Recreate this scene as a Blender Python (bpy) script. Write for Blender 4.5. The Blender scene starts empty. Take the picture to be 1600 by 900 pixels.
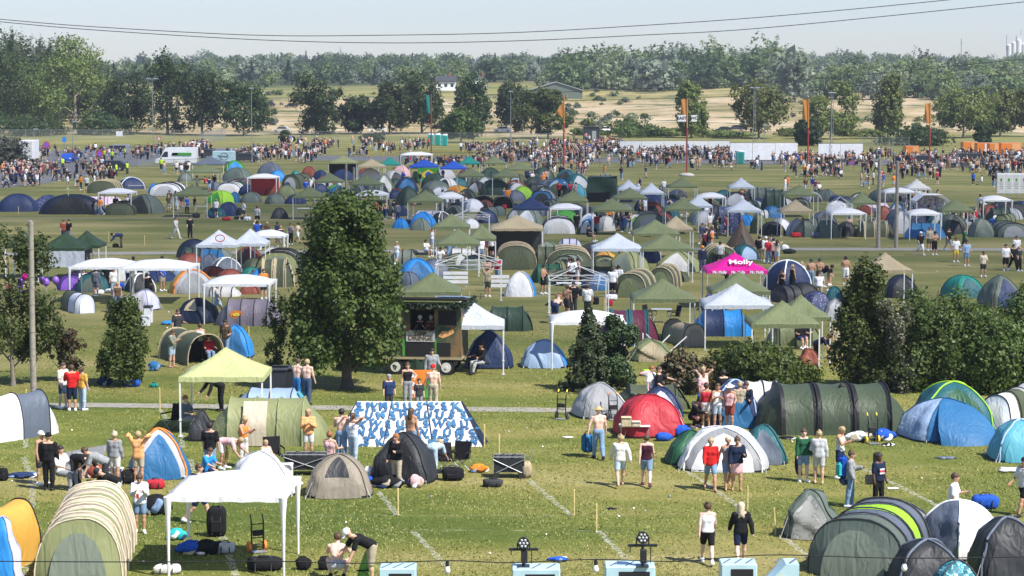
import bpy, math, random
import numpy as np
from mathutils import Vector, Matrix
R = math.radians
random.seed(11)
rng = np.random.default_rng(11)
scn = bpy.context.scene
COL = scn.collection

# ------------------------------------------------------------------ camera
FPX, CH, YH = 3400.0, 12.7, 130.0            # focal length in photo pixels, camera height, horizon row
PITCH = math.atan((450 - YH) / FPX)
SP, CP = math.sin(PITCH), math.cos(PITCH)


def gp(px, py, z=0.0):
 """ground point seen at photo pixel (px, py), on the level z"""
 xr, yr = (px - 800) / FPX, -(py - 450) / FPX
 d = (xr, yr * SP + CP, yr * CP - SP)
 t = (z - CH) / d[2]
 return d[0] * t, d[1] * t


def sc_at(py):
 """photo pixels per metre for things standing at row py"""
 x, y = gp(800, py)
 return FPX / (y * CP + CH * SP)


def at_depth(px, py, Y):
 """point on the vertical plane at distance Y"""
 xr, yr = (px - 800) / FPX, -(py - 450) / FPX
 d = (xr, yr * SP + CP, yr * CP - SP)
 t = Y / d[1]
 return d[0] * t, Y, CH + d[2] * t


def row_of(X, Y, Z=0.0):
 dz = Z - CH
 dep = Y * CP - dz * SP
 return 800 + FPX * X / dep, 450 - FPX * (Y * SP + dz * CP) / dep


cam = bpy.data.cameras.new('camera')
cam.sensor_width = 36
cam.lens = 36 * FPX / 1600
cam.clip_start, cam.clip_end = 1, 20000
camo = bpy.data.objects.new('camera', cam)
camo.location = (0, 0, CH)
camo.rotation_euler = (R(90) - PITCH, 0, 0)
COL.objects.link(camo)
scn.camera = camo

# ------------------------------------------------------------------ light
SUN_EL, SUN_AZ = 52.0, 128.0                  # azimuth clockwise from the view direction (+Y)
wd = bpy.data.worlds.new('World')
scn.world = wd
wd.use_nodes = True
nt = wd.node_tree
sky = nt.nodes.new('ShaderNodeTexSky')
sky.sky_type = 'NISHITA'
sky.sun_disc = False
sky.sun_elevation = R(SUN_EL)
sky.sun_rotation = R(SUN_AZ)
sky.air_density, sky.dust_density, sky.ozone_density = 1.0, .35, 3.0
nt.nodes['Background'].inputs[1].default_value = 0.08
tint = nt.nodes.new('ShaderNodeVectorMath'); tint.operation = 'MULTIPLY'; tint.inputs[1].default_value = (1.0, 1.0, 1.15)
nt.links.new(sky.outputs[0], tint.inputs[0]); nt.links.new(tint.outputs[0], nt.nodes['Background'].inputs[0])
sun = bpy.data.lights.new('sun', 'SUN')
sun.energy, sun.angle, sun.color = 4.5, R(0.55), (1.0, 0.955, 0.88)
suno = bpy.data.objects.new('sun', sun)
sd = Vector((math.sin(R(SUN_AZ)) * math.cos(R(SUN_EL)), math.cos(R(SUN_AZ)) * math.cos(R(SUN_EL)), math.sin(R(SUN_EL))))
suno.rotation_euler = sd.to_track_quat('Z', 'Y').to_euler()
suno.location = (60, -60, 90)
COL.objects.link(suno)
vs = scn.view_settings
vs.view_transform, vs.look, vs.gamma, vs.exposure = 'Standard', 'None', 1.0, 0.84
scn.cycles.max_bounces = 6
scn.cycles.transparent_max_bounces = 24
scn.cycles.volume_bounces = 0

# ------------------------------------------------------------------ materials
PAL = dict(
 white=(.80, .80, .80), offwhite=(.66, .65, .61), greywhite=(.56, .60, .65), cream=(.62, .53, .40), sand=(.52, .43, .27),
 beige=(.40, .33, .21), taupe=(.30, .26, .20), lightgreen=(.50, .53, .25), olive=(.17, .20, .095), paleolive=(.27, .29, .135),
 darkolive=(.085, .10, .055), darkgreen=(.035, .068, .045), forest=(.03, .06, .03), teal=(.02, .25, .20), tealdark=(.02, .12, .14),
 aqua=(.10, .38, .48), navy=(.022, .04, .11), nightblue=(.013, .022, .05), blue=(.02, .09, .45), skyblue=(.03, .26, .66), midblue=(.03, .15, .33),
 paleblue=(.33, .45, .63), lavender=(.62, .62, .76), slate=(.12, .145, .19), flagorange=(.60, .25, .06), grey=(.28, .29, .30), lightgrey=(.46, .47, .48),
 greygreen=(.12, .15, .125), sage=(.20, .235, .185), dark=(.03, .033, .036), black=(.014, .014, .016), charcoal=(.045, .047, .052),
 red=(.46, .03, .045), brightred=(.55, .02, .02), maroon=(.13, .025, .055), wine=(.05, .012, .025), rust=(.25, .065, .04), brown=(.11, .075, .05),
 orange=(.72, .22, .03), paleorange=(.78, .38, .16), yellow=(.75, .55, .06), mustard=(.62, .36, .07), lime=(.32, .60, .04), green=(.07, .33, .05),
 leafgreen=(.02, .10, .05), pink=(.72, .01, .30), palepink=(.70, .42, .42), purple=(.10, .04, .27), violet=(.27, .12, .55), hivis=(.55, .80, .03),
 denim=(.20, .30, .44), paledenim=(.42, .52, .62), darkdenim=(.05, .075, .13), khaki=(.42, .36, .26), turquoise=(.03, .42, .42),
 skin=(.60, .36, .25), tan=(.47, .26, .16), deepskin=(.13, .06, .035), pale=(.70, .46, .36), lip=(.40, .14, .12), eye=(.03, .025, .02),
 blonde=(.40, .29, .155), fair=(.52, .44, .31), brownhair=(.08, .045, .025), darkhair=(.022, .016, .013), ginger=(.28, .11, .04), greyhair=(.4, .39, .37),
 wood=(.33, .26, .17), stake=(.62, .50, .22), pole=(.30, .27, .22), steel=(.42, .43, .44), galv=(.36, .38, .39), rubber=(.02, .02, .021), glass=(.02, .025, .03),
 polewhite=(.74, .74, .73), polered=(.38, .035, .03), concrete=(.45, .43, .39), bark=(.10, .08, .06), palebark=(.22, .19, .15), straw=(.5, .38, .2), palecyan=(.44, .62, .68))
_mats = {}


def nodes(name):
 m = bpy.data.materials.new(name)
 m.use_nodes = True
 t = m.node_tree
 return m, t, t.nodes['Principled BSDF'], t.nodes, t.links


def lin(N, typ, **kw):
 n = N.new(typ)
 for k, v in kw.items():
  if k in n.inputs:
   n.inputs[k].default_value = v
  else:
   setattr(n, k, v)
 return n


def ramp(N, stops, interp='LINEAR'):
 r = N.new('ShaderNodeValToRGB')
 e = r.color_ramp.elements
 r.color_ramp.interpolation = interp
 while len(e) < len(stops):
  e.new(0.5)
 for i, (p, c) in enumerate(stops):
  e[i].position = p
  e[i].color = tuple(c) + (1,) if len(c) == 3 else c
 return r


def mixc(N, L, a, b, fac, blend='MIX'):
 m = N.new('ShaderNodeMix')
 m.data_type, m.blend_type = 'RGBA', blend
 for sock, v in ((m.inputs[6], a), (m.inputs[7], b), (m.inputs[0], fac)):
  if hasattr(v, 'is_linked') or hasattr(v, 'links'):
   L.new(v, sock)
  elif isinstance(v, (int, float)):
   sock.default_value = v
  else:
   sock.default_value = tuple(v)[:3] + (1,)
 return m.outputs[2]


def solid(c, kind='fabric'):
 """procedural material: fabric, plain, metal, skin, hair, paint"""
 key = (c, kind)
 if key in _mats:
  return _mats[key]
 col = PAL[c] if isinstance(c, str) else c
 m, t, P, N, L = nodes(f'{kind}_{c}')
 tc = N.new('ShaderNodeTexCoord')
 oi = N.new('ShaderNodeObjectInfo')
 add = N.new('ShaderNodeVectorMath'); add.operation = 'ADD'
 L.new(tc.outputs['Object'], add.inputs[0]); L.new(oi.outputs['Location'], add.inputs[1])
 scl = {'fabric': 1.2, 'skin': 9, 'hair': 30, 'metal': 6, 'paint': 2.5, 'plain': 6, 'cloth': 9}[kind]
 nz = lin(N, 'ShaderNodeTexNoise', Scale=scl, Detail=5.0, Roughness=.6)
 L.new(add.outputs[0], nz.inputs['Vector'])
 amt = {'fabric': .06, 'skin': .10, 'hair': .45, 'metal': .15, 'paint': .10, 'plain': .25, 'cloth': .22}[kind]
 lo, hi = [max(0, x * (1 - amt)) for x in col], [min(1, x * (1 + amt)) for x in col]
 rp = ramp(N, [(.3, lo), (.7, hi)])
 L.new(nz.outputs[0], rp.inputs[0])
 L.new(rp.outputs[0], P.inputs['Base Color'])
 P.inputs['Roughness'].default_value = {'fabric': .55, 'skin': .55, 'hair': .6, 'metal': .38, 'paint': .35, 'plain': .75, 'cloth': .85}[kind]
 P.inputs['Specular IOR Level'].default_value = {'fabric': .35, 'cloth': .15}.get(kind, .4)
 if kind == 'metal':
  P.inputs['Metallic'].default_value = .6
 if kind in ('fabric', 'cloth'):
  n2 = lin(N, 'ShaderNodeTexNoise', Scale=2.6 if kind == 'fabric' else 14, Detail=1.5 if kind == 'fabric' else 4.0, Distortion=2.2)
  mp = N.new('ShaderNodeMapping'); mp.inputs['Scale'].default_value = (1.0, 1.0, .3)
  L.new(add.outputs[0], mp.inputs[0]); L.new(mp.outputs[0], n2.inputs['Vector'])
  b = lin(N, 'ShaderNodeBump', Strength=.45, Distance=.10 if kind == 'fabric' else .05)
  L.new(n2.outputs[0], b.inputs['Height']); L.new(b.outputs[0], P.inputs['Normal'])
 if kind == 'fabric':                       # light glows through thin tent cloth
  tr = N.new('ShaderNodeBsdfTranslucent'); L.new(rp.outputs[0], tr.inputs[0])
  mx = N.new('ShaderNodeMixShader'); mx.inputs[0].default_value = .16
  L.new(P.outputs[0], mx.inputs[1]); L.new(tr.outputs[0], mx.inputs[2])
  L.new(mx.outputs[0], N['Material Output'].inputs[0])
 _mats[key] = m
 return m


def pattern(key, base, spot, scale=5.0, kind='dots', third=None):
 """printed cloth"""
 if ('pat', key) in _mats:
  return _mats['pat', key]
 m, t, P, N, L = nodes('print_' + key)
 tc = N.new('ShaderNodeTexCoord')
 if kind == 'dots':
  v = lin(N, 'ShaderNodeTexVoronoi', Scale=scale)
  L.new(tc.outputs['Object'], v.inputs['Vector'])
  r = ramp(N, [(.28, spot), (.34, base)])
  L.new(v.outputs['Distance'], r.inputs[0]); out = r.outputs[0]
 elif kind == 'check':
  v = lin(N, 'ShaderNodeTexChecker', Scale=scale)
  v.inputs[1].default_value = base + (1,); v.inputs[2].default_value = spot + (1,)
  L.new(tc.outputs['Object'], v.inputs['Vector']); out = v.outputs[0]
 else:
  v = lin(N, 'ShaderNodeTexNoise', Scale=scale, Detail=2.0, Distortion=1.2)
  L.new(tc.outputs['Object'], v.inputs['Vector'])
  st = [(0, base), (.5, spot)] + ([(.58, third)] if third else [])
  r = ramp(N, st, 'CONSTANT')
  L.new(v.outputs[0], r.inputs[0]); out = r.outputs[0]
 L.new(out, P.inputs['Base Color']); P.inputs['Roughness'].default_value = .6
 _mats['pat', key] = m
 return m


def mat_of(c, kind='fabric'):
 if not isinstance(c, str) or c in PAL:
  return solid(c, kind)
 return PATS[c]()


PATS = dict(
 dotnavy=lambda: pattern('dotnavy', PAL['navy'], (.25, .20, .40), 7),
 pinkcheck=lambda: pattern('pinkcheck', (.62, .55, .58), (.62, .05, .30), 4.5, 'dots'),
 redprint=lambda: pattern('redprint', (.05, .04, .06), (.32, .12, .13), 5, 'noise', (.45, .4, .4)),
 tealprint=lambda: pattern('tealprint', (.01, .12, .17), (.03, .30, .36), 9, 'noise', (.40, .62, .66)),
 camo=lambda: pattern('camo', (.06, .085, .04), (.13, .105, .055), 1.1, 'noise', (.22, .13, .06)),
 bwprint=lambda: pattern('bwprint', (.6, .6, .62), (.03, .04, .08), 6, 'noise', (.5, .5, .55)),
 graffiti=lambda: pattern('graffiti', (.55, .55, .58), (.10, .06, .14), 5, 'noise', (.42, .30, .55)),
 foil=lambda: pattern('foil', (.27, .275, .25), (.20, .205, .185), 3, 'noise', (.36, .36, .34)),
 leafbag=lambda: pattern('leafbag', (.10, .28, .02), (.22, .52, .05), 14, 'noise', (.03, .08, .01)))

# ------------------------------------------------------------------ objects
REG = []          # [object, description, photo x, photo y, place words] for the labels


def mesh(name, v, f, mats=(), mi=None, smooth=False, parent=None, link=True):
 me = bpy.data.meshes.new(name)
 if isinstance(v, np.ndarray) and isinstance(f, np.ndarray):
  nv, nf, k = len(v), len(f), f.shape[1]
  me.vertices.add(nv); me.vertices.foreach_set('co', np.ascontiguousarray(v, dtype=np.float32).ravel())
  me.loops.add(nf * k); me.loops.foreach_set('vertex_index', np.ascontiguousarray(f, dtype=np.int32).ravel())
  me.polygons.add(nf); me.polygons.foreach_set('loop_start', np.arange(0, nf * k, k, dtype=np.int32))
  me.update(calc_edges=True)
 else:
  me.from_pydata([tuple(p) for p in v], [], [tuple(q) for q in f])
  me.update()
 for m in mats:
  me.materials.append(m)
 if mi is not None:
  me.polygons.foreach_set('material_index', np.asarray(mi, dtype=np.int32))
 if smooth:
  me.polygons.foreach_set('use_smooth', np.ones(len(me.polygons), dtype=bool))
 if not link:
  return me
 o = bpy.data.objects.new(name, me)
 COL.objects.link(o)
 if parent:
  o.parent = parent
 return o


class MB:
 """collects shapes for ONE mesh; s.m is the material slot of what is added next"""
 def __init__(s):
  s.v, s.f, s.mi, s.m, s.sm = [], [], [], 0, []

 def add(s, v, f, smooth=False):
  n = len(s.v)
  s.v += [tuple(p) for p in v]
  for q in f:
   s.f.append(tuple(i + n for i in q)); s.mi.append(s.m); s.sm.append(smooth)

 def box(s, c, d, rz=0.0, M=None, bev=0.0):
  x, y, z = d[0] / 2, d[1] / 2, d[2] / 2
  if bev <= 0:
   v = [(i * x, j * y, k * z) for k in (-1, 1) for j in (-1, 1) for i in (-1, 1)]
   f = [(0, 2, 3, 1), (4, 5, 7, 6), (0, 1, 5, 4), (2, 6, 7, 3), (0, 4, 6, 2), (1, 3, 7, 5)]
  else:                                   # chamfered: rings of eight
   b = min(bev, x * .9, y * .9, z * .9)
   ring = lambda a, c2, zz: [(-a + b, -c2, zz), (a - b, -c2, zz), (a, -c2 + b, zz), (a, c2 - b, zz), (a - b, c2, zz), (-a + b, c2, zz), (-a, c2 - b, zz), (-a, -c2 + b, zz)]
   v = ring(x - b, y - b, -z) + ring(x, y, -z + b) + ring(x, y, z - b) + ring(x - b, y - b, z)
   f = [tuple(range(7, -1, -1)), tuple(range(24, 32))]
   for r in range(3):
    for i in range(8):
     f.append((r * 8 + i, r * 8 + (i + 1) % 8, r * 8 + 8 + (i + 1) % 8, r * 8 + 8 + i))
  T = Matrix.Translation(Vector(c)) @ (M if M is not None else Matrix.Rotation(rz, 4, 'Z'))
  s.add([T @ Vector(p) for p in v], f)

 def tube(s, pts, r, n=6, closed_ends=True, r2=None):
  pts = [Vector(p) for p in pts]
  rows = []
  for i, p in enumerate(pts):
   d = (pts[min(i + 1, len(pts) - 1)] - pts[max(i - 1, 0)])
   if d.length < 1e-9:
    d = Vector((0, 0, 1))
   d.normalize()
   a = d.cross(Vector((0, 0, 1)) if abs(d.z) < .9 else Vector((1, 0, 0))).normalized()
   b = d.cross(a)
   rr = r[i] if isinstance(r, (list, tuple)) else (r if r2 is None else r + (r2 - r) * i / max(1, len(pts) - 1))
   rows.append([p + (a * math.cos(2 * math.pi * k / n) + b * math.sin(2 * math.pi * k / n)) * rr for k in range(n)])
  v = [q for row in rows for q in row]
  f = [(i * n + k, i * n + (k + 1) % n, (i + 1) * n + (k + 1) % n, (i + 1) * n + k) for i in range(len(rows) - 1) for k in range(n)]
  s.add(v, f, True)
  if closed_ends:
   s.add(rows[0], [tuple(range(n))]); s.add(rows[-1], [tuple(range(n - 1, -1, -1))])

 def disc(s, c, axis, r, w, n=14, hub=None):
  """a wheel-like drum: centre, axis, radius, width"""
  a = Vector(axis).normalized()
  s.tube([Vector(c) - a * w / 2, Vector(c) + a * w / 2], r, n)

 def ell(s, c, r, nu=12, nv=8, M=None):
  v = [(0, 0, -1)]
  for j in range(1, nv):
   t = -math.pi / 2 + math.pi * j / nv
   v += [(math.cos(t) * math.cos(2 * math.pi * i / nu), math.cos(t) * math.sin(2 * math.pi * i / nu), math.sin(t)) for i in range(nu)]
  v.append((0, 0, 1))
  T = (M if M is not None else Matrix.Identity(4))
  v = [Vector(c) + (T @ Vector((p[0] * r[0], p[1] * r[1], p[2] * r[2]))) for p in v]
  f = [(0, 1 + (i + 1) % nu, 1 + i) for i in range(nu)]
  for j in range(nv - 2):
   for i in range(nu):
    a, b = 1 + j * nu + i, 1 + j * nu + (i + 1) % nu
    f.append((a, b, b + nu, a + nu))
  k = 1 + (nv - 2) * nu
  f += [(k + i, k + (i + 1) % nu, len(v) - 1) for i in range(nu)]
  s.add(v, f, True)

 def prism(s, poly, y0, y1, M=None):
  """outline in x,z extruded along y"""
  n = len(poly)
  T = M if M is not None else Matrix.Identity(4)
  v = [T @ Vector((p[0], y0, p[1])) for p in poly] + [T @ Vector((p[0], y1, p[1])) for p in poly]
  f = [tuple(range(n)), tuple(range(2 * n - 1, n - 1, -1))] + [(i, n + i, n + (i + 1) % n, (i + 1) % n) for i in range(n)]
  s.add(v, f)

 def build(s, name, mats, parent=None, smooth=None, loc=None, rz=None):
  if not isinstance(mats, (list, tuple)):
   mats = [mats]
  o = mesh(name, s.v, s.f, mats, s.mi, False, parent)
  sm = s.sm if smooth is None else [smooth] * len(s.f)
  o.data.polygons.foreach_set('use_smooth', np.array(sm, dtype=bool))
  if loc is not None:
   o.location = loc
  if rz is not None:
   o.rotation_euler = (0, 0, rz)
  return o


def empty(name, loc, rz=0.0):
 o = bpy.data.objects.new(name, None)
 o.empty_display_size = .3
 o.location = loc; o.rotation_euler = (0, 0, rz)
 COL.objects.link(o)
 return o


def tag(o, desc, cat, group=None, px=None, py=None, own=None):
 """category and group now; the label is settled at the end, when every thing's neighbours are known.
 own = the whole label when it is written by hand"""
 o['category'] = cat
 if group:
  o['group'] = group
 if own:
  o['label'] = own
 if px is None:
  px, py = row_of(*o.location[:2], max(0.0, o.location[2]))
 REG.append([o, desc, px, py, own])
 return o


def struct(o):
 o['kind'] = 'structure'
 return o


def stuff(o, label=None, cat=None):
 o['kind'] = 'stuff'
 if label:
  o['label'] = label
 if cat:
  o['category'] = cat
 return o


def text_mesh(txt, size=1.0, bold=0.0):
 """flat letters as vertices and faces, x right, y up, centred"""
 cu = bpy.data.curves.new('lettering', 'FONT')
 cu.body, cu.size, cu.align_x, cu.align_y = txt, size, 'CENTER', 'CENTER'
 cu.offset = bold
 o = bpy.data.objects.new('lettering', cu)
 COL.objects.link(o)
 bpy.context.view_layer.update()
 me = bpy.data.meshes.new_from_object(o.evaluated_get(bpy.context.evaluated_depsgraph_get()))
 v = [tuple(p.co) for p in me.vertices]
 f = [tuple(p.vertices) for p in me.polygons]
 bpy.data.objects.remove(o); bpy.data.curves.remove(cu); bpy.data.meshes.remove(me)
 return v, f
# ------------------------------------------------------------------ tents and gazebos
CW = dict(olive='olive green', paleolive='pale olive', darkolive='dark olive', darkgreen='dark green', greywhite='grey-white', lightgreen='pale green',
  nightblue='dark navy', skyblue='sky blue', midblue='mid blue', paleblue='pale blue', greygreen='grey-green', lightgrey='light grey', tealdark='dark teal',
  offwhite='off-white', rust='rust red', dotnavy='speckled navy', pinkcheck='pink flowered', redprint='red and black printed', tealprint='teal leaf-printed',
  bwprint='black and white printed', leafgreen='deep green', mustard='golden yellow', foil='silvery', dark='near-black', paleorange='pale orange',
  brightred='bright red', palepink='pale pink', hivis='hi-vis yellow', paledenim='pale blue denim', darkdenim='dark denim', denim='blue denim', graffiti='graffiti printed')


def cw(c):
 return CW.get(c, c)


def wrink(x, y, z, k, a):
 return a * (math.sin(k * x * 2.1 + z * 3.3 * k) + math.sin(k * y * 2.7 - z * 2.3 * k + 1.3) + math.sin(k * (x + y) * 1.3 + 4 * z)) / 3


def gazebo(xc, ye, wpx, col='olive', kind='peak', rz=0.0, walls='', wcol=None, peak=None, text=None, desc=None, own=None, legcol='polewhite', deep=None):
 EZ = 2.0
 X, Y0 = gp(xc, ye, EZ)
 dep = Y0 * CP + (CH - EZ) * SP
 W = wpx * dep / FPX
 D = deep or min(max(W * .95, 2.6), 4.2)
 if rz:
  f_ = abs(math.cos(rz)) + abs(math.sin(rz)); W = D = W / f_
 Yc = Y0 + (abs(math.sin(rz)) * W + abs(math.cos(rz)) * D) / 2
 nm = {'peak': 'pop_up_gazebo', 'arch': 'party_gazebo', 'gable': 'marquee', 'frame': 'gazebo_frame'}[kind]
 e = empty(nm, (X, Yc, 0), rz)
 near = sc_at(ye + 60) > 22
 n = 14 if near else 8
 hw, hd = W / 2, D / 2
 pk = peak or (3.1 if kind == 'peak' else 2.5 if kind == 'arch' else 2.75)
 wz = .95 if walls == 'F' else .05
 top = 2.18 if kind != 'arch' else 2.14
 if kind in ('peak', 'arch'):
  v, f = [], []
  for j in range(n + 1):
   for i in range(n + 1):
    a, b = 2 * i / n - 1, 2 * j / n - 1
    t, mn = max(abs(a), abs(b)), min(abs(a), abs(b))
    if kind == 'peak':
     z = top + (pk - top) * ((1 - t) ** 1.22) - .10 * math.sin(math.pi * t) * (1 - mn / (t + 1e-6)) * .8
     z += .012 * math.sin(7 * a + 3 * b) * t
    else:
     q = (abs(a) ** 3.2 + abs(b) ** 3.2) ** (1 / 3.2)
     z = top + (pk - top) * (1 - min(1, q) ** 2.1) + .012 * math.sin(9 * a + 2 * b)
    v.append((a * hw, b * hd, z))
  g = n + 1
  f = [(j * g + i, j * g + i + 1, (j + 1) * g + i + 1, (j + 1) * g + i) for j in range(n) for i in range(n)]
  rim = [i for i in range(n)] + [i * g + n for i in range(n)] + [n * g + n - i for i in range(n)] + [(n - i) * g for i in range(n)]
  k = len(v)
  for q, i in enumerate(rim):
   x, y, z = v[i]
   v.append((x * 1.006, y * 1.006, EZ + .012 * math.sin(q * 1.9)))
  m = len(rim)
  f += [(rim[i], k + i, k + (i + 1) % m, rim[(i + 1) % m]) for i in range(m)]
  o = mesh('canopy', v, f, [mat_of(col)], None, False, e)
  o.data.polygons.foreach_set('use_smooth', np.array([True] * (n * n) + [False] * m))
 elif kind == 'gable':
  b = MB()
  yy = [-hd, -hd * .33, hd * .33, hd]
  prof = [(-hw, 2.0), (-hw, 2.2), (-hw * .55, 2.75), (0, pk), (hw * .55, 2.75), (hw, 2.2), (hw, 2.0)]
  v = [(p[0], y, p[1]) for y in yy for p in prof]
  b.add(v, [(j * 7 + i, j * 7 + i + 1, (j + 1) * 7 + i + 1, (j + 1) * 7 + i) for j in range(3) for i in range(6)])
  b.build('canopy', mat_of(col), e)
  b = MB(); b.add([(-hw, hd, 0), (hw, hd, 0), (hw, hd, 2.2), (0, hd, pk - .03), (-hw, hd, 2.2)], [(0, 1, 2, 3, 4)])
  b.build('back_wall', mat_of(wcol or col), e)
 r = .028
 lm = solid(legcol, 'paint')
 for sx in (-1, 1):
  for sy in (-1, 1):
   b = MB()
   x, y = sx * (hw - .04), sy * (hd - .04)
   if kind == 'arch':                  # cloth corner that tapers down the pole
    b.tube([(x, y, 0), (x, y, .7), (x, y, 1.6), (x, y, 2.12)], [.035, .04, .065, .12], 6)
   else:
    b.box((x, y, 1.05), (2 * r, 2 * r, 2.1)); b.box((x, y, .03), (.16, .16, .02))
    b.box((x, y, .62), (2 * r + .03, 2 * r + .03, .07))
   b.build('leg', lm, e)
 if kind == 'frame':   # scissor truss under the eaves
  b = MB()
  for sy in (-1, 1):
   for q in range(2):
    a, c = -hw + W * q / 2, -hw + W * (q + 1) / 2
    b.tube([(a, sy * (hd - .05), 1.80), (c, sy * (hd - .05), 2.08)], .010, 4); b.tube([(a, sy * (hd - .03), 2.08), (c, sy * (hd - .03), 1.80)], .010, 4)
  for sx in (-1, 1):
   for q in range(2):
    a, c = -hd + D * q / 2, -hd + D * (q + 1) / 2
    b.tube([(sx * (hw - .05), a, 1.80), (sx * (hw - .05), c, 2.08)], .010, 4); b.tube([(sx * (hw - .03), a, 2.08), (sx * (hw - .03), c, 1.80)], .010, 4)
  if kind == 'frame':
   for sx in (-1, 1):
    for sy in (-1, 1):
     b.tube([(sx * hw, sy * hd, 2.1), (0, 0, 2.75)], .02, 4)
    b.tube([(sx * hw, -hd, 2.1), (sx * hw, hd, 2.1)], .02, 4)
    b.tube([(-hw, sx * hd, 2.1), (hw, sx * hd, 2.1)], .02, 4)
  b.build('truss', lm, e)
 for w in walls:
  b = MB()
  a = {'F': ((-hw, -hd), (hw, -hd)), 'B': ((-hw, hd - .06), (hw, hd - .06)), 'L': ((-hw + .05, -hd), (-hw + .05, hd)), 'R': ((hw - .05, -hd), (hw - .05, hd))}[w]
  ns, v = 10, []
  for i in range(ns + 1):
   x, y = a[0][0] + (a[1][0] - a[0][0]) * i / ns, a[0][1] + (a[1][1] - a[0][1]) * i / ns
   wv = .03 * math.sin(i * 2.2)
   v += [(x + (wv if w in 'LR' else 0), y + (wv if w in 'FB' else 0), wz), (x, y, 2.02)]
  b.add(v, [(2 * i, 2 * i + 2, 2 * i + 3, 2 * i + 1) for i in range(ns)])
  b.build('side_wall', mat_of(wcol or col), e)
 if text:
  for txt, sz, z, tilt, dx in text:
   tv, tf = text_mesh(txt, sz, .012)
   b = MB()
   if tilt:                            # lies on the front slope
    a = math.atan2(pk - top, hd)
    yb = -hd + (z - top) / (pk - top) * hd - .14
    b.add([(p[0] + dx, yb + p[1] * math.cos(a) - .02, z + p[1] * math.sin(a)) for p in tv], tf)
   else:
    b.add([(p[0] + dx, -hd * 1.006 - .012, z + p[1]) for p in tv], tf)
   b.build('lettering', solid('white', 'plain'), e)
 kd = {'peak': 'pop-up gazebo', 'arch': 'arched party gazebo', 'gable': 'gabled marquee', 'frame': 'bare gazebo frame without its cover'}[kind]
 d = desc or f"{cw(col)} {kd}"
 tag(e, d, 'gazebo', 'gazebos pitched over the campsite', xc, ye, own)
 return e, W, D


def dome_pt(u, a, w, l, h, p, inset=.13, n=3.6):
 cu, su = math.cos(u), math.sin(u)
 r = (abs(cu) ** n + abs(su) ** n) ** (-1 / n)
 k = math.cos(a) ** p if a < math.pi / 2 - 1e-6 else 0.0
 r *= k * (1 - inset * math.cos(2 * u) ** 2 * math.sin(2 * a))
 return Vector((r * cu * w / 2, r * su * l / 2, h * math.sin(a)))


def patch(fn, u0, u1, v0, v1, nu, nv, fold=0.0):
 v = [fn(u0 + (u1 - u0) * i / nu, v0 + (v1 - v0) * j / nv) for j in range(nv + 1) for i in range(nu + 1)]
 f = [(j * (nu + 1) + i, j * (nu + 1) + i + 1, (j + 1) * (nu + 1) + i + 1, (j + 1) * (nu + 1) + i) for j in range(nv) for i in range(nu)]
 return v, f


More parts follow.
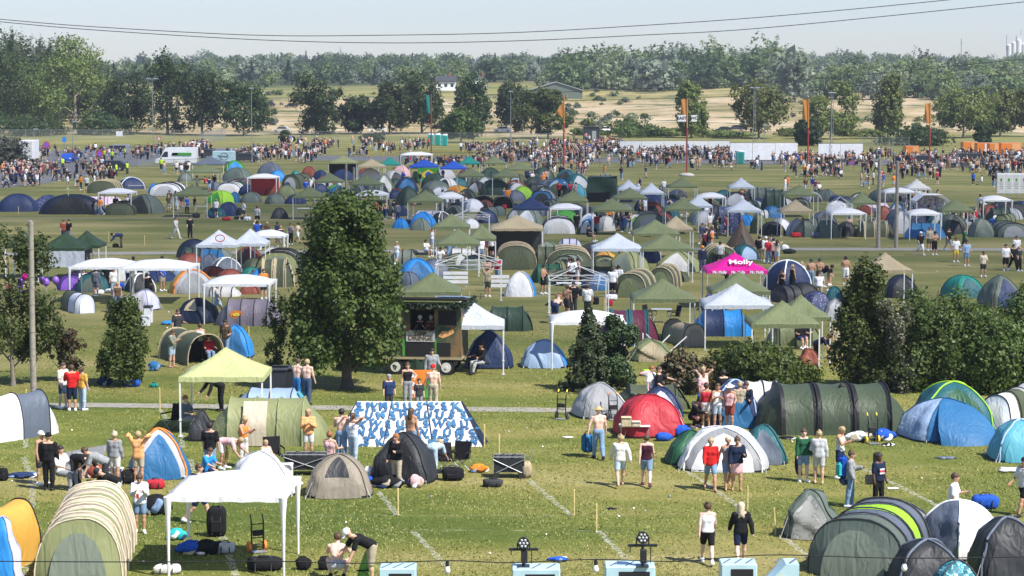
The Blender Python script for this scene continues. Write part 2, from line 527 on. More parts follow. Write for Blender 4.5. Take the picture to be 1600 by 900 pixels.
def dome(e, w, l, h, main, door=None, pole=None, sides=None, p=1.0, near=False, messy=0.0, window=None, vest=None, skirt='black', open_=False):
 """crossed-pole dome tent, door facing -Y; sides = {'F': colour ...}"""
 NU, NV = (48, 14) if near else (24, 7)
 amp = (.065 if near else .035) + messy
 ph = random.random() * 6

 def P(u, a):
  q = dome_pt(u, a, w, l, h, p)
  if q.z > .02:
   d = wrink(q.x + ph, q.y, q.z, 3 if messy else 2.6, amp) * min(1, q.z * 3)
   q = q + Vector((d, d * .6, d * .5 if messy else 0))
  q.z = max(q.z, 0)
  return q
 b = MB()
 v = [P(2 * math.pi * i / NU, (math.pi / 2) * j / NV) for j in range(NV) for i in range(NU)] + [P(0, math.pi / 2)]
 cols = [main]
 b.v = [tuple(q) for q in v]
 for j in range(NV):
  for i in range(NU):
   u = (2 * math.pi * (i + .5) / NU) % (2 * math.pi)
   sec = 'RBLF'[int(((u + math.pi / 4) % (2 * math.pi)) // (math.pi / 2))]
   c = (sides or {}).get(sec, main)
   if c not in cols:
    cols.append(c)
   i2 = (i + 1) % NU
   b.f.append((j * NU + i, j * NU + i2, (j + 1) * NU + i2, (j + 1) * NU + i) if j < NV - 1 else (j * NU + i, j * NU + i2, NV * NU))
   b.mi.append(cols.index(c)); b.sm.append(True)
 b.build('flysheet', [mat_of(c) for c in cols], e)
 off = lambda q, d: q + (q - Vector((0, 0, h * .3))).normalized() * d

 def arch(cx, hw_, a0, a1, dd, colour, name, N=10):
  """arched panel on the flank at angle cx"""
  def fn(s, t):
   a = a0 + (a1 - a0) * t
   wd_ = hw_ * math.sqrt(max(0.0, 1 - t * t)) if name != 'door' or not open_ else hw_ * math.sqrt(max(0.0, 1 - t * t))
   return off(P(cx + wd_ * s, a), dd)
  v, f = patch(fn, -1, 1, 0, 1, N, N)
  return mesh(name, v, f, [mat_of(colour)], None, True, e)
 if door:
  arch(-math.pi / 2, .62, .02, 1.12, .025, door, 'door')
 if window:
  arch(-math.pi / 2 + .0, .42, .55, 1.25, .04, window, 'mesh_window')
 if True:
  for k in range(2):
   b = MB()
   u = math.pi / 4 + k * math.pi / 2
   m = 16 if near else 8
   pts = [off(P(u, math.pi / 2 * i / m), .02) for i in range(m)] + [off(P(0, math.pi / 2), .02)] + [off(P(u + math.pi, math.pi / 2 * (m - 1 - i) / m), .02) for i in range(m)]
   b.tube(pts, (.035 if near else .055) if pole else (.02 if near else .035), 5)
   b.build('pole_sleeve', mat_of(pole, 'plain') if pole else solid(tuple(x * .55 for x in PAL.get(main, (.1, .1, .12))), 'plain'), e)
 if vest:                                    # porch: a lean-to wing on the front
  def fn(s, t):
   q = P(-math.pi / 2 + .75 * s, .1 + .95 * t)
   base = Vector((q.x * (1.05 - .2 * (1 - t)), -l / 2 - .85 * (1 - t) * (1 - .55 * s * s), q.z * (1 - .2 * (1 - t)) if t > 0 else 0))
   m = t ** 1.3
   return base * (1 - m) + off(q, .03) * m
  v, f = patch(fn, -1, 1, 0, 1, 12, 8)
  mesh('porch', v, f, [mat_of(vest)], None, True, e)
 if near and skirt:
  b = MB()
  ring = [P(2 * math.pi * i / 40, .03) * 1.012 for i in range(41)]
  v = [(q.x, q.y, .012) for q in ring] + [(q.x, q.y, .075) for q in ring]
  b.add(v, [(i, i + 1, 42 + i, 41 + i) for i in range(40)])
  b.build('ground_skirt', solid(skirt), e)
 if near:
  for k in range(4):
   b = MB()
   u = math.pi / 4 + k * math.pi / 2
   q = P(u, .75); g = Vector((q.x, q.y, 0)) * 1.55
   b.tube([q, g], .009, 3); b.tube([g, g + Vector((0, 0, .12))], .012, 3)
   b.build('guy_line', solid('offwhite', 'plain'), e)


def tunnel(e, w, L, h, main, hoops=3, band=None, door=None, back=None, near=False, open_=False, front_slope=.35, bslope=None, inner=None, stripes=None, bw=.16, taper=.0):
 """hooped tunnel tent along local Y, door end at -Y; stripes = colours of the segments between hoops"""
 NA = 20 if near else 10
 ph = random.random() * 6

 def S(t, a, k=1.0):
  sp = L / max(1, hoops - 1)
  sag = .055 * abs(math.sin(math.pi * t / sp)) if hoops > 1 else 0
  g = k * (1 - sag) * (1 - taper * t / L)
  c, s_ = math.cos(a), math.sin(a)
  x, z = w / 2 * math.copysign(abs(c) ** .8, c) * g, h * s_ ** .78 * g
  d = wrink(x + ph, t, z, 2.6, .035 if near else .02) * min(1, z * 2)
  return Vector((x + d * .6, -L / 2 + t, max(0, z + d)))
 ts = {0.0, L}
 for k in range(hoops):
  c = L * k / max(1, hoops - 1)
  for q in (c - bw, c + bw):
   if 0 < q < L:
    ts.add(q)
 nseg = int(L / (.3 if near else .7))
 ts |= {L * i / nseg for i in range(1, nseg) if min(abs(L * i / nseg - q) for q in ts) > .1}
 ts = sorted(ts)
 cols, b = [main], MB()

 def idx(c):
  if c not in cols:
   cols.append(c)
  return cols.index(c)
 b.v = [tuple(S(t, math.pi * i / NA)) for t in ts for i in range(NA + 1)]
 for j in range(len(ts) - 1):
  tm = (ts[j] + ts[j + 1]) / 2
  sp = L / max(1, hoops - 1)
  near_h = abs(tm / sp - round(tm / sp)) * sp < bw + 1e-6
  c = band if (band and near_h) else (stripes[min(len(stripes) - 1, int(tm / sp))] if stripes else main)
  for i in range(NA):
   b.f.append((j * (NA + 1) + i, (j + 1) * (NA + 1) + i, (j + 1) * (NA + 1) + i + 1, j * (NA + 1) + i + 1)); b.mi.append(idx(c)); b.sm.append(True)

 def cap(t, sgn, slope, colour):
  m = idx(colour); rows = 5; k0 = len(b.v)
  for r in range(rows + 1):
   q = r / rows
   for i in range(NA + 1):
    s0 = S(t, math.pi * i / NA, 1 - q)
    s0.z = s0.z if r < rows else 0
    s0.y += sgn * slope * (1 - (s0.z / h) ** 1.5) * (1 if q > 0 else 1) * min(1, q * 2.5 + .0)
    b.v.append(tuple(s0))
  for r in range(rows):
   for i in range(NA):
    b.f.append((k0 + r * (NA + 1) + i, k0 + (r + 1) * (NA + 1) + i, k0 + (r + 1) * (NA + 1) + i + 1, k0 + r * (NA + 1) + i + 1)); b.mi.append(m); b.sm.append(True)
 cap(L, 1, bslope or front_slope * 1.6, back or main)
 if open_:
  cap(L * .45, 1, .05, inner or 'dark')  # near-black inner wall, coloured for the shade inside an open tent
 else:
  cap(0, -1, front_slope, main)
 b.build('flysheet', [mat_of(c) for c in cols], e)
 if door and not open_:
  def fn(s, t):
   x = s * w * .33 * math.sqrt(max(0, 1 - (t * .98) ** 2.4)); z = t * h * .8
   return Vector((x, -L / 2 - front_slope * (1 - (z / h) ** 1.5) * .92 - .05, z + .02))
  v, f = patch(fn, -1, 1, 0, 1, 8, 8)
  mesh('door', v, f, [mat_of(door)], None, True, e)
 bcol = mat_of('black' if band in (None, 'black') else band, 'plain')
 for k in range(hoops):
  b = MB()
  t = L * k / max(1, hoops - 1)
  b.tube([S(t, math.pi * i / 16, 1.012) for i in range(17)], .022 if near else .035, 5)
  b.build('hoop', bcol, e)


def ridge(e, w, L, h, main, end=None, top=.72, near=False, seams=3):
 """long low tent seen side on: sloping flanks, ridge along local X, w along X"""
 tw = w * top / 2
 ph = random.random() * 6

 def side(sg):
  def fn(s, t):
   hw_ = (w / 2) * (1 - t) + tw * t
   q = Vector((s * hw_, sg * (L / 2) * (1 - t) ** .9, h * t))
   d = wrink(q.x + ph, q.y, q.z, 3, .06) * math.sin(math.pi * t)
   q.z += -.03 * math.sin(math.pi * t) * abs(math.sin(math.pi * seams * (s + 1) / 2)); q.y += d
   return q
  return fn
 v, f = patch(side(-1), -1, 1, 0, 1, 24, 8)
 v2, f2 = patch(side(1), 1, -1, 0, 1, 24, 8)
 b = MB(); b.add(v, f, True); b.add(v2, f2, True)
 b.build('flysheet', mat_of(main), e)
 for sg in (-1, 1):
  b = MB()
  v = [(sg * w / 2, -L / 2, 0), (sg * (w / 2 + .15), 0, 0), (sg * w / 2, L / 2, 0), (sg * tw, 0, h)]
  b.add(v, [(0, 1, 3), (1, 2, 3)])
  b.build('end_panel', mat_of(end or main), e)
 b = MB()
 for k in range(seams + 1):
  s = -1 + 2 * k / seams
  b.tube([side(-1)(s, i / 8) + Vector((0, -.02, .01)) for i in range(9)] + [side(1)(s, 1 - i / 8) + Vector((0, .02, .01)) for i in range(1, 9)], .02, 4)
 b.build('seam_tape', mat_of('nightblue', 'plain'), e)


def tipi(e, w, h, main, n=9, door=None):
 v, f = [], []
 rows = 8
 for j in range(rows + 1):
  t = j / rows
  k = (1 - t) ** 1.15 + .02
  for i in range(n * 3):
   u = 2 * math.pi * i / (n * 3)
   q = k * (1 - .06 * (math.sin(n * u / 2) ** 2) * (1 - t))
   v.append((w / 2 * q * math.cos(u), w / 2 * q * math.sin(u), h * t))
 m = n * 3
 f = [(j * m + i, j * m + (i + 1) % m, (j + 1) * m + (i + 1) % m, (j + 1) * m + i) for j in range(rows) for i in range(m)]
 mesh('canvas', v, f, [mat_of(main)], None, True, e)
 b = MB(); b.tube([(0, 0, h * .9), (0, 0, h * 1.05)], .04, 6); b.build('pole_tip', solid('wood', 'plain'), e)
 dd = MB(); dd.add([(-.35, -w / 2 * .98 - .02, .03), (.35, -w / 2 * .98 - .02, .03), (0, -w / 2 * .46 - .06, h * .5)], [(0, 1, 2)])
 dd.build('door', mat_of(door or 'dark'), e)


def tent(kind, xc, yb, wpx, yt, main, door=None, pole=None, rz=0.0, L=None, desc=None, own=None, **kw):
 """kind d dome, t tunnel (end on), s tunnel side on, r ridge, y tipi; sizes from its photo box"""
 X, Y0 = gp(xc, yb)
 s = sc_at(yb)
 W = wpx / s
 if yb < 470 and kind in 'dt':
  W *= 1.12
 near = s > 27
 rd = R(rz)
 if kind == 's':
  sl_ = kw.setdefault('front_slope', min(.85, W * .2)); kw['bslope'] = sl_
  L0, w0 = W - 2 * sl_, L or max(1.8, min(3.0, W * .55))
  Yc = Y0 + w0 / 2
 elif kind == 't':
  L0 = L or max(2.2, W * 1.25); w0 = max(1.2, W - abs(math.sin(rd)) * L0 * .8) if rz else W
  Yc = Y0 + L0 * abs(math.cos(rd)) / 2 + w0 * abs(math.sin(rd)) / 2
 else:
  L0 = L or min(W * .9, 3.0)
  w0 = W / (1 + .12 * abs(math.sin(2 * rd)))
  Yc = Y0 + L0 / 2
 top = Yc if kind != 't' else Y0 + L0 * .95 * abs(math.cos(rd))
 h = min(max(at_depth(xc, yt, top)[2], .55), 2.6)
 if kind == 't' and X and rz == 0:
  pass
 nm = dict(d='dome_tent', t='tunnel_tent', s='tunnel_tent', r='ridge_tent', y='tipi_tent')[kind]
 Xc = X * Yc / Y0
 if kind == 't' and rz:
  Xc += 0
 e = empty(nm, (Xc, Yc, 0), rd if kind != 's' else rd + R(90))
 if kind == 'd':
  dome(e, w0, L0, h, main, door, pole, near=near, **kw)
 elif kind == 't':
  tunnel(e, w0, L0, h, main, door=door, near=near, **kw)
 elif kind == 's':
  tunnel(e, w0, L0, h, main, door=door, near=near, **kw)
 elif kind == 'r':
  ridge(e, w0, L0, h, main, end=door, near=near, **kw)
 else:
  tipi(e, w0, h, main, door=door)
 kn = dict(d='dome tent', t='tunnel tent', s='long tunnel tent', r='ridge tent', y='tipi tent')[kind]
 d = desc
 if not d:
  c1 = cw(main)
  extra = ''
  b = kw.get('band')
  alt = [c for c in (kw.get('sides') or {}).values() if c != main]
  if kw.get('stripes'):
   st = [c for c in kw['stripes'] if c != main]
   if st:
    c1 = f"{c1} and {cw(st[0])} striped"
  elif b and b not in ('black', main):
   extra = f" with {cw(b)} bands"
  elif alt:
   c1 = f"{c1} and {cw(alt[0])}"
  elif door and door not in (main, 'dark', 'black'):
   extra = f" with {cw(door)} " + ('end' if kind == 'r' else 'door')
  elif pole and pole != main:
   extra = f" with {cw(pole)} poles"
  if kw.get('open_'):
   extra += ' standing open' if not extra else ', open'
  d = f"{c1} {kn}{extra}"
 tag(e, d, 'tent', 'tents pitched on the campsite', xc, (yb + yt) / 2, own)
 return e, w0, L0, h
# ------------------------------------------------------------------ people: one smooth skin grown round a posed skeleton
def surfnet(fn, lo, hi, h):
 n = [int(math.ceil((hi[i] - lo[i]) / h)) + 1 for i in range(3)]
 ax = [lo[i] + h * np.arange(n[i]) for i in range(3)]
 G = np.stack(np.meshgrid(*ax, indexing='ij'), -1).astype(np.float32)
 G = G.reshape(-1, 3)
 q = 4                                       # coarse look first, then only the blocks near the surface
 cx = [np.minimum(np.arange(0, m + q, q) + q // 2, m - 1)[: (m + q - 1) // q] for m in n]
 I = np.arange(n[0] * n[1] * n[2]).reshape(n)[np.ix_(*cx)]
 Vc = fn(G[I.ravel()]).reshape(I.shape)
 for d in range(3):
  Vc = np.repeat(Vc, q, d)
 V = Vc[:n[0], :n[1], :n[2]].astype(np.float32).ravel()
 nearby = np.abs(V) < q * h * 1.25
 V[nearby] = fn(G[nearby])
 V = V.reshape(n)
 ins = V < 0
 c = [x - 1 for x in n]
 acc = np.zeros((*c, 3), np.float32); cnt = np.zeros(c, np.float32)
 offs = [(0, 0, 0), (1, 0, 0), (0, 1, 0), (1, 1, 0), (0, 0, 1), (1, 0, 1), (0, 1, 1), (1, 1, 1)]
 sl = lambda A, o: A[o[0]:o[0] + c[0], o[1]:o[1] + c[1], o[2]:o[2] + c[2]]
 for a in range(8):
  for d in range(3):
   o2 = list(offs[a])
   if o2[d]:
    continue
   o2[d] = 1
   va, vb = sl(V, offs[a]), sl(V, o2)
   x = (va < 0) != (vb < 0)
   den = np.where(x, va - vb, 1)
   t = np.where(x, va / den, 0)
   p = np.array(offs[a], np.float32) + t[..., None] * (np.array(o2, np.float32) - np.array(offs[a], np.float32))
   acc += np.where(x[..., None], p, 0); cnt += x
 act = cnt > 0
 idx = -np.ones(c, np.int64); idx[act] = np.arange(act.sum())
 ijk = np.argwhere(act)
 verts = (acc[act] / cnt[act][:, None] + ijk) * h + np.array(lo)
 faces = []
 for d in range(3):
  u, w = (d + 1) % 3, (d + 2) % 3
  a = [slice(None)] * 3; b = [slice(None)] * 3
  a[d], b[d] = slice(0, n[d] - 1), slice(1, n[d])
  for q in (u, w):
   a[q] = b[q] = slice(1, n[q] - 1)
  A, B = ins[tuple(a)], ins[tuple(b)]
  for flip, m in ((False, A & ~B), (True, ~A & B)):
   e = np.argwhere(m)
   if not len(e):
    continue
   e[:, u] += 1; e[:, w] += 1
   q = []
   for (du, dw) in ((-1, -1), (0, -1), (0, 0), (-1, 0)):
    k = e.copy(); k[:, u] += du; k[:, w] += dw
    q.append(idx[k[:, 0], k[:, 1], k[:, 2]])
   F_ = np.stack(q, 1)
   faces.append(F_[:, ::-1] if flip else F_)
 return verts, np.concatenate(faces)


def capsule(P, a, b, ra, rb):
 a, b = np.array(a, np.float32), np.array(b, np.float32)
 ba = b - a
 L2 = float(ba @ ba) + 1e-9
 t = np.clip(((P - a) @ ba) / L2, 0, 1)
 return np.linalg.norm(P - a - t[:, None] * ba, axis=1) - (ra + (rb - ra) * t)


def smin(d1, d2, k):
 h = np.clip(.5 + .5 * (d2 - d1) / k, 0, 1)
 return d2 * (1 - h) + d1 * h - k * h * (1 - h)


POSES = dict(   # hip height None = feet on the ground; angles in degrees, forward positive
 stand=dict(lt=4, lk=2, rt=-2, rk=2, la=(4, 9), le=12, ra=(2, 10), re=14),
 stand2=dict(lt=12, lk=18, rt=-3, rk=2, la=(10, 14), le=70, ra=(-3, 12), re=10, head=14),
 walk=dict(lt=24, lk=8, rt=-18, rk=24, la=(-22, 8), le=14, ra=(22, 8), re=24),
 walk2=dict(lt=-16, lk=30, rt=22, rk=6, la=(20, 16), le=18, ra=(-20, 20), re=12),
 phone=dict(lt=3, lk=3, rt=-3, rk=3, la=(28, 6), le=92, ra=(30, 6), re=90, head=28, lin=.5, rin=.5),
 hips=dict(lt=2, lk=2, rt=3, rk=6, la=(-18, 42), le=70, ra=(-4, 10), re=20, lin=1.0),
 armsup=dict(lt=2, lk=2, rt=-2, rk=2, la=(150, 38), le=120, ra=(150, 38), re=120, lin=.5, rin=.5),
 armsup2=dict(lt=3, lk=3, rt=-2, rk=2, la=(165, 22), le=25, ra=(160, 24), re=30),
 point=dict(lt=2, lk=2, rt=-3, rk=3, la=(62, 26), le=12, ra=(10, 10), re=50),
 hold=dict(lt=5, lk=5, rt=-4, rk=4, la=(20, 12), le=85, ra=(6, 10), re=20, lin=.4, head=10),
 bend=dict(lean=62, lt=6, lk=10, rt=2, rk=8, la=(18, 6), le=8, ra=(30, 6), re=14, head=10),
 bend2=dict(lean=88, lt=14, lk=22, rt=6, rk=16, la=(32, 10), le=20, ra=(20, 10), re=25, head=10),
 squat=dict(lean=26, lt=98, lk=138, rt=96, rk=136, la=(48, 14), le=40, ra=(50, 14), re=40, splay=.42, head=8),
 kneel=dict(lean=18, lt=82, lk=88, rt=-4, rk=92, la=(30, 10), le=50, ra=(36, 10), re=40, head=14),
 sit=dict(lean=-4, lt=92, lk=78, rt=88, rk=84, la=(34, 10), le=50, ra=(28, 12), re=58, head=10),
 ground=dict(lean=8, lt=100, lk=96, rt=74, rk=60, la=(40, 14), le=40, ra=(-24, 16), re=8, hip=.13, head=6),
 cross=dict(lean=14, lt=84, lk=120, rt=84, rk=120, la=(36, 14), le=60, ra=(36, 14), re=60, hip=.13, splay=.8, head=16),
 carry=dict(lt=18, lk=6, rt=-14, rk=20, la=(-6, 22), le=4, ra=(10, 10), re=10, lean=3),
 arms_in=dict(lt=3, lk=3, rt=-2, rk=2, la=(24, 8), le=100, ra=(22, 8), re=104, lin=1.1, rin=1.1),
)
_sk = {}


def skeleton(pose, sex):
 if (pose, sex) in _sk:
  return _sk[pose, sex]
 p = POSES[pose]
 rad = lambda k, d=0: R(p.get(k, d))
 sw, hw_ = (.175, .088) if sex == 'f' else (.198, .085)
 lean = rad('lean')
 up = np.array((0, -math.sin(lean), math.cos(lean)))
 J = {}
 P0 = np.zeros(3)
 sp = p.get('splay', .05)
 lows = []
 for s, q in ((1, 'l'), (-1, 'r')):
  t, k = rad(q + 't'), rad(q + 'k')
  hip = P0 + np.array((s * hw_, 0, -.02))
  d = np.array((s * sp, -math.sin(t), -math.cos(t))); d /= np.linalg.norm(d)
  knee = hip + d * .43
  d2 = np.array((s * sp * (.2 if t < 1 else -.5), -math.sin(t - k), -math.cos(t - k))); d2 /= np.linalg.norm(d2)
  ank = knee + d2 * .42
  pitch = min(max(-(t - k), -.2), 1.1) * .55 if p.get('hip') is None else .2
  toe = ank + np.array((s * .03, -.17 * math.cos(pitch), -.05 - .12 * math.sin(pitch)))
  heel = ank + np.array((0, .045, -.045))
  J[q + 'hip'], J[q + 'knee'], J[q + 'ank'], J[q + 'toe'], J[q + 'heel'] = hip, knee, ank, toe, heel
  lows += [toe[2] - .03, heel[2] - .035, knee[2] - .05]
 z0 = p['hip'] if p.get('hip') is not None else -min(lows)
 J['pel'] = P0; J['waist'] = up * .17; J['chest'] = up * .34; J['sc'] = up * .485; J['neck'] = up * .535
 hl = lean * .75 + rad('head') * .8
 hd = np.array((0, -math.sin(hl), math.cos(hl)))
 J['head'] = J['neck'] + hd * .145 + np.array((0, -.018, 0))
 J['hup'] = hd; J['hf'] = np.array((0, -math.cos(hl), -math.sin(hl)))
 for s, q in ((1, 'l'), (-1, 'r')):
  a, b_ = R(p[q + 'a'][0]), R(p[q + 'a'][1])
  sh = J['sc'] + np.array((s * sw, 0, -.02))
  d = np.array((s * math.sin(b_), -math.sin(a) * math.cos(b_), -math.cos(a) * math.cos(b_)))
  el = sh + d * .285
  a2 = a + rad(q + 'e')
  ins = p.get(q + 'in', 0)
  d2 = np.array((s * math.sin(b_) * .4 - s * ins * .75, -math.sin(a2), -math.cos(a2))); d2 /= np.linalg.norm(d2)
  wr = el + d2 * .245
  J[q + 'sh'], J[q + 'el'], J[q + 'wr'], J[q + 'hd'], J[q + 'ad'] = sh, el, wr, wr + d2 * .075, d2
 for k in J:
  if k not in ('hup', 'hf', 'lad', 'rad'):
   J[k] = J[k] + np.array((0, 0, z0))
 J['up'] = up
 _sk[pose, sex] = J
 return J


def torso_caps(J, sex):
 X = np.array((1, 0, 0))
 f = sex == 'f'
 fw = np.array((0, -math.cos(0), 0))
 c = [(J['pel'] - X * .065, J['pel'] + X * .065, .105 if f else .098, .105 if f else .098),
  (J['pel'] - X * .05, J['waist'] - X * .045, .10, .083 if f else .095), (J['pel'] + X * .05, J['waist'] + X * .045, .10, .083 if f else .095),
  (J['waist'] - X * .045, J['chest'] - X * .075, .083 if f else .095, .098 if f else .112), (J['waist'] + X * .045, J['chest'] + X * .075, .083 if f else .095, .098 if f else .112),
  (J['chest'] - X * .075, J['sc'] - X * .10, .098, .065), (J['chest'] + X * .075, J['sc'] + X * .10, .098, .065),
  (J['lsh'], J['rsh'], .056, .056)]
 if f:
  n = np.cross(X, J['up']); n = n if n[1] < 0 else -n
  c += [(J['chest'] + X * s * .07 + n * .055, J['chest'] + X * s * .06 + n * .05, .06, .06) for s in (-1, 1)]
 return c


def field(P, caps, k=.035, grow=0.0):
 d = None
 for a, b, ra, rb in caps:
  q = capsule(P, a, b, ra + grow, rb + grow)
  d = q if d is None else smin(d, q, k)
 return d


def leg_caps(J, frac=1.0):
 c = []
 for q in 'lr':
  h, k, a = J[q + 'hip'], J[q + 'knee'], J[q + 'ank']
  if frac <= .5:
   t = frac * 2
   c.append((h, h + (k - h) * t, .092, .092 + (.058 - .092) * t))
  else:
   t = (frac - .5) * 2
   c += [(h, k, .092, .058), (k, k + (a - k) * min(t, .35), .056, .058), (k + (a - k) * .3, k + (a - k) * max(t, .31), .058, .058 + (.038 - .058) * t)]
 return c


def arm_caps(J, frac=1.0):
 c = []
 for q in 'lr':
  s, e, w = J[q + 'sh'], J[q + 'el'], J[q + 'wr']
  if frac <= .5:
   c.append((s, s + (e - s) * frac * 2, .052, .045))
  else:
   c += [(s, e, .052, .042), (e, e + (w - e) * (frac - .5) * 2, .042, .030)]
 return c


def parts_fields(pose, sex, top, bottom, hair):
 """piece name -> distance function"""
 J = skeleton(pose, sex)
 T = torso_caps(J, sex)
 H_, hup, hf = J['head'], J['hup'], J['hf']
 head = [(H_ + hup * .025 + hf * -.012, H_ + hup * .03 - hf * .02, .098, .094), (H_ - hup * .055 + hf * .028, H_ - hup * .07 + hf * .032, .062, .052)]
 face = [(H_ + hf * .098 - hup * .012, H_ + hf * .112 - hup * .028, .013, .016)]
 X = np.array((1, 0, 0))
 ears = [(H_ + X * s * .088 - hup * .02, H_ + X * s * .092 - hup * .01, .02, .022) for s in (-1, 1)]
 palm = [(J[q + 'wr'], J[q + 'hd'] - J[q + 'ad'] * .015, .027, .031) for q in 'lr']
 feet = []
 for q in 'lr':
  feet += [(J[q + 'ank'], J[q + 'heel'], .040, .036), (J[q + 'heel'], J[q + 'toe'], .037, .030)]

 def body(P):
  d = field(P, T + [(J['neck'] - J['up'] * .06, J['head'] - hup * .05, .052, .05)], .04)
  d = smin(d, field(P, leg_caps(J), .03), .03)
  d = smin(d, field(P, arm_caps(J), .02), .03)
  d = smin(d, field(P, palm, .02), .015)
  d = smin(d, field(P, feet, .02), .02)
  d = smin(d, field(P, head, .03), .02)
  return np.minimum(smin(d, field(P, face, .01), .015), field(P, ears, .01))
 out = {'body': body}
 up = J['up']
 hem = {'tank': -.02, 'tee': -.07, 'long': -.06, 'crop': .07, 'dress': -.3, 'hoodie': -.09}.get(top)
 if top != 'none':
  sl = {'tank': 0, 'crop': 0, 'tee': .40, 'long': .97, 'hoodie': .97, 'dress': 0}[top]
  g = {'tank': .011, 'crop': .011, 'tee': .020, 'long': .022, 'hoodie': .034, 'dress': .016}[top]

  def topf(P):
   d = field(P, T[:7] if top in ('tank', 'crop', 'dress') else T, .045, g)
   if top in ('tee', 'long', 'hoodie'):      # cloth hangs straighter than the waist
    d = smin(d, field(P, [(J['waist'] - X * .055, J['pel'] - X * .06 - up * .03, .098 + g, .105 + g), (J['waist'] + X * .055, J['pel'] + X * .06 - up * .03, .098 + g, .105 + g)], .04), .04)
   if top == 'dress':
    dn = np.array((0, 0, -1.0))
    d = smin(d, field(P, [(J['pel'] + X * s * .07, J['pel'] + X * s * .11 + dn * .45, .115, .15) for s in (-1, 1)], .05), .05)
   d = np.maximum(d, -((P - (J['pel'] + up * (hem if top != 'dress' else 0))) @ up) if top != 'dress' else (J['pel'][2] - .46) - P[:, 2])
   d = np.maximum(d, ((P - (J['neck'] - up * (.045 if top in ('tee', 'long') else .0 if top == 'hoodie' else .075))) @ up) - (.0))
   if sl:
    d = smin(d, field(P, arm_caps(J, sl), .02, g + .006), .03)
   return d
  out['top'] = topf
 if bottom != 'none':
  fr = {'shorts': .36, 'longshorts': .50, 'trousers': .985, 'skirt': .3}[bottom]
  g = {'shorts': .022, 'longshorts': .03, 'trousers': .020, 'skirt': .03}[bottom]

  def botf(P):
   d = smin(field(P, T[:3], .04, .013), field(P, leg_caps(J, fr), .03, g), .03)
   if bottom == 'skirt':
    d = smin(d, field(P, [(J['pel'] - up * .02, (J['lhip'] + J['rhip']) / 2 + ((J['lknee'] + J['rknee']) / 2 - (J['lhip'] + J['rhip']) / 2) * .62, .14, .17)], .05), .06)
   return np.maximum(d, (P - (J['pel'] + up * .09)) @ up)
  out['trousers' if bottom == 'trousers' else 'skirt' if bottom == 'skirt' else 'shorts'] = botf
 if hair != 'bald':
  def hairf(P):
   hc = [(H_ + hup * .034 - hf * .018, H_ + hup * .02 - hf * .03, .106, .104)]
   d = field(P, hc, .03)
   rel = P - H_
   cut = (rel @ hf) - .045 + np.clip(-(rel @ hup) * 1.6, -.06, .12)     # free the face
   d = np.maximum(d, cut)
   d = np.maximum(d, -((rel @ hup) + (.075 if hair != 'cap' else .0)))
   dn = np.array((0, 0, -1.0))
   bk = H_ - hf * .085
   if hair == 'long':
    d = smin(d, field(P, [(bk + hup * .02, bk + dn * .20 - hf * .035, .075, .07), (bk + X * .04 + dn * .02, bk + X * .055 + dn * .27 - hf * .04, .055, .035), (bk - X * .04 + dn * .02, bk - X * .055 + dn * .27 - hf * .04, .055, .035)], .03), .03)
   elif hair == 'bun':
    d = smin(d, field(P, [(H_ + hup * .10 - hf * .06, H_ + hup * .12 - hf * .07, .05, .045)], .02), .01)
   elif hair == 'tail':
    d = smin(d, field(P, [(bk + hup * .05 - hf * .03, bk + dn * .16 - hf * .07, .04, .022)], .02), .015)
   elif hair == 'curly':
    d = smin(d, field(P, [(bk + hup * .05 + X * s * .05, bk + dn * .17 + X * s * .075, .095, .075) for s in (-1, 1)], .03), .03) + .012 * np.sin(P[:, 0] * 95) * np.sin(P[:, 1] * 95) * np.sin(P[:, 2] * 95)
   elif hair in ('cap', 'hat', 'beanie'):
    d = field(P, [(H_ + hup * .045 - hf * .01, H_ + hup * .035 - hf * .02, .108, .106)], .03)
    d = np.maximum(d, -((P - H_) @ hup) + .015)
    if hair == 'cap':
     b = np.linalg.norm((P - (H_ + hf * .13 + hup * .035)) * 1.0, axis=1) - .078
     d = smin(d, np.maximum(b, np.abs((P - H_) @ hup - .035) - .012), .01)
    if hair == 'hat':
     r = P - H_; z = r @ hup
     b = np.sqrt(np.maximum(0, (r * r).sum(1) - z * z)) - .19
     d = smin(d, np.maximum(b, np.abs(z - .045) - .014), .02)
   return d
  out['hat' if hair in ('cap', 'hat', 'beanie') else 'hair'] = hairf

 out['left_shoe'] = lambda P: field(P, feet[:2], .02, .012)
 out['right_shoe'] = lambda P: field(P, feet[2:], .02, .012)
 return out, J


def bounds(J):
 pts = np.array([v for k, v in J.items() if k not in ('up', 'hup', 'hf', 'lad', 'rad')])
 return pts.min(0) - .22, pts.max(0) + .24


def hands(b, J, sex):
 """palm grows with the body; here the fingers, each bent at its knuckles"""
 for s, q in ((1, 'l'), (-1, 'r')):
  d = Vector(J[q + 'ad']); w = Vector(J[q + 'hd']) - d * .02
  side = Vector((0, -1, 0)) - d * (Vector((0, -1, 0)).dot(d))
  side = side.normalized() if side.length > .1 else Vector((1, 0, 0))
  nrm = d.cross(side) * s
  for k, (o, ln) in enumerate(((.028, .072), (.010, .080), (-.009, .075), (-.026, .060))):
   a = w + side * o
   m = a + d * ln * .55 + side * o * .25 + nrm * .004
   b.tube([a - d * .015, a + d * .012, m, m + d * ln * .4 - nrm * .016], [.0095, .0092, .0085, .0065], 5)
  t0 = w - d * .03 + side * .024
  b.tube([t0, t0 + side * .028 + d * .024, t0 + side * .036 + d * .056], [.012, .0105, .008], 5)


_tm, _pc = {}, {}


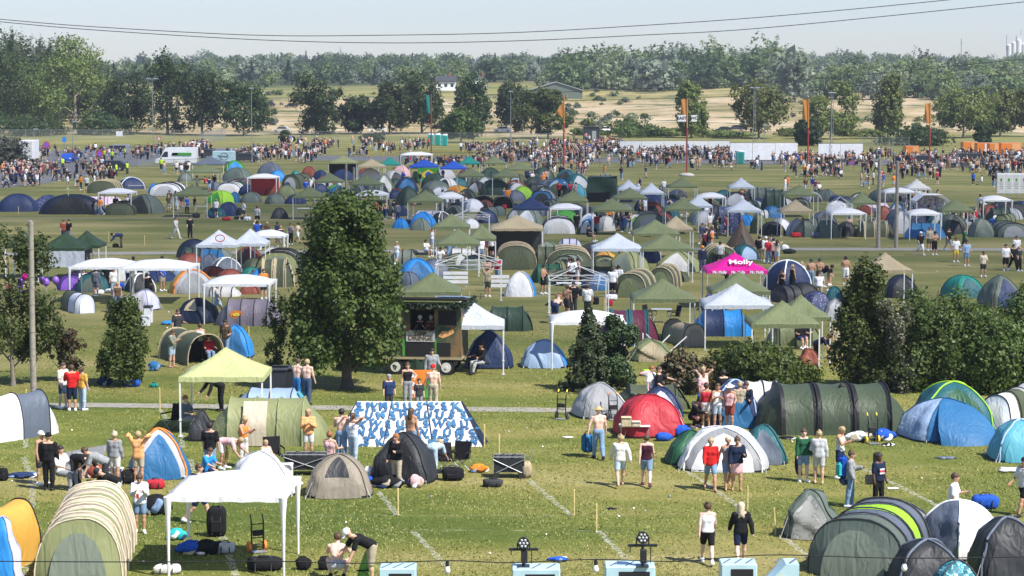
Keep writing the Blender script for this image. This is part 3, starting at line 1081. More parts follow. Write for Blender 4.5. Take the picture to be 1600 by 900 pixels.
def near_person(name, pose, sex, top, bottom, hair, cols, shoes=True):
 """body mesh with hair, clothes and shoes as children; cols = skin, top, bottom, hair, shoes"""
 key = (pose, sex, top, bottom, hair)
 if key not in _tm:
  F_, J = parts_fields(pose, sex, top, bottom, hair)
  lo, hi = bounds(J)
  out = {}
  for nm, fn in F_.items():
   pk = (pose, sex, nm, top if nm == 'top' else bottom if nm in ('shorts', 'trousers', 'skirt') else hair if nm in ('hair', 'hat') else 0)
   if pk in _pc:
    out[nm] = _pc[pk]
    continue
   v, f = surfnet(fn, lo, hi, .024 if nm in ('top', 'trousers', 'shorts', 'skirt') else .02 if nm == 'body' else .018)
   if nm == 'body':
    b = MB(); b.v = [tuple(x) for x in v]; b.f = [tuple(int(i) for i in q) for q in f]; b.mi = [0] * len(f); b.sm = [True] * len(f)
    hands(b, J, sex)
    b.m = 1
    Hh, hu, hf_ = Vector(J['head']), Vector(J['hup']), Vector(J['hf'])
    for s in (-1, 1):
     b.ell(Hh + Vector((s * .034, 0, 0)) + hf_ * .078 + hu * .008, (.013, .013, .010), 6, 4)
    b.m = 2
    b.ell(Hh + hf_ * .083 - hu * .062, (.022, .010, .008), 8, 4)
    me = mesh(nm, b.v, b.f, [None] * 0, None, False, None, False)
    for _ in range(3):
     me.materials.append(None)
    me.polygons.foreach_set('material_index', np.array(b.mi, np.int32))
    me.polygons.foreach_set('use_smooth', np.ones(len(b.f), bool))
   else:
    me = mesh(nm, v, f, (), None, True, None, False)
    me.materials.append(None)
   out[nm] = _pc[pk] = me
  _tm[key] = out
 out = _tm[key]
 o = bpy.data.objects.new(name, out['body']); COL.objects.link(o)
 for i, m in enumerate((solid(cols[0], 'skin'), solid('eye', 'plain'), solid('lip', 'skin'))):
  o.material_slots[i].link = 'OBJECT'; o.material_slots[i].material = m
 for nm, me in out.items():
  if nm == 'body' or ('shoe' in nm and not cols[4]):
   continue
  c = bpy.data.objects.new('shoe' if 'shoe' in nm else nm, me); COL.objects.link(c); c.parent = o
  m = (mat_of(cols[1], 'cloth') if nm == 'top' else solid(cols[3], 'hair' if nm == 'hair' else 'cloth') if nm in ('hair', 'hat')
   else solid(cols[4], 'plain') if 'shoe' in nm else mat_of(cols[2], 'cloth'))
  c.material_slots[0].link = 'OBJECT'; c.material_slots[0].material = m
 return o


_fm = {}


def far_mesh(pose, sex, top, bottom, hair, h):
 key = (pose, sex, top, bottom, hair, h)
 if key in _fm:
  return _fm[key]
 F_, J = parts_fields(pose, sex, top, bottom, hair)
 lo, hi = bounds(J)
 names = list(F_)
 grow = h * .16
 fn = lambda P: np.min([F_[n](P) for n in names], 0) - grow
 v, f = surfnet(fn, lo, hi, h)
 c = v[f].mean(1).astype(np.float32)
 d = np.array([F_[n](c) for n in names]) - np.array([0 if n == 'body' else .012 for n in names])[:, None]
 mi0 = d.argmin(0)
 slot = {'body': 0, 'top': 1, 'trousers': 2, 'shorts': 2, 'skirt': 2, 'hair': 3, 'hat': 3, 'left_shoe': 4, 'right_shoe': 4}
 mi = np.array([slot[n] for n in names])[mi0]
 _fm[key] = (v, f, mi)
 return _fm[key]


_fo = {}


def far_person(name, pose, sex, top, bottom, hair, cols, h):
 key = (pose, sex, top, bottom, hair, h)
 if key not in _fo:
  v, f, mi = far_mesh(*key)
  me = mesh(name, v, f.astype(np.int32), (), None, True, None, False)
  for _ in range(5):
   me.materials.append(None)
  me.polygons.foreach_set('material_index', mi.astype(np.int32))
  _fo[key] = me
 o = bpy.data.objects.new(name, _fo[key]); COL.objects.link(o)
 for i, m in enumerate((solid(cols[0], 'skin'), mat_of(cols[1] or cols[0], 'cloth'), mat_of(cols[2] or cols[0], 'cloth'), solid(cols[3], 'hair'), solid(cols[4] or cols[0], 'plain'))):
  o.material_slots[i].link = 'OBJECT'; o.material_slots[i].material = m
 return o


TW = dict(tank='tank top', tee='T-shirt', long='long-sleeved top', hoodie='hoodie', crop='crop top', dress='dress', none='')
BW = dict(shorts='shorts', longshorts='long shorts', trousers='trousers', skirt='skirt', none='')
PW = dict(stand='standing', stand2='standing', walk='walking', walk2='walking', phone='looking at a phone', hips='with a hand on the hip', armsup='with both hands on the head',
  armsup2='with both arms raised', point='reaching out an arm', hold='holding something', bend='bending down', bend2='bending right over', squat='squatting', kneel='kneeling',
  sit='sitting', ground='sitting on the grass', cross='sitting cross-legged', carry='carrying a bag', arms_in='with folded arms')
HW = dict(long='long hair', bun='hair in a bun', tail='a ponytail', curly='curly hair')


def person(px, py, pose='stand', face=0, top='tee', tc='white', bot='shorts', bc='denim', hair='short', hc='brownhair', skin='skin', sex='f', shoe='white',
  h=None, z=0.0, own=None, group=None, say=None):
 """feet at photo pixel (px, py); face 0 looks at the camera, 90 to the photo's right"""
 X, Y = gp(px, py, z)
 s = sc_at(py) if z == 0 else FPX / Y
 cols = (skin, tc, bc, hc, shoe)
 if s > 31:
  o = near_person('person', pose, sex, top, bot, hair, cols)
 else:
  o = far_person('person', pose, sex, top, bot, hair, cols, .038 if s > 22 else .05 if s > 15 else .065)
 o.location = (X, Y, z)
 o.rotation_euler = (0, 0, R(face))
 k = (h or (1.70 if sex == 'f' else 1.80)) / 1.745
 o.scale = (k, k, k)
 t = f"{cw(tc)} {TW[top]}" if top != 'none' else 'bare-chested' if sex == 'm' else ''
 if top == 'none':
  d = f"bare-chested person in {cw(bc)} {BW[bot]}"
 elif top == 'dress':
  d = f"person in a {t}"
 else:
  d = f"person in {t} and {cw(bc)} {BW[bot]}" if bot != 'none' else f"person in {t}"
 d += ' ' + (say or PW[pose])
 tag(o, d, 'person', group or 'festival campers', px, py - 30 * s / 40, own)
 return o
# ------------------------------------------------------------------ terrain
_ys = [(-60, 0), (500, 0), (560, .6), (640, 2.2), (760, 6.0), (880, 10.4), (1000, 13.5), (1300, 17.5), (1800, 24), (2600, 34), (3300, 36)]


def tz(X, Y):
 for (a, za), (b, zb) in zip(_ys, _ys[1:]):
  if Y <= b:
   t = min(1, max(0, (Y - a) / (b - a)))
   z = za + (zb - za) * t
   break
 else:
  z = _ys[-1][1]
 k = min(1, max(0, (Y - 480) / 400))
 z += k * (1.2 * math.sin(X * .013 + Y * .006) + .8 * math.sin(X * .031 - Y * .011))
 if Y > 1100:
  z += min(1, (Y - 1100) / 900) * (3.5 * math.sin(X * .0045 + 1.2) + 2 * math.sin(X * .011 + Y * .002))
 return z


def ground_material():
 m, t, P, N, L = nodes('meadow')
 tc = N.new('ShaderNodeTexCoord')
 pos = tc.outputs['Object']
 sep = N.new('ShaderNodeSeparateXYZ'); L.new(pos, sep.inputs[0])

 def nz(scale, detail=5, rough=.55, vec=pos, stretch=None, dist=0.0):
  n = lin(N, 'ShaderNodeTexNoise', Scale=scale, Detail=float(detail), Roughness=rough, Distortion=dist)
  if stretch:
   mp = N.new('ShaderNodeMapping'); mp.inputs['Scale'].default_value = stretch
   L.new(vec, mp.inputs[0]); L.new(mp.outputs[0], n.inputs['Vector'])
  else:
   L.new(vec, n.inputs['Vector'])
  return n.outputs[0]
 # mown grass: green with dry, straw coloured patches; stripes left by the mower run across
 big = nz(.085, 4, .6, stretch=(.55, 1.6, 1))
 c1 = ramp(N, [(.36, (.125, .165, .035)), (.47, (.20, .22, .052)), (.56, (.30, .275, .088)), (.68, (.42, .36, .165))])
 L.new(big, c1.inputs[0])
 fine = nz(9, 6, .75)
 c2 = ramp(N, [(.28, (.28, .30, .22)), (.5, (.80, .80, .76)), (.72, (1.5, 1.45, 1.25))])
 L.new(fine, c2.inputs[0])
 grass = mixc(N, L, c1.outputs[0], c2.outputs[0], .8, 'MULTIPLY')
 med = nz(1.1, 5, .65)
 c3 = ramp(N, [(.3, (.66, .74, .55)), (.6, (1.0, 1.0, 1.0)), (.75, (1.25, 1.15, 1.0))]); L.new(med, c3.inputs[0])
 grass = mixc(N, L, grass, c3.outputs[0], .75, 'MULTIPLY')
 # clover heads
 vo = lin(N, 'ShaderNodeTexVoronoi', Scale=6.5); L.new(pos, vo.inputs['Vector'])
 cl = ramp(N, [(.10, (1, 1, 1)), (.16, (0, 0, 0))]); L.new(vo.outputs['Distance'], cl.inputs[0])
 pat = ramp(N, [(.46, (0, 0, 0)), (.62, (1, 1, 1))]); L.new(nz(.3, 3), pat.inputs[0])
 cf = mixc(N, L, cl.outputs[0], pat.outputs[0], 1.0, 'MULTIPLY')
 cfs = N.new('ShaderNodeMath'); cfs.operation = 'MULTIPLY'; cfs.inputs[1].default_value = .55; L.new(cf, cfs.inputs[0])
 grass = mixc(N, L, grass, (.62, .60, .42), cfs.outputs[0])
 # browner turf colour further off in the campsite
 yr = N.new('ShaderNodeMapRange'); yr.inputs[1].default_value = 84; yr.inputs[2].default_value = 128; L.new(sep.outputs[1], yr.inputs[0])
 far_turf = ramp(N, [(.36, (.135, .155, .048)), (.5, (.205, .202, .072)), (.66, (.33, .285, .13))]); L.new(nz(.12, 6, .62, stretch=(.5, 1.3, 1)), far_turf.inputs[0])
 far_turf = mixc(N, L, far_turf.outputs[0], c2.outputs[0], .65, 'MULTIPLY')
 ground = mixc(N, L, grass, far_turf, yr.outputs[0])
 # beyond the fence: stubble, straw and bare sand of the old pit
 wob = N.new('ShaderNodeMath'); wob.operation = 'MULTIPLY_ADD'; wob.inputs[1].default_value = 120; L.new(nz(.012, 4), wob.inputs[0]); L.new(sep.outputs[1], wob.inputs[2])
 fr = N.new('ShaderNodeMapRange'); fr.inputs[1].default_value = 575; fr.inputs[2].default_value = 600; L.new(wob.outputs[0], fr.inputs[0])
 sand = ramp(N, [(.36, (.22, .19, .085)), (.46, (.36, .27, .15)), (.55, (.48, .37, .25)), (.66, (.58, .47, .35))]); L.new(nz(.02, 7, .65, stretch=(.8, .45, 1)), sand.inputs[0])
 lea = ramp(N, [(.36, (.17, .18, .06)), (.5, (.26, .235, .09)), (.64, (.38, .30, .15))]); L.new(nz(.016, 6, .6, stretch=(.5, 1, 1)), lea.inputs[0])
 up_ = N.new('ShaderNodeMapRange'); up_.inputs[1].default_value = 850; up_.inputs[2].default_value = 880; L.new(wob.outputs[0], up_.inputs[0])
 fld = mixc(N, L, sand.outputs[0], lea.outputs[0], up_.outputs[0])
 scr = ramp(N, [(.50, (0, 0, 0)), (.60, (1, 1, 1))]); L.new(nz(.05, 7, .75), scr.inputs[0])
 fld = mixc(N, L, fld, (.10, .115, .045), scr.outputs[0])
 fm = ramp(N, [(.35, (.7, .75, .65)), (.65, (1.1, 1.1, 1.1))]); L.new(nz(.2, 6, .75), fm.inputs[0])
 fld = mixc(N, L, fld, fm.outputs[0], .8, 'MULTIPLY')
 ground = mixc(N, L, ground, fld, fr.outputs[0])
 wr = N.new('ShaderNodeMapRange'); wr.inputs[1].default_value = 930; wr.inputs[2].default_value = 1010; L.new(sep.outputs[1], wr.inputs[0])
 ground = mixc(N, L, ground, (.055, .07, .028), wr.outputs[0])
 L.new(ground, P.inputs['Base Color'])
 P.inputs['Roughness'].default_value = .9; P.inputs['Specular IOR Level'].default_value = .12
 b = lin(N, 'ShaderNodeBump', Strength=.9, Distance=.09); L.new(nz(6, 7, .8), b.inputs['Height']); L.new(b.outputs[0], P.inputs['Normal'])
 return m


ysn = list(np.arange(-60, 480, 30)) + list(np.arange(480, 1300, 20)) + list(np.arange(1300, 3301, 100))
gx = 61
gv = []
for Y in ysn:
 hw_ = 220 + .75 * max(0, Y)
 for i in range(gx):
  X = (-1 + 2 * i / (gx - 1)) * hw_
  gv.append((X, Y, tz(X, Y)))
gf = [(j * gx + i, j * gx + i + 1, (j + 1) * gx + i + 1, (j + 1) * gx + i) for j in range(len(ysn) - 1) for i in range(gx - 1)]
GM = ground_material()
struct(mesh('ground', gv, gf, [GM], None, True))


def strip(name, pts, w, z, mat, kind='structure', n=24, wob=0.0):
 """flat band along a line of ground points"""
 P_ = []
 for a, b in zip(pts, pts[1:]):
  for i in range(n):
   t = i / n
   P_.append(Vector((a[0] + (b[0] - a[0]) * t, a[1] + (b[1] - a[1]) * t)))
 P_.append(Vector(pts[-1]))
 v = []
 for i, p in enumerate(P_):
  d = (P_[min(i + 1, len(P_) - 1)] - P_[max(0, i - 1)]).normalized()
  nn = Vector((-d.y, d.x))
  k = w / 2 * (1 + wob * math.sin(i * 1.7) * .5 + wob * .4 * math.sin(i * 4.1))
  v += [(p.x + nn.x * k, p.y + nn.y * k, z), (p.x - nn.x * k, p.y - nn.y * k, z)]
 f = [(2 * i, 2 * i + 1, 2 * i + 3, 2 * i + 2) for i in range(len(P_) - 1)]
 o = mesh(name, v, f, [mat])
 o['kind'] = kind
 return o


def speckle(name, stops, scale, rough=.9, alpha=None):
 m, t, P, N, L = nodes(name)
 tc = N.new('ShaderNodeTexCoord')
 n = lin(N, 'ShaderNodeTexNoise', Scale=scale, Detail=6.0, Roughness=.7); L.new(tc.outputs['Object'], n.inputs['Vector'])
 r = ramp(N, stops); L.new(n.outputs[0], r.inputs[0]); L.new(r.outputs[0], P.inputs['Base Color'])
 P.inputs['Roughness'].default_value = rough
 if alpha:
  n2 = lin(N, 'ShaderNodeTexNoise', Scale=alpha[0], Detail=4.0, Roughness=.7); L.new(tc.outputs['Object'], n2.inputs['Vector'])
  ra = ramp(N, [(alpha[1], (0, 0, 0)), (alpha[2], (1, 1, 1))]); L.new(n2.outputs[0], ra.inputs[0]); L.new(ra.outputs[0], P.inputs['Alpha'])
 return m


gravel = speckle('gravel', [(.3, (.20, .185, .16)), (.7, (.34, .32, .28))], 3)
asph = speckle('asphalt', [(.3, (.10, .10, .105)), (.7, (.17, .17, .17))], 1.2)
chalk = speckle('chalk_paint', [(.3, (.42, .43, .30)), (.7, (.66, .66, .58))], 5, .9, (7, .42, .70))
G = lambda *pp: [gp(*p) for p in pp]
strip('footpath', G((-60, 634), (150, 633), (500, 637), (900, 641)), 1.15, .006, gravel, wob=.12)
strip('gravel_track', G((-40, 397), (300, 395), (700, 392), (1130, 389), (1640, 390)), 2.6, .006, gravel, wob=.15)
strip('trodden_path', G((-40, 341), (280, 341), (720, 339)), 1.5, .006, speckle('worn_earth', [(.3, (.16, .14, .08)), (.7, (.24, .21, .13))], 2), wob=.2)
# asphalt road and yard at the back left
b = MB()
rp_ = G((-80, 298), (0, 294), (70, 287), (130, 276), (190, 262), (250, 252), (330, 246), (470, 243), (470, 232), (250, 231), (60, 236), (-80, 262))
b.add([(x, y, .006) for x, y in rp_], [tuple(range(len(rp_)))])
struct(b.build('road', asph))
b = MB()
rp_ = G((470, 250), (1700, 262), (1700, 252), (470, 243))
b.add([(x, y, .004) for x, y in rp_], [tuple(range(4))])
struct(b.build('service_road', asph))
# white plot lines sprayed on the grass
for pts in (((590, 768), (622, 806)), ((826, 750), (893, 806)), ((645, 830), (697, 884)), ((935, 830), (992, 886)), ((1040, 718), (1100, 752), (1160, 797)), ((1338, 727), (1400, 757), (1468, 792)),
   ((37, 715), (50, 745), (51, 780), (43, 850), (40, 900)), ((345, 830), (358, 870), (368, 900)), ((36, 640), (41, 700)), ((286, 675), (285, 700)), ((298, 718), (303, 742)),
   ((250, 640), (263, 658)), ((1225, 840), (1275, 880))):
 o = strip('plot_line', G(*pts), .19, .008, chalk, n=16, wob=.5)
for pts in (((430, 806), (893, 806)), ((640, 806), (1200, 803)), ((1170, 803), (1225, 806))):
 strip('faint_plot_line', G(*pts), .10, .007, speckle('faint_chalk', [(.3, (.34, .34, .20)), (.7, (.46, .46, .33))], 5, .9, (3, .46, .86)), n=30, wob=.6)
stm = speckle('faint_chalk2', [(.3, (.34, .34, .20)), (.7, (.46, .46, .33))], 5, .9, (3, .46, .86))
strip('faint_plot_line', G((560, 828), (935, 830), (1210, 833)), .10, .007, stm, n=30, wob=.6)

# short tufts of grass in the foreground
def tufts():
 n = 120000
 Y = 52 + 62 * rng.random(n) ** 1.25
 X = (rng.random(n) * 2 - 1) * (Y * .25 + 1.5)
 k = np.sin(X * .9 + 1.3 * np.sin(Y * .4)) + np.sin(Y * .7 + X * .3) + rng.normal(0, .9, n)
 ok = k > -.7
 X, Y = X[ok], Y[ok]; n = len(X)
 h = .025 + .035 * rng.random(n)
 V = np.zeros((n, 6, 3), np.float32)
 for b_ in range(2):
  a = rng.random(n) * 6.28
  lx, ly = rng.normal(0, .03, n), rng.normal(0, .03, n)
  ox, oy = np.cos(a) * .018, np.sin(a) * .018
  jx, jy = rng.normal(0, .03, n), rng.normal(0, .03, n)
  V[:, b_ * 3] = np.stack([X + jx - ox, Y + jy - oy, np.zeros(n)], 1)
  V[:, b_ * 3 + 1] = np.stack([X + jx + ox, Y + jy + oy, np.zeros(n)], 1)
  V[:, b_ * 3 + 2] = np.stack([X + jx + lx, Y + jy + ly, h], 1)
 f = np.arange(n * 6).reshape(-1, 3)
 m, t, P, N, L = nodes('grass_blades')
 g = N.new('ShaderNodeNewGeometry')
 r = ramp(N, [(0, (.12, .165, .033)), (.5, (.22, .24, .06)), (.85, (.32, .30, .10)), (1, (.38, .34, .15))]); L.new(g.outputs['Random Per Island'], r.inputs[0])
 L.new(r.outputs[0], P.inputs['Base Color']); P.inputs['Roughness'].default_value = .8
 o = mesh('grass', V.reshape(-1, 3), f, [m])
 stuff(o)


tufts()

# ------------------------------------------------------------------ trees
def leaf_mat(name, cols, transl=.42):
 m, t, P, N, L = nodes('leaf_' + name)
 g = N.new('ShaderNodeNewGeometry'); oi = N.new('ShaderNodeObjectInfo')
 r = ramp(N, [(i / (len(cols) - 1), c) for i, c in enumerate(cols)]); L.new(g.outputs['Random Per Island'], r.inputs[0])
 hs = N.new('ShaderNodeHueSaturation')
 mr = N.new('ShaderNodeMapRange'); mr.inputs[3].default_value = .485; mr.inputs[4].default_value = .515; L.new(oi.outputs['Random'], mr.inputs[0]); L.new(mr.outputs[0], hs.inputs['Hue'])
 m2 = N.new('ShaderNodeMapRange'); m2.inputs[3].default_value = .8; m2.inputs[4].default_value = 1.2; L.new(oi.outputs['Random'], m2.inputs[0]); L.new(m2.outputs[0], hs.inputs['Value'])
 L.new(r.outputs[0], hs.inputs['Color']); L.new(hs.outputs[0], P.inputs['Base Color'])
 P.inputs['Roughness'].default_value = .5; P.inputs['Specular IOR Level'].default_value = .3
 tr = N.new('ShaderNodeBsdfTranslucent'); L.new(hs.outputs[0], tr.inputs[0])
 mx = N.new('ShaderNodeMixShader'); mx.inputs[0].default_value = transl
 L.new(P.outputs[0], mx.inputs[1]); L.new(tr.outputs[0], mx.inputs[2]); L.new(mx.outputs[0], N['Material Output'].inputs[0])
 return m


LEAF = dict(
 linden=leaf_mat('linden', [(.040, .068, .015), (.070, .105, .022), (.125, .165, .035)], .35),
 dark=leaf_mat('dark', [(.032, .055, .018), (.052, .082, .026), (.08, .118, .036)]),  # dark leaves; cloud shade on the left back-row trees is put into the colour
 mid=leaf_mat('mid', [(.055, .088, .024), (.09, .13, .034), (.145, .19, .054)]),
 light=leaf_mat('light', [(.10, .135, .034), (.155, .195, .05), (.24, .275, .09)]),  # pale leaves; sunlight on the back-row trees is put into the colour
 pale=leaf_mat('pale', [(.13, .155, .075), (.20, .23, .11), (.30, .32, .18)]),
 grey=leaf_mat('grey', [(.09, .105, .075), (.14, .155, .115), (.20, .215, .17)]),
 conifer=leaf_mat('conifer', [(.016, .028, .016), (.026, .042, .024), (.04, .058, .032)], .1),
 pine=leaf_mat('pine', [(.024, .042, .016), (.042, .066, .022), (.07, .10, .036)], .1),
 rusty=leaf_mat('rusty', [(.05, .055, .025), (.08, .075, .035), (.16, .09, .05)], .15),
 copper=leaf_mat('copper', [(.03, .012, .018), (.05, .02, .028), (.07, .03, .035)]),
 flower=leaf_mat('flower', [(.06, .075, .03), (.12, .14, .06), (.45, .45, .36)]))


def leaf_quads(C, out, size, r, flat=.3, rnd=.75):
 n = len(C)
 nr = out * .9 + r.normal(0, rnd, (n, 3)); nr[:, 2] += flat
 nr /= np.linalg.norm(nr, axis=1)[:, None] + 1e-9
 t = r.normal(0, 1, (n, 3)); t -= nr * (t * nr).sum(1)[:, None]; t /= np.linalg.norm(t, axis=1)[:, None] + 1e-9
 b_ = np.cross(nr, t)
 s = (size * (.6 + .8 * r.random(n)))[:, None]
 V = np.stack([C + t * s * .6, C + b_ * s * .36, C - t * s * .5, C - b_ * s * .36], 1)
 return V.reshape(-1, 3).astype(np.float32), np.arange(4 * n).reshape(-1, 4)


def crown_pts(r, n, clump, shape='round', fill=.55, gaps=.25):
 """leaf centres in a unit crown: x,y in -1..1, z in 0..1; bunched in clumps on lobes"""
 lobes = []
 if shape == 'conifer':
  m = n // clump
  z = r.random(m) ** 1.3
  lay = np.round(z * 9) / 9 * .75 + z * .25
  u0 = r.random(m) * 6.283
  rad = (1 - lay) ** .8 * (.35 + .75 * r.random(m)) * (1 + .35 * np.sin(u0 * 3 + lay * 40))
  u = u0
  C = np.stack([np.cos(u) * rad, np.sin(u) * rad, z - rad * .06], 1)
  O = np.stack([np.cos(u), np.sin(u), np.full(m, .4)], 1)
  sig = .055
 else:
  if shape == 'round':
   lobes = [(0, 0, .52, .78, .48)] + [(math.cos(u) * q, math.sin(u) * q, z, s_, s_ * .62) for u, q, z, s_ in ((r.random() * 6.283, .35 + .35 * r.random(), .22 + .62 * r.random(), .26 + .16 * r.random()) for _ in range(16))] + [(r.normal(0, .12), r.normal(0, .12), .84, .34, .17)]
  elif shape == 'oval':
   lobes = [(0, 0, .45, .66, .46)] + [(math.cos(u) * q, math.sin(u) * q, z, s_, s_ * .5) for u, q, z, s_ in ((r.random() * 6.283, (.60 - .45 * abs(zz - .38)) * (.55 + .5 * r.random()), zz, .20 + .15 * r.random()) for zz in (.08 + .86 * r.random(24)))] + [(r.normal(0, .1), r.normal(0, .1), .88, .22, .13)]
  elif shape == 'tall':                   # widest below the middle, uneven flanks, tapering to the top
   lobes = [(0, 0, .40, .50, .40), (0, 0, .7, .30, .25)] + [(math.cos(u) * q, math.sin(u) * q, z, s_, s_ * .42) for u, q, z, s_ in ((r.random() * 6.283, ((.68 if zz > .12 else .5) - .78 * max(0, zz - .32)) * (.84 + .26 * r.random()), zz, .16 + .12 * r.random()) for zz in (.05 + .86 * r.random(52)))] + [(r.normal(0, .05), 0, .93, .14, .09)]
  elif shape == 'loose':
   lobes = [(math.cos(u) * q, math.sin(u) * q, z, s_, s_ * .5) for u, q, z, s_ in ((r.random() * 6.283, (.78 - .5 * abs(zz - .45)) * r.random() ** .6, zz, .16 + .16 * r.random()) for zz in (.06 + .9 * r.random(20)))]
  elif shape == 'bush':
   lobes = [(0, 0, .28, .72, .42)] + [(math.cos(u) * q, math.sin(u) * q, .1 + .62 * (1 - q) * r.random() + .15 * r.random(), .24 + .2 * r.random(), .2 + .12 * r.random()) for u, q in ((r.random() * 6.283, .3 + .5 * r.random()) for _ in range(18))]
  A = np.array(lobes)
  wts = A[:, 3] ** 2 * A[:, 4]; wts = wts ** .6; wts /= wts.sum()
  m = n // clump
  k = r.choice(len(A), m, p=wts)
  d = r.normal(0, 1, (m, 3)); d /= np.linalg.norm(d, axis=1)[:, None]
  q = (fill + (1 - fill) * r.random(m) ** .5)
  C = A[k, :3] + d * q[:, None] * np.stack([A[k, 3], A[k, 3], A[k, 4]], 1)
  O = d * .7 + (C - np.array((0, 0, .4))) * .6
  # bald patches
  g = np.sin(C[:, 0] * 7 + 2 * np.sin(C[:, 2] * 5)) + np.sin(C[:, 1] * 8 + 1) + np.sin(C[:, 2] * 13 + C[:, 0] * 4)
  keep = g > -3 + gaps * 4
  C, O = C[keep], O[keep]
  sig = .055
 m = len(C)
 P_ = np.repeat(C, clump, 0) + r.normal(0, 1, (m * clump, 3)) * np.array((sig, sig, sig * .55))
 P_[:, 2] = np.maximum(P_[:, 2], 0.0)
 return P_, np.repeat(O, clump, 0)


_cr = {}


def crown_mesh(kind, shape, n, leaf, W, H, seed, gaps=.25, clump=18, fill=.55):
 r = np.random.default_rng(seed)
 P_, O = crown_pts(r, n, clump, shape, fill, gaps)
 P_ = P_ * np.array((W / 2, W / 2, H))
 v, f = leaf_quads(P_, O, leaf, r, .3, .6)
 return mesh('crown', v, f, [LEAF[kind]], None, False, None, False)


def trunk_mesh(W, H, cb, r0, seed, bark='bark', limbs=6):
 rr = random.Random(seed)
 b = MB()
 lean = rr.uniform(-.03, .03) * H
 b.tube([(0, 0, -.1), (0, 0, .25), (lean * .2, 0, cb * .6), (lean * .6, 0, cb + (H - cb) * .35), (lean, 0, cb + (H - cb) * .8)], [r0 * 1.5, r0 * 1.05, r0 * .9, r0 * .55, r0 * .15], 8)
 for i in range(limbs):
  u = i * 2.4 + rr.random(); z = cb * (.75 + .2 * rr.random()) + (H - cb) * .5 * i / limbs
  q = W * (.2 + .18 * rr.random())
  b.tube([(lean * .4, 0, z), (math.cos(u) * q * .5, math.sin(u) * q * .5, z + (H - cb) * .10), (math.cos(u) * q, math.sin(u) * q, z + (H - cb) * .26)], [r0 * .42, r0 * .28, r0 * .08], 5)
 return mesh('trunk', b.v, b.f, [solid(bark, 'plain')], None, True, None, False)


_tv = {}


def tree(name, X, Y, H, W, kind='mid', shape='round', cb=.2, n=2600, leaf=.5, seed=0, desc=None, group=None, own=None, px=None, py=None, variant=None, trunk=True,
  gaps=.25, clump=18, fill=.55, bark='bark', r0=None, limbs=6):
 """crown and trunk; variant = share a unit crown between trees of one kind"""
 e = empty(name, (X, Y, tz(X, Y)), (seed * 1.7) % 6.28 if variant is not None else 0)
 if variant is not None:
  key = (kind, shape, variant, n, cb)
  if key not in _tv:
   _tv[key] = (crown_mesh(kind, shape, n, leaf, 8, 8, 100 + variant, gaps, clump, fill), trunk_mesh(8, 10, 2.4, .22, variant, bark, limbs))
  cm, tm = _tv[key]
  c = bpy.data.objects.new('crown', cm); COL.objects.link(c); c.parent = e
  c.location = (0, 0, H * cb); c.scale = (W / 8, W / 8, H * (1 - cb) / 8)
  if trunk:
   t = bpy.data.objects.new('trunk', tm); COL.objects.link(t); t.parent = e
   t.scale = (W / 8, W / 8, H / 10)
 else:
  c = bpy.data.objects.new('crown', crown_mesh(kind, shape, n, leaf, W, H * (1 - cb), 500 + seed, gaps, clump, fill)); COL.objects.link(c); c.parent = e
  c.location = (0, 0, H * cb)
  if trunk:
   t = bpy.data.objects.new('trunk', trunk_mesh(W, H, H * cb, r0 or H * .022, seed, bark, limbs)); COL.objects.link(t); t.parent = e
 tag(e, desc or 'tree', 'shrub' if 'bush' in name or 'shrub' in name else 'tree', group, px, py, own)
 return e


def tree_px(name, x, yb, yt, wpx, **kw):
 X, Y = gp(x, yb)
 return tree_at(name, x, Y, yt, wpx, **kw)


def tree_at(name, x, Y, yt, wpx, **kw):
 X = at_depth(x, 200, Y)[0]
 top = at_depth(x, yt, Y)[2]
 H = top - tz(X, Y)
 W = wpx * Y / FPX
 return tree(name, X, Y, H, W, px=x, py=(yt + row_of(X, Y, tz(X, Y))[1]) / 2, **kw)


# trees and shrubs inside the campsite, each with its own crown
tree_px('linden_tree', 540, 607, 306, 214, kind='linden', shape='tall', cb=.09, n=40000, leaf=.17, seed=3, gaps=.22, clump=22, r0=.24, fill=.5,
  own='big dark green leafy tree standing beside the camouflage food trailer')
tree_px('young_tree', 12, 603, 358, 170, kind='mid', shape='loose', cb=.14, n=9000, leaf=.15, seed=8, gaps=.3, bark='palebark', r0=.10, limbs=12,
  own='sparse young tree by the tall wooden pole at the left edge')
tree_px('leafy_bush', 187, 602, 462, 100, kind='linden', shape='tall', cb=.0, n=15000, leaf=.12, seed=12, own='dense dark bush right of the tall wooden pole, blue bags at its foot')
tree_px('sparse_bush', 93, 596, 505, 78, kind='rusty', shape='loose', cb=.1, n=4200, leaf=.11, seed=14, gaps=.3, own='thin olive-brown shrub between the tall wooden pole and the dense bush')
tree_px('sparse_bush', 428, 600, 470, 66, kind='mid', shape='loose', cb=.02, n=3600, leaf=.10, seed=16, gaps=.3, own='thin straggly shrub left of the big tree, above black bins')
tree_px('pine_tree', 921, 610, 484, 84, kind='pine', shape='conifer', cb=.04, n=13000, leaf=.12, seed=20, clump=24, own='dark young pine with a single pointed tip in front of a white party gazebo')
tree_px('pine_tree', 968, 606, 500, 98, kind='pine', shape='loose', cb=.05, n=22000, leaf=.12, seed=21, gaps=.1, clump=20, own='rounded pine growing against the right side of the pointed pine')
tree_px('pine_bush', 1075, 612, 530, 92, kind='rusty', shape='bush', cb=.0, n=11000, leaf=.14, seed=22, gaps=.12, own='pine shrub with rusty tips below a half-folded olive gazebo')
tree_px('laurel_bush', 1186, 610, 510, 175, kind='linden', shape='bush', cb=.0, n=26000, leaf=.14, seed=23, gaps=.1, own='broad glossy dark shrub right of the rusty pine shrub')
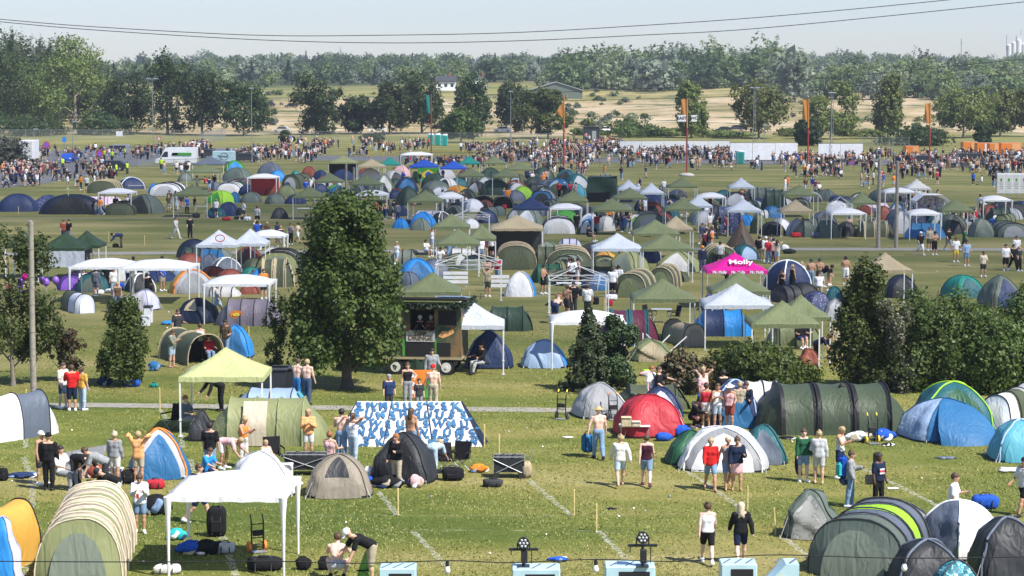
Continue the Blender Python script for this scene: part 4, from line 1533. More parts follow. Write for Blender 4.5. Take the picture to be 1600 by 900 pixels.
tree_px('birch_tree', 1356, 606, 408, 124, kind='linden', shape='tall', cb=.0, n=24000, leaf=.13, seed=24, gaps=.16, bark='palebark', r0=.05, own='tall loose dark tree at the left end of the thicket, near olive gazebos')
tree_px('flowering_shrub', 1404, 612, 470, 84, kind='flower', shape='loose', cb=.0, n=9000, leaf=.10, seed=25, gaps=.1, own='shrub speckled with white blossom in the middle of the thicket')
tree_px('hazel_tree', 1468, 607, 414, 190, kind='mid', shape='bush', cb=.0, n=38000, leaf=.14, seed=26, gaps=.15, own='full green tree right of the white-flowering shrub')
tree_px('hazel_tree', 1555, 608, 428, 180, kind='linden', shape='bush', cb=.0, n=34000, leaf=.14, seed=27, gaps=.15, own='dark green thicket tree beside the right edge')
tree_px('hazel_tree', 1618, 606, 440, 130, kind='mid', shape='oval', cb=.0, n=14000, leaf=.14, seed=28, gaps=.1, own='tree cut off by the right edge at the end of the thicket')
tree_px('olive_willow', 6, 264, 186, 74, kind='grey', shape='bush', cb=.0, n=6000, leaf=.35, seed=30, own='silvery grey willow bush at the far left edge by the road')

# row of single trees along the fence and road at the back, sun and cloud shade painted by leaf kind
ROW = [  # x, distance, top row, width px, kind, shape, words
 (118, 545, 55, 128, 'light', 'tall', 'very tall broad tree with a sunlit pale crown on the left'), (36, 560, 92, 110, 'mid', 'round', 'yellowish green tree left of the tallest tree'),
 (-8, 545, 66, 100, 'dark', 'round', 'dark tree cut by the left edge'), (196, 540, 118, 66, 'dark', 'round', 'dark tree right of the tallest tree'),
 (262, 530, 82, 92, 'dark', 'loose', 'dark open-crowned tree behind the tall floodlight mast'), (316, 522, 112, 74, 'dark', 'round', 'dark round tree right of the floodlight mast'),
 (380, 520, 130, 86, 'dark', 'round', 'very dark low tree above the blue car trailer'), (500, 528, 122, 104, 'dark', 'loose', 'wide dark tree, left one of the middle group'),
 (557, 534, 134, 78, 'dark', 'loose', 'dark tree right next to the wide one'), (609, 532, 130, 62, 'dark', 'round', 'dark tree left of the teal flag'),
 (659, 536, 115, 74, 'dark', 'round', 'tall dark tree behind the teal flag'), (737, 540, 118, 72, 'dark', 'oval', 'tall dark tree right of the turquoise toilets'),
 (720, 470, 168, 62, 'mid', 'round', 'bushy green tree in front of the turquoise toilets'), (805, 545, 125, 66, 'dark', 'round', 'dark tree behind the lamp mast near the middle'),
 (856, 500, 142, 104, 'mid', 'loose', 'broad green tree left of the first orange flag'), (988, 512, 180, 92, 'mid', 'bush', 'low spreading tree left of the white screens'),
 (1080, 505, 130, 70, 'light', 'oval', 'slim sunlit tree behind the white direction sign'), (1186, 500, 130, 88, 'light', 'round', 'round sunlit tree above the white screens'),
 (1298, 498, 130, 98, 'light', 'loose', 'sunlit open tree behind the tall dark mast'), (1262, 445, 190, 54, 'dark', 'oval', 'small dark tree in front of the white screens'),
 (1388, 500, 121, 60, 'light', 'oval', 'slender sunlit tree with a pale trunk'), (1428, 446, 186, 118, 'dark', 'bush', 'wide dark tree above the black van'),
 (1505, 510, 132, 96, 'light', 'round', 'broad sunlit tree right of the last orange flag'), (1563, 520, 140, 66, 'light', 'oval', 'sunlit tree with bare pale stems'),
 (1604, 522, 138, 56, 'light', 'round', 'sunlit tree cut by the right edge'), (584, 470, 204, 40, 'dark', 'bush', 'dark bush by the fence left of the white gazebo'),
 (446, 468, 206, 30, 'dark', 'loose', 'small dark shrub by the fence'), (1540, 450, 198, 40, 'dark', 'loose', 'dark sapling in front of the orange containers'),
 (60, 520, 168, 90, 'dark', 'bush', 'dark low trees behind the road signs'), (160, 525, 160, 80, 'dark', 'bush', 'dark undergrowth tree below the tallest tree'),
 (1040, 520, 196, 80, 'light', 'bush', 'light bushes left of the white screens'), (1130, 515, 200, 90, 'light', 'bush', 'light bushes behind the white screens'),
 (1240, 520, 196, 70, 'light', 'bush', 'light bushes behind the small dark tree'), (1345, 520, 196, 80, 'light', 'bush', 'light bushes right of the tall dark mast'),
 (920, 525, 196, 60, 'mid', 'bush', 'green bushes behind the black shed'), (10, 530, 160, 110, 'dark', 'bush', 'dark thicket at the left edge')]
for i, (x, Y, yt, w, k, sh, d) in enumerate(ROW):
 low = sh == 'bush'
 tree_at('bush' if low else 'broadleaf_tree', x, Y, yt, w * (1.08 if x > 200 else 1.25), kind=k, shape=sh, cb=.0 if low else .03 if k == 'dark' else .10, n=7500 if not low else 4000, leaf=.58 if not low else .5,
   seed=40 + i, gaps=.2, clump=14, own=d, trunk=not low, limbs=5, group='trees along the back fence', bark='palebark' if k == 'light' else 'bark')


# far wood: one mass on the ridges
def far_wood(name, specs, leaf, nl, label, mats):
 r = np.random.default_rng(77)
 protos = []
 for k, sh in enumerate(('round', 'round', 'oval', 'bush', 'conifer')):
  protos.append(crown_pts(np.random.default_rng(900 + k), nl, 10, sh, .6, .0))
 Vs, Fs, Ms, n0 = [], [], [], 0
 for (X, Y, H, W, m, sh) in specs:
  P_, O = protos[sh]
  a = r.random() * 6.28
  ca, sa = math.cos(a), math.sin(a)
  rot = np.array(((ca, -sa, 0), (sa, ca, 0), (0, 0, 1)))
  Q = (P_ @ rot) * np.array((W / 2, W / 2, H)) + np.array((X, Y, tz(X, Y) - .04 * H))
  v, f = leaf_quads(Q, O @ rot, leaf * (.6 + W / 20), r, .45, .42)
  Vs.append(v); Fs.append(f + n0); Ms.append(np.full(len(f), m)); n0 += len(v)
  d = r.normal(0, 1, (110, 3)); d /= np.linalg.norm(d, axis=1)[:, None]      # broad sprays deep in the crown
  d = d * (r.random((110, 1)) ** .5) * np.array((.50, .50, .32)) + np.array((0, 0, .45))
  if sh == 'conifer':
   d[:, :2] *= (1 - d[:, 2:]) * .9
  v, f = leaf_quads(d * np.array((W / 2, W / 2, H)) + np.array((X, Y, tz(X, Y) - .04 * H)), d - np.array((0, 0, .3)), W * .16, r)
  Vs.append(v); Fs.append(f + n0); Ms.append(np.full(len(f), m)); n0 += len(v)
 o = mesh(name, np.concatenate(Vs), np.concatenate(Fs), [LEAF[k] for k in mats], np.concatenate(Ms))
 return stuff(o, label, 'wood')


r7 = random.Random(5)
sp = []
WM = ['wood_mid', 'wood_light', 'wood_dark', 'wood_pale', 'wood_grey', 'conifer', 'copper']
for k, c in (('mid', (.115, .165, .06)), ('light', (.19, .24, .085)), ('dark', (.07, .105, .045)), ('pale', (.27, .31, .17)), ('grey', (.20, .235, .17))):
 LEAF['wood_' + k] = leaf_mat('wood_' + k, [tuple(x * q for x in c) for q in (.72, 1, 1.35)])
for Y0 in (790, 850, 905, 950, 1000, 1060, 1130, 1210, 1300, 1410, 1540, 1700, 1880, 2080, 2300):
 xp = -80.0
 while xp < 1680:
  xp += (9 + .0035 * Y0) * r7.uniform(.55, 1.25) * FPX / Y0
  Y = Y0 + r7.uniform(-26, 26)
  if (Y0 < 870 and xp < 1190 + (Y0 - 790)) or (Y0 < 920 and xp < 870) or (Y0 < 990 and xp < 330) or (xp < 200 and Y0 > 1250):
   continue
  grove = 860 < xp < 1240 and Y0 < 1050
  if xp < 860 and Y0 < 1000:
   continue
  H = r7.uniform(15, 19.5) if grove else r7.uniform(6.5, 11.5) if Y0 < 1800 else r7.uniform(7, 14)
  if r7.random() < .08:
   H *= 1.3
  m = r7.choices(range(6), (4, 5, 2.2, 3, 3, 1.0) if Y0 < 1300 or xp > 1150 else (5, 2.5, 4, 1, 2.5, 2.2))[0]
  if grove:
   m = r7.choices((0, 1, 2, 3, 4), (4, 3, 2, 1, 3))[0]
  X = (xp - 800) / FPX * Y
  sp.append((X, Y, H, H * r7.uniform(1.05, 1.7) * (.35 if m == 5 else .95 if grove else 1), m, 4 if m == 5 else r7.choice((0, 1, 0, 3))))
sp.append(((1445 - 800) / FPX * 1500, 1500, 17, 20, 6, 0))
for i in range(120):                      # fuller skirts along the edge of the wood
 xp = 850 + i * 7 + r7.uniform(-5, 5)
 Y = (r7.uniform(885, 930) if xp < 1200 else r7.uniform(790, 850)) + r7.uniform(0, 30)
 H = r7.uniform(4.5, 9)
 sp.append(((xp - 800) / FPX * Y, Y, H, H * r7.uniform(1.4, 2.0), r7.choice((0, 1, 1, 3, 4)), r7.choice((3, 0))))
far_wood('distant_wood', sp, .74, 900, 'mixed green woodland covering the far ridge across the whole view', WM)
sp = []
for i in range(96):                       # dark conifer wood on the left rise
 Y = r7.uniform(585, 760)
 xp = r7.uniform(-40, 165) if i % 3 else r7.uniform(60, 190)
 X = (xp - 800) / FPX * Y
 yt = 40 + max(0, xp - 50) * .42 + r7.uniform(0, 30)
 H = at_depth(xp, yt, Y)[2] - tz(X, Y)
 m = r7.choice((0, 2, 2, 5, 5))
 sp.append((X, Y, H, H * (.32 if m == 5 else .75), m, 4 if m == 5 else 0))
far_wood('dark_wood', sp, .5, 900, 'dark conifer wood rising at the left behind the tall sunlit tree', WM)
sp = []
for i in range(150):                       # scrub on the field
 Y = r7.uniform(565, 880)
 xp = r7.choice((r7.uniform(300, 700), r7.uniform(880, 1010), r7.uniform(1200, 1600), r7.uniform(200, 460)))
 H = r7.uniform(1.0, 3.0)
 sp.append(((xp - 800) / FPX * Y, Y, H, H * r7.uniform(1.3, 2.6), r7.choice((0, 1, 3, 4)), 3))
far_wood('field_scrub', sp, .5, 120, 'low scrub dotted over the pale field beyond the fence', WM)
# ------------------------------------------------------------------ the summer haze
hm = bpy.data.materials.new('haze_air'); hm.use_nodes = True
t = hm.node_tree; t.nodes.clear()
ou = t.nodes.new('ShaderNodeOutputMaterial'); pv = t.nodes.new('ShaderNodeVolumePrincipled')
pv.inputs['Color'].default_value = (.82, .91, 1.0, 1); pv.inputs['Density'].default_value = .00016; pv.inputs['Anisotropy'].default_value = .25
t.links.new(pv.outputs[0], ou.inputs['Volume'])
b = MB(); b.box((0, 1640, 59), (5600, 3440, 122))
stuff(b.build('haze', hm), 'pale summer haze over the far woods', 'haze')

# the cloud whose shade lies over the middle of the field: high overhead, behind the camera, between sun and tents
cm = bpy.data.materials.new('cloud_vapour'); cm.use_nodes = True
t = cm.node_tree; N, L = t.nodes, t.links
tc = N.new('ShaderNodeTexCoord'); nz_ = lin(N, 'ShaderNodeTexNoise', Scale=.011, Detail=5.0); L.new(tc.outputs['Object'], nz_.inputs['Vector'])
rp = ramp(N, [(.36, (.03, .03, .03)), (.56, (.105, .105, .105))]); L.new(nz_.outputs[0], rp.inputs[0]); L.new(rp.outputs[0], N['Principled BSDF'].inputs['Alpha'])
N['Principled BSDF'].inputs['Base Color'].default_value = (.9, .9, .92, 1); N['Principled BSDF'].inputs['Roughness'].default_value = 1
hz = 900.0
off = Vector((sd.x, sd.y)) * (hz / sd.z)
b = MB()
for (x, y, rx, ry) in ((0, 265, 200, 150), (-120, 330, 170, 130), (120, 250, 150, 120), (40, 390, 190, 95), (-60, 200, 120, 92), (70, 190, 120, 84)):
 b.ell((x - 0, y - 265, 0), (rx, ry, 45 + rx * .1), 40, 14)
b.v = [(x + 9 * math.sin(y * .05), y + 8 * math.sin(x * .06), z + 7 * math.sin(x * .04 + y * .05)) for x, y, z in b.v]
struct(b.build('cloud', cm, None, True, (off.x, 250 + off.y, hz)))
# ------------------------------------------------------------------ fixed things: poles, fences, signs, vehicles, houses
def base_at(px, py, name, rz=0.0, z=0.0):
 X, Y = gp(px, py, z)
 return empty(name, (X, Y, z), R(rz))


def hpx(py_top, Y, px=800):
 return at_depth(px, py_top, Y)[2]


# --- wooden poles and lamp masts
def plain_pole(px, yb, yt, r, words, mat='pole', name='wooden_pole'):
 X, Y = gp(px, yb)
 e = empty(name, (X, Y, 0)); h = hpx(yt, Y)
 b = MB(); b.tube([(0, 0, -.1), (0, 0, h * .5), (.03, 0, h)], [r, r * .92, r * .8], 10)
 for k in range(6):
  b.tube([(0, 0, h * (.1 + .15 * k)), (0, 0, h * (.1 + .15 * k) + .03)], r * 1.05, 10)
 b.build('shaft', solid(mat, 'plain'), e)
 b = MB(); b.tube([(0, 0, h), (0, 0, h + .05)], [r * .9, r * .3], 8); b.tube([(-.12, 0, h * .97), (.12, 0, h * .97)], .025, 5); b.build('pole_cap', solid('steel', 'metal'), e)
 tag(e, words, 'pole', None, px, (yb + yt) / 2, words)
 return e


plain_pole(53, 633, 346, .125, 'tall grey wooden pole standing beside the footpath at the left')
plain_pole(1372, 387, 248, .16, 'weathered wooden pole, left one of the close pair on the right')
plain_pole(1400, 387, 252, .15, 'weathered wooden pole, right one of the close pair on the right')
plain_pole(541, 322, 256, .14, 'grey wooden post left of the pair by the pale-topped gazebo')
plain_pole(553, 318, 262, .14, 'grey wooden post right of the pair by the pale-topped gazebo')


def lamp(px, yb, yt, heads, words, r=.07, lattice=False):
 X, Y = gp(px, yb)
 e = empty('lamp_post', (X, Y, 0)); h = hpx(yt, Y)
 b = MB()
 if lattice:
  for a in range(3):
   u = a * 2.094
   b.tube([(math.cos(u) * .3, math.sin(u) * .3, 0), (math.cos(u) * .2, math.sin(u) * .2, h)], .04, 4)
  n = int(h / .9)
  for k in range(n):
   for a in range(3):
    u, w = a * 2.094, (a + 1) * 2.094
    q, q2 = .3 - .1 * k / n, .3 - .1 * (k + 1) / n
    b.tube([(math.cos(u) * q, math.sin(u) * q, h * k / n), (math.cos(w) * q2, math.sin(w) * q2, h * (k + 1) / n)], .022, 3)
 else:
  b.tube([(0, 0, 0), (0, 0, 1.2), (0, 0, h)], [r * 1.4, r, r * .7], 8)
 b.build('mast', solid('galv', 'metal'), e)
 for dx in heads:
  b = MB(); b.box((dx, -.1, h), (.75, .45, .22), bev=.06); b.build('lamp_head', solid('lightgrey', 'metal'), e)
 if len(heads) > 1:
  b = MB(); b.tube([(min(heads), 0, h - .12), (max(heads), 0, h - .12)], .05, 5); b.build('cross_arm', solid('galv', 'metal'), e)
 tag(e, words, 'lamp post', None, px, (yb + yt) / 2, words)


lamp(240, 256, 123, (-.55, .55), 'tall floodlight mast with two lamp heads behind the white van')
lamp(114, 246, 190, (.35,), 'street lamp beside the round trees at the left, in the road yard')
lamp(54, 252, 202, (.3,), 'short street lamp next to the white box truck')
lamp(798, 244, 143, (.0,), 'slim lamp mast near the middle above the crowd')
lamp(394, 256, 138, (.0,), 'thin grey mast right of the blue trailer')
lamp(1178, 246, 137, (-.5, .5), 'lattice floodlight mast above the white screens', lattice=True)
lamp(1194, 246, 196, (.2,), 'short lamp beside the lattice floodlight mast')
lamp(1299, 250, 145, (-.3, .3), 'dark lattice mast between the small dark tree and the sunlit open tree', lattice=True)

# --- red flag poles
def flag_pole(px, yb, yt, col, words, boards=None, split=.62, pennant=False):
 X, Y = gp(px, yb)
 e = empty('flag_pole', (X, Y, 0)); h = hpx(yt, Y)
 b = MB(); b.tube([(0, 0, 0), (0, 0, h * split)], .11, 8); b.build('pole', solid('polered', 'paint'), e)
 b = MB(); b.tube([(0, 0, h * split), (0, 0, h)], .09, 8); b.build('upper_pole', solid('polered' if col == 'teal' else 'flagorange', 'paint'), e)
 b = MB(); b.ell((0, 0, .1), (1.1, 1.1, .35), 12, 6); b.build('concrete_foot', solid('concrete', 'plain'), e)
 v, f = [], []
 n, m = 8, 12
 w = .72
 for j in range(m + 1):
  for i in range(n + 1):
   s, t = i / n, j / m
   z = (h - .15) - 3.1 * t * (1 - .18 * s)
   if pennant:
    z = h * .80 - 2.4 * (t - .5) * (1 - s) - .4 * s
   v.append((-.1 - w * s * (1.5 if pennant else 1), .18 * math.sin(5 * s + 3 * t) * s, z))
 f = [(j * (n + 1) + i, j * (n + 1) + i + 1, (j + 1) * (n + 1) + i + 1, (j + 1) * (n + 1) + i) for j in range(m) for i in range(n)]
 mesh('flag', v, f, [mat_of(col)], None, True, e)
 if boards:
  b = MB()
  for txt, x, bw in boards:
   b.box((x, -.25, h * .74), (bw, .06, .9))
  b.build('direction_board', solid('white', 'plain'), e)
  b = MB()
  for txt, x, bw in boards:
   tv, tf = text_mesh(txt, .55, .02)
   b.add([(p[0] + x, -.29, p[1] + h * .74) for p in tv], tf)
  b.build('lettering', solid('black', 'plain'), e)
 tag(e, words, 'flag pole', 'red flag poles', px, (yb + yt) / 2, words)


flag_pole(674, 256, 147, 'teal', 'red flag pole flying a teal banner near the middle')
flag_pole(881, 268, 148, 'flagorange', 'red flag pole with a small orange pennant half way up', pennant=True)
flag_pole(1073, 275, 153, 'flagorange', 'red flag pole carrying white direction boards', boards=(('EAST', -.75, 1.15), ('WC', .95, .8)))
flag_pole(1262, 273, 154, 'flagorange', 'red and orange flag pole in front of the white screens, left of the lattice mast')
flag_pole(1452, 264, 160, 'flagorange', 'rightmost red and orange flag pole, by the wide dark tree')


# --- fences
def wire_mat():
 m, t, P, N, L = nodes('wire_mesh')
 P.inputs['Base Color'].default_value = (.30, .32, .31, 1); P.inputs['Roughness'].default_value = .5
 tc = N.new('ShaderNodeTexCoord')
 n = lin(N, 'ShaderNodeTexWave', Scale=3.0); n.bands_direction = 'DIAGONAL'
 L.new(tc.outputs['Object'], n.inputs['Vector'])
 r = ramp(N, [(.55, (0, 0, 0)), (.9, (.55, .55, .55))]); L.new(n.outputs['Fac'], r.inputs[0]); L.new(r.outputs[0], P.inputs['Alpha'])
 return m


WIRE = wire_mat()


def fence(pts, h, step, words, name='wire_fence', mat=None, rails=(), pm='galv', pr=.05, mesh_=True, px=None):
 """pts = ground points; posts at equal steps"""
 e = empty(name, (pts[0][0], pts[0][1], tz(*pts[0])))
 o = Vector((pts[0][0], pts[0][1], tz(*pts[0])))
 posts = []
 for a, b_ in zip(pts, pts[1:]):
  a, b_ = Vector(a), Vector(b_)
  n = max(1, round((b_ - a).length / step))
  posts += [a + (b_ - a) * i / n for i in range(n)]
 posts.append(Vector(pts[-1]))
 P3 = [Vector((p.x, p.y, tz(p.x, p.y))) - o for p in posts]
 if mesh_:
  v = [q for p in P3 for q in (p + Vector((0, 0, .05)), p + Vector((0, 0, h)))]
  b = MB(); b.add(v, [(2 * i, 2 * i + 2, 2 * i + 3, 2 * i + 1) for i in range(len(P3) - 1)]); b.build('mesh_panel', mat or WIRE, e)
 for z in rails:
  b = MB(); b.tube([p + Vector((0, 0, z)) for p in P3], .035, 4); b.build('rail', solid(pm, 'metal'), e)
 if len(P3) <= 100:
  for p in P3:
   b = MB(); b.tube([p, p + Vector((0, 0, h + .1))], pr, 5); b.build('post', solid(pm, 'metal'), e)
 x, y = row_of((pts[0][0] + pts[-1][0]) / 2, (pts[0][1] + pts[-1][1]) / 2)
 tag(e, words, 'fence', None, x, y, words)
 return e


fence([gp(-40, 219), gp(200, 219), gp(420, 221), gp(640, 224), gp(880, 226)], 2.3, 5.4, 'long chain-link fence with grey posts along the back of the field', rails=(2.3,))
fence([gp(312, 226), gp(352, 218)], 2.4, 2.2, 'short chain-link fence running away behind the white van', rails=(2.4,))
fence([gp(560, 246), gp(790, 247)], 1.15, 2.2, 'low yellowish barrier row around the white party gazebo at the back', 'crowd_barrier', rails=(1.1, .55), pm='yellow', pr=.035, mesh_=False)
fence([gp(800, 259), gp(1150, 263), gp(1640, 268)], 1.3, 3.6, 'long thin rail fence in front of the crowd on the right', 'rail_fence', rails=(1.25, .65), pm='wood', pr=.06, mesh_=False)
fence([gp(1345, 232), gp(1420, 233)], 2.2, 3.0, 'bare metal fence panels right of the white screens', rails=(2.2, 1.1))
fence([gp(215, 262), gp(345, 258)], 1.1, 2.2, 'grey crowd barriers around the bicycles by the white van', 'crowd_barrier', rails=(1.1, .3), mesh_=True)


def screen(x0, x1, yb, yt, words, n):
 X0, Y = gp(x0, yb); X1 = X0 + (x1 - x0) * Y / FPX; h = hpx(yt, Y)
 e = empty('site_screen', ((X0 + X1) / 2, Y, 0)); w = X1 - X0
 for k in range(n):
  b = MB(); b.box((-w / 2 + w * (k + .5) / n, 0, h / 2 + .1), (w / n - .06, .12, h - .2), bev=.03)
  b.build('panel', solid('white', 'paint'), e)
 b = MB(); b.tube([(-w / 2, .2, h + .15), (w / 2, .2, h + .15)], .05, 5); b.build('rail', solid('galv', 'metal'), e)
 tag(e, words, 'screen', 'white site screens', (x0 + x1) / 2, (yb + yt) / 2, words)


screen(968, 1140, 240, 221, 'long low white screen wall left of the lattice floodlight mast', 5)
screen(1140, 1246, 252, 224, 'white screen wall under the round sunlit tree', 3)
screen(1278, 1348, 250, 225, 'white screen wall right of the small dark tree', 2)


# --- vehicles
def wheel_at(e, x, y, r, rim='lightgrey'):
 b = MB(); b.tube([(x, y - .1, r), (x, y + .1, r)], r, 16); w = b.build('wheel', solid('rubber', 'plain'), e)
 b = MB(); b.tube([(x, y - .125 if y < 0 else y + .105, r), (x, y - .105 if y < 0 else y + .125, r)], r * .6, 12); b.build('rim', solid(rim, 'metal'), w)


def vehicle(px, yb, prof, wins, wd_, L, wheels, col, words, rz=0, cat='car', name='parked_car', r=.32, stripe=None, extra=None):
 """prof: side outline x,z ; wins: side window outlines"""
 X, Y = gp(px, yb)
 e = empty(name, (X, Y + (wd_ / 2 if abs(rz) % 180 < 45 else L / 2), 0), R(rz))
 b = MB()
 n = len(prof)
 lay = [(-wd_ / 2, .0), (-wd_ / 2 + .12, .06), (wd_ / 2 - .12, .06), (wd_ / 2, .0)]
 # sides pulled in above the waist line
 def ring(y, k):
  return [(p[0], y * (1 - max(0, p[1] - .95) * .13), p[1]) for p in prof]
 rings = [ring(-wd_ / 2, 0), ring(wd_ / 2, 0)]
 v = rings[0] + rings[1]
 b.add(v, [tuple(range(n)), tuple(range(2 * n - 1, n - 1, -1))] + [(i, n + i, n + (i + 1) % n, (i + 1) % n) for i in range(n)])
 b.build('body', solid(col, 'paint'), e)
 for w in wins:
  for sg in (-1, 1):
   b = MB(); b.add([(p[0], sg * (wd_ / 2 * (1 - max(0, p[1] - .95) * .13) + .008), p[1]) for p in w], [tuple(range(len(w)))]); b.build('side_window', solid('glass', 'paint'), e)
 for x in wheels:
  for sg in (-1, 1):
   wheel_at(e, x, sg * (wd_ / 2 - .06), r)
 for sg in (-1, 1):
  b = MB(); b.ell((prof[0][0] + .06, sg * wd_ * .36, .72), (.10, .2, .11), 8, 5); b.build('headlight', solid('white', 'paint'), e)
 if stripe:
  for sx, sz, sl, sh, c in stripe:
   b = MB(); b.box((sx, -wd_ / 2 - .012, sz), (sl, .012, sh)); b.build('side_stripe', solid(c, 'paint'), e)
 if extra:
  extra(e)
 tag(e, words, cat, None, px, yb - 8, words)
 return e


def car_prof(L=4.3, h=1.5, van=False):
 a = L / 2
 if van:
  return [(-a, .35), (-a, .95), (-a + .75, 1.15), (-a + 1.5, h - .12), (-a + 1.9, h), (a - .1, h), (a, h - .2), (a, .35)]
 return [(-a, .32), (-a, .72), (-a + .9, .92), (-a + 1.6, h - .06), (-a + 2.0, h), (a - 1.0, h), (a - .25, .98), (a, .9), (a, .32)]


def van_text(e):
 pass


vehicle(275, 258, car_prof(6.4, 2.75, True), [[(-2.35, 1.25), (-1.25, 1.25), (-1.25, 2.1), (-1.75, 2.1)]], 2.1, 6.4, (-2.2, 1.9), 'white', 'white delivery van with a green side stripe at the back left', cat='van',
  name='delivery_van', r=.36, stripe=((.95, 1.72, 3.0, .42, 'green'), (-.15, 1.72, .9, .40, 'brown')))
vehicle(180, 241, car_prof(4.6, 1.75, True), [[(-1.5, 1.0), (-.35, 1.02), (-.35, 1.55), (-.95, 1.55)], [(-.22, 1.02), (1.9, 1.02), (1.75, 1.55), (-.22, 1.55)]], 1.85, 4.6, (-1.45, 1.4), 'grey', 'silver minivan parked among the queue behind the hi-vis stewards', cat='car', name='minivan')
vehicle(172, 267, car_prof(4.7, 1.5), [[(-1.3, .98), (-.1, .98), (-.1, 1.4), (-.75, 1.4)], [(.02, .98), (1.5, .98), (1.2, 1.4), (.02, 1.4)]], 1.8, 4.7, (-1.4, 1.4), 'dark', 'dark estate car behind the three hi-vis stewards', name='parked_car')
vehicle(103, 255, car_prof(4.2, 1.5), [[(-1.1, .98), (1.1, .98), (.8, 1.4), (-.6, 1.4)]], 1.8, 4.2, (-1.3, 1.3), 'blue', 'blue car facing the camera on the asphalt road', rz=90)
vehicle(380, 254, car_prof(4.6, 1.5), [[(-1.2, .98), (1.4, .98), (1.0, 1.4), (-.7, 1.4)]], 1.8, 4.6, (-1.4, 1.4), 'charcoal', 'dark car right of the pale blue trailer')
vehicle(318, 247, car_prof(4.4, 1.5), [[(-1.2, .98), (1.4, .98), (1.0, 1.4), (-.7, 1.4)]], 1.8, 4.4, (-1.4, 1.4), 'charcoal', 'dark car half hidden between the white van and the pale blue trailer')
vehicle(1508, 260, car_prof(5.2, 2.0, True), [[(-1.8, 1.15), (-.7, 1.15), (-.7, 1.7), (-1.3, 1.7)], [(-.5, 1.15), (2.2, 1.15), (2.2, 1.7), (-.5, 1.7)]], 1.95, 5.2, (-1.7, 1.6), 'dark', 'black passenger van parked on the right in front of the orange containers', cat='van', name='passenger_van')
vehicle(1440, 258, car_prof(4.5, 1.5), [[(-1.2, .98), (1.4, .98), (1.0, 1.4), (-.7, 1.4)]], 1.8, 4.5, (-1.4, 1.4), 'charcoal', 'dark car under the wide dark tree on the right')
for px, Y, c, w in ((945, 545, 'white', 'white car parked behind the low spreading tree'), (1020, 540, 'midblue', 'blue car parked right of the low spreading tree'), (785, 545, 'white', 'white car parked behind the lamp mast in the middle'),
     (440, 545, 'lightgrey', 'silver car parked behind the chain-link fence'), (590, 548, 'white', 'white car behind the wide dark trees'), (1130, 545, 'dark', 'dark car behind the white screens, by the slim sunlit tree'), (1150, 560, 'charcoal', 'charcoal car behind the white screens'),
     (420, 720, 'dark', 'dark car far off on the pale field, right one of the field cars'), (455, 715, 'charcoal', 'dark car far off on the pale field beside the wood'), (405, 735, 'white', 'white car far off on the pale field'), (540, 715, 'midblue', 'blue car far off on the field edge'), (350, 740, 'midblue', 'blue car far off at the left end of the pale field')):
 X = at_depth(px, 200, Y)[0]
 e = vehicle(px, 230, car_prof(4.4, 1.5), [[(-1.2, .98), (1.4, .98), (1.0, 1.4), (-.7, 1.4)]], 1.8, 4.4, (-1.4, 1.4), c, w)
 e.location = (X, Y, tz(X, Y))


def boxy(px, yb, w, d, h, col, words, name, cat, parts=None, rz=0, z0=0.0):
 X, Y = gp(px, yb)
 e = empty(name, (X, Y + d / 2, 0), R(rz))
 b = MB(); b.box((0, 0, z0 + h / 2), (w, d, h), bev=.06); b.build('body', solid(col, 'paint'), e)
 for nm, c, s, m, kind in parts or ():
  b = MB(); b.box(c, s, bev=.015); b.build(nm, solid(m, kind), e)
 tag(e, words, cat, None, px, yb - 10, words)
 return e


e = boxy(349, 258, 3.4, 2.0, 1.65, 'palecyan', 'pale blue box trailer with a round word mark, right of the white van', 'box_trailer', 'trailer', [('chassis', (0, 0, .4), (3.2, 1.7, .16), 'charcoal', 'metal')], z0=.5)
for x in (-.5, .5):
 wheel_at(e, x, -.9, .3)
b = MB(); tv, tf = text_mesh('Nobina', .52, .012); b.add([(p[0] - .1, -1.012, 1.35 + p[1]) for p in tv], tf)
b.tube([(.15 + .62 * math.cos(a * .3307), -1.02, 1.35 + .55 * math.sin(a * .3307)) for a in range(20)], .03, 4); b.build('lettering', solid('nightblue', 'plain'), e)
e = boxy(41, 254, 2.3, 4.5, 3.0, 'white', 'white box truck body half hidden by the silvery willow', 'box_truck', 'truck', [('chassis', (0, 0, .45), (2.1, 4.3, .2), 'charcoal', 'metal'), ('door', (0, -2.27, 2.0), (2.1, .03, 2.6), 'offwhite', 'paint')], z0=.55)
for x in (-.9, .9):
 b = MB(); b.tube([(x - .14, -1.5, .4), (x + .14, -1.5, .4)], .4, 14); b.build('wheel', solid('rubber', 'plain'), e)
boxy(924, 219, 3.6, 3, 2.9, 'dark', 'small black shed behind the bushes left of the low spreading tree', 'black_shed', 'shed', [('roof', (0, 0, 2.98), (4.0, 3.4, .16), 'charcoal', 'plain'), ('door', (.6, -1.52, 1.05), (.95, .05, 2.0), 'steel', 'metal')])
for k, (px, yb) in enumerate(((673, 227), (684, 227), (695, 228))):
 w = ('left one of the three turquoise portable toilets behind the teal flag pole', 'middle one of the three turquoise portable toilets', 'right turquoise portable toilet, partly behind the bushy green tree')[k]
 e = boxy(px, yb, 1.15, 1.2, 2.15, 'turquoise', w, 'portable_toilet', 'toilet', [('door', (0, -.61, 1.05), (.8, .04, 1.85), 'teal', 'paint'), ('vent', (.35, .35, 2.45), (.12, .12, .3), 'lightgrey', 'paint')])
 b = MB(); b.ell((0, 0, 2.2), (.62, .65, .22), 12, 6); b.build('roof', solid('white', 'paint'), e)
 e['group'] = 'turquoise portable toilets'
e = boxy(1157, 256, 1.25, 1.2, 1.9, 'turquoise', 'single turquoise portable toilet in front of the white screens', 'portable_toilet', 'toilet', [('door', (0, -.61, .95), (.8, .04, 1.65), 'teal', 'paint')])
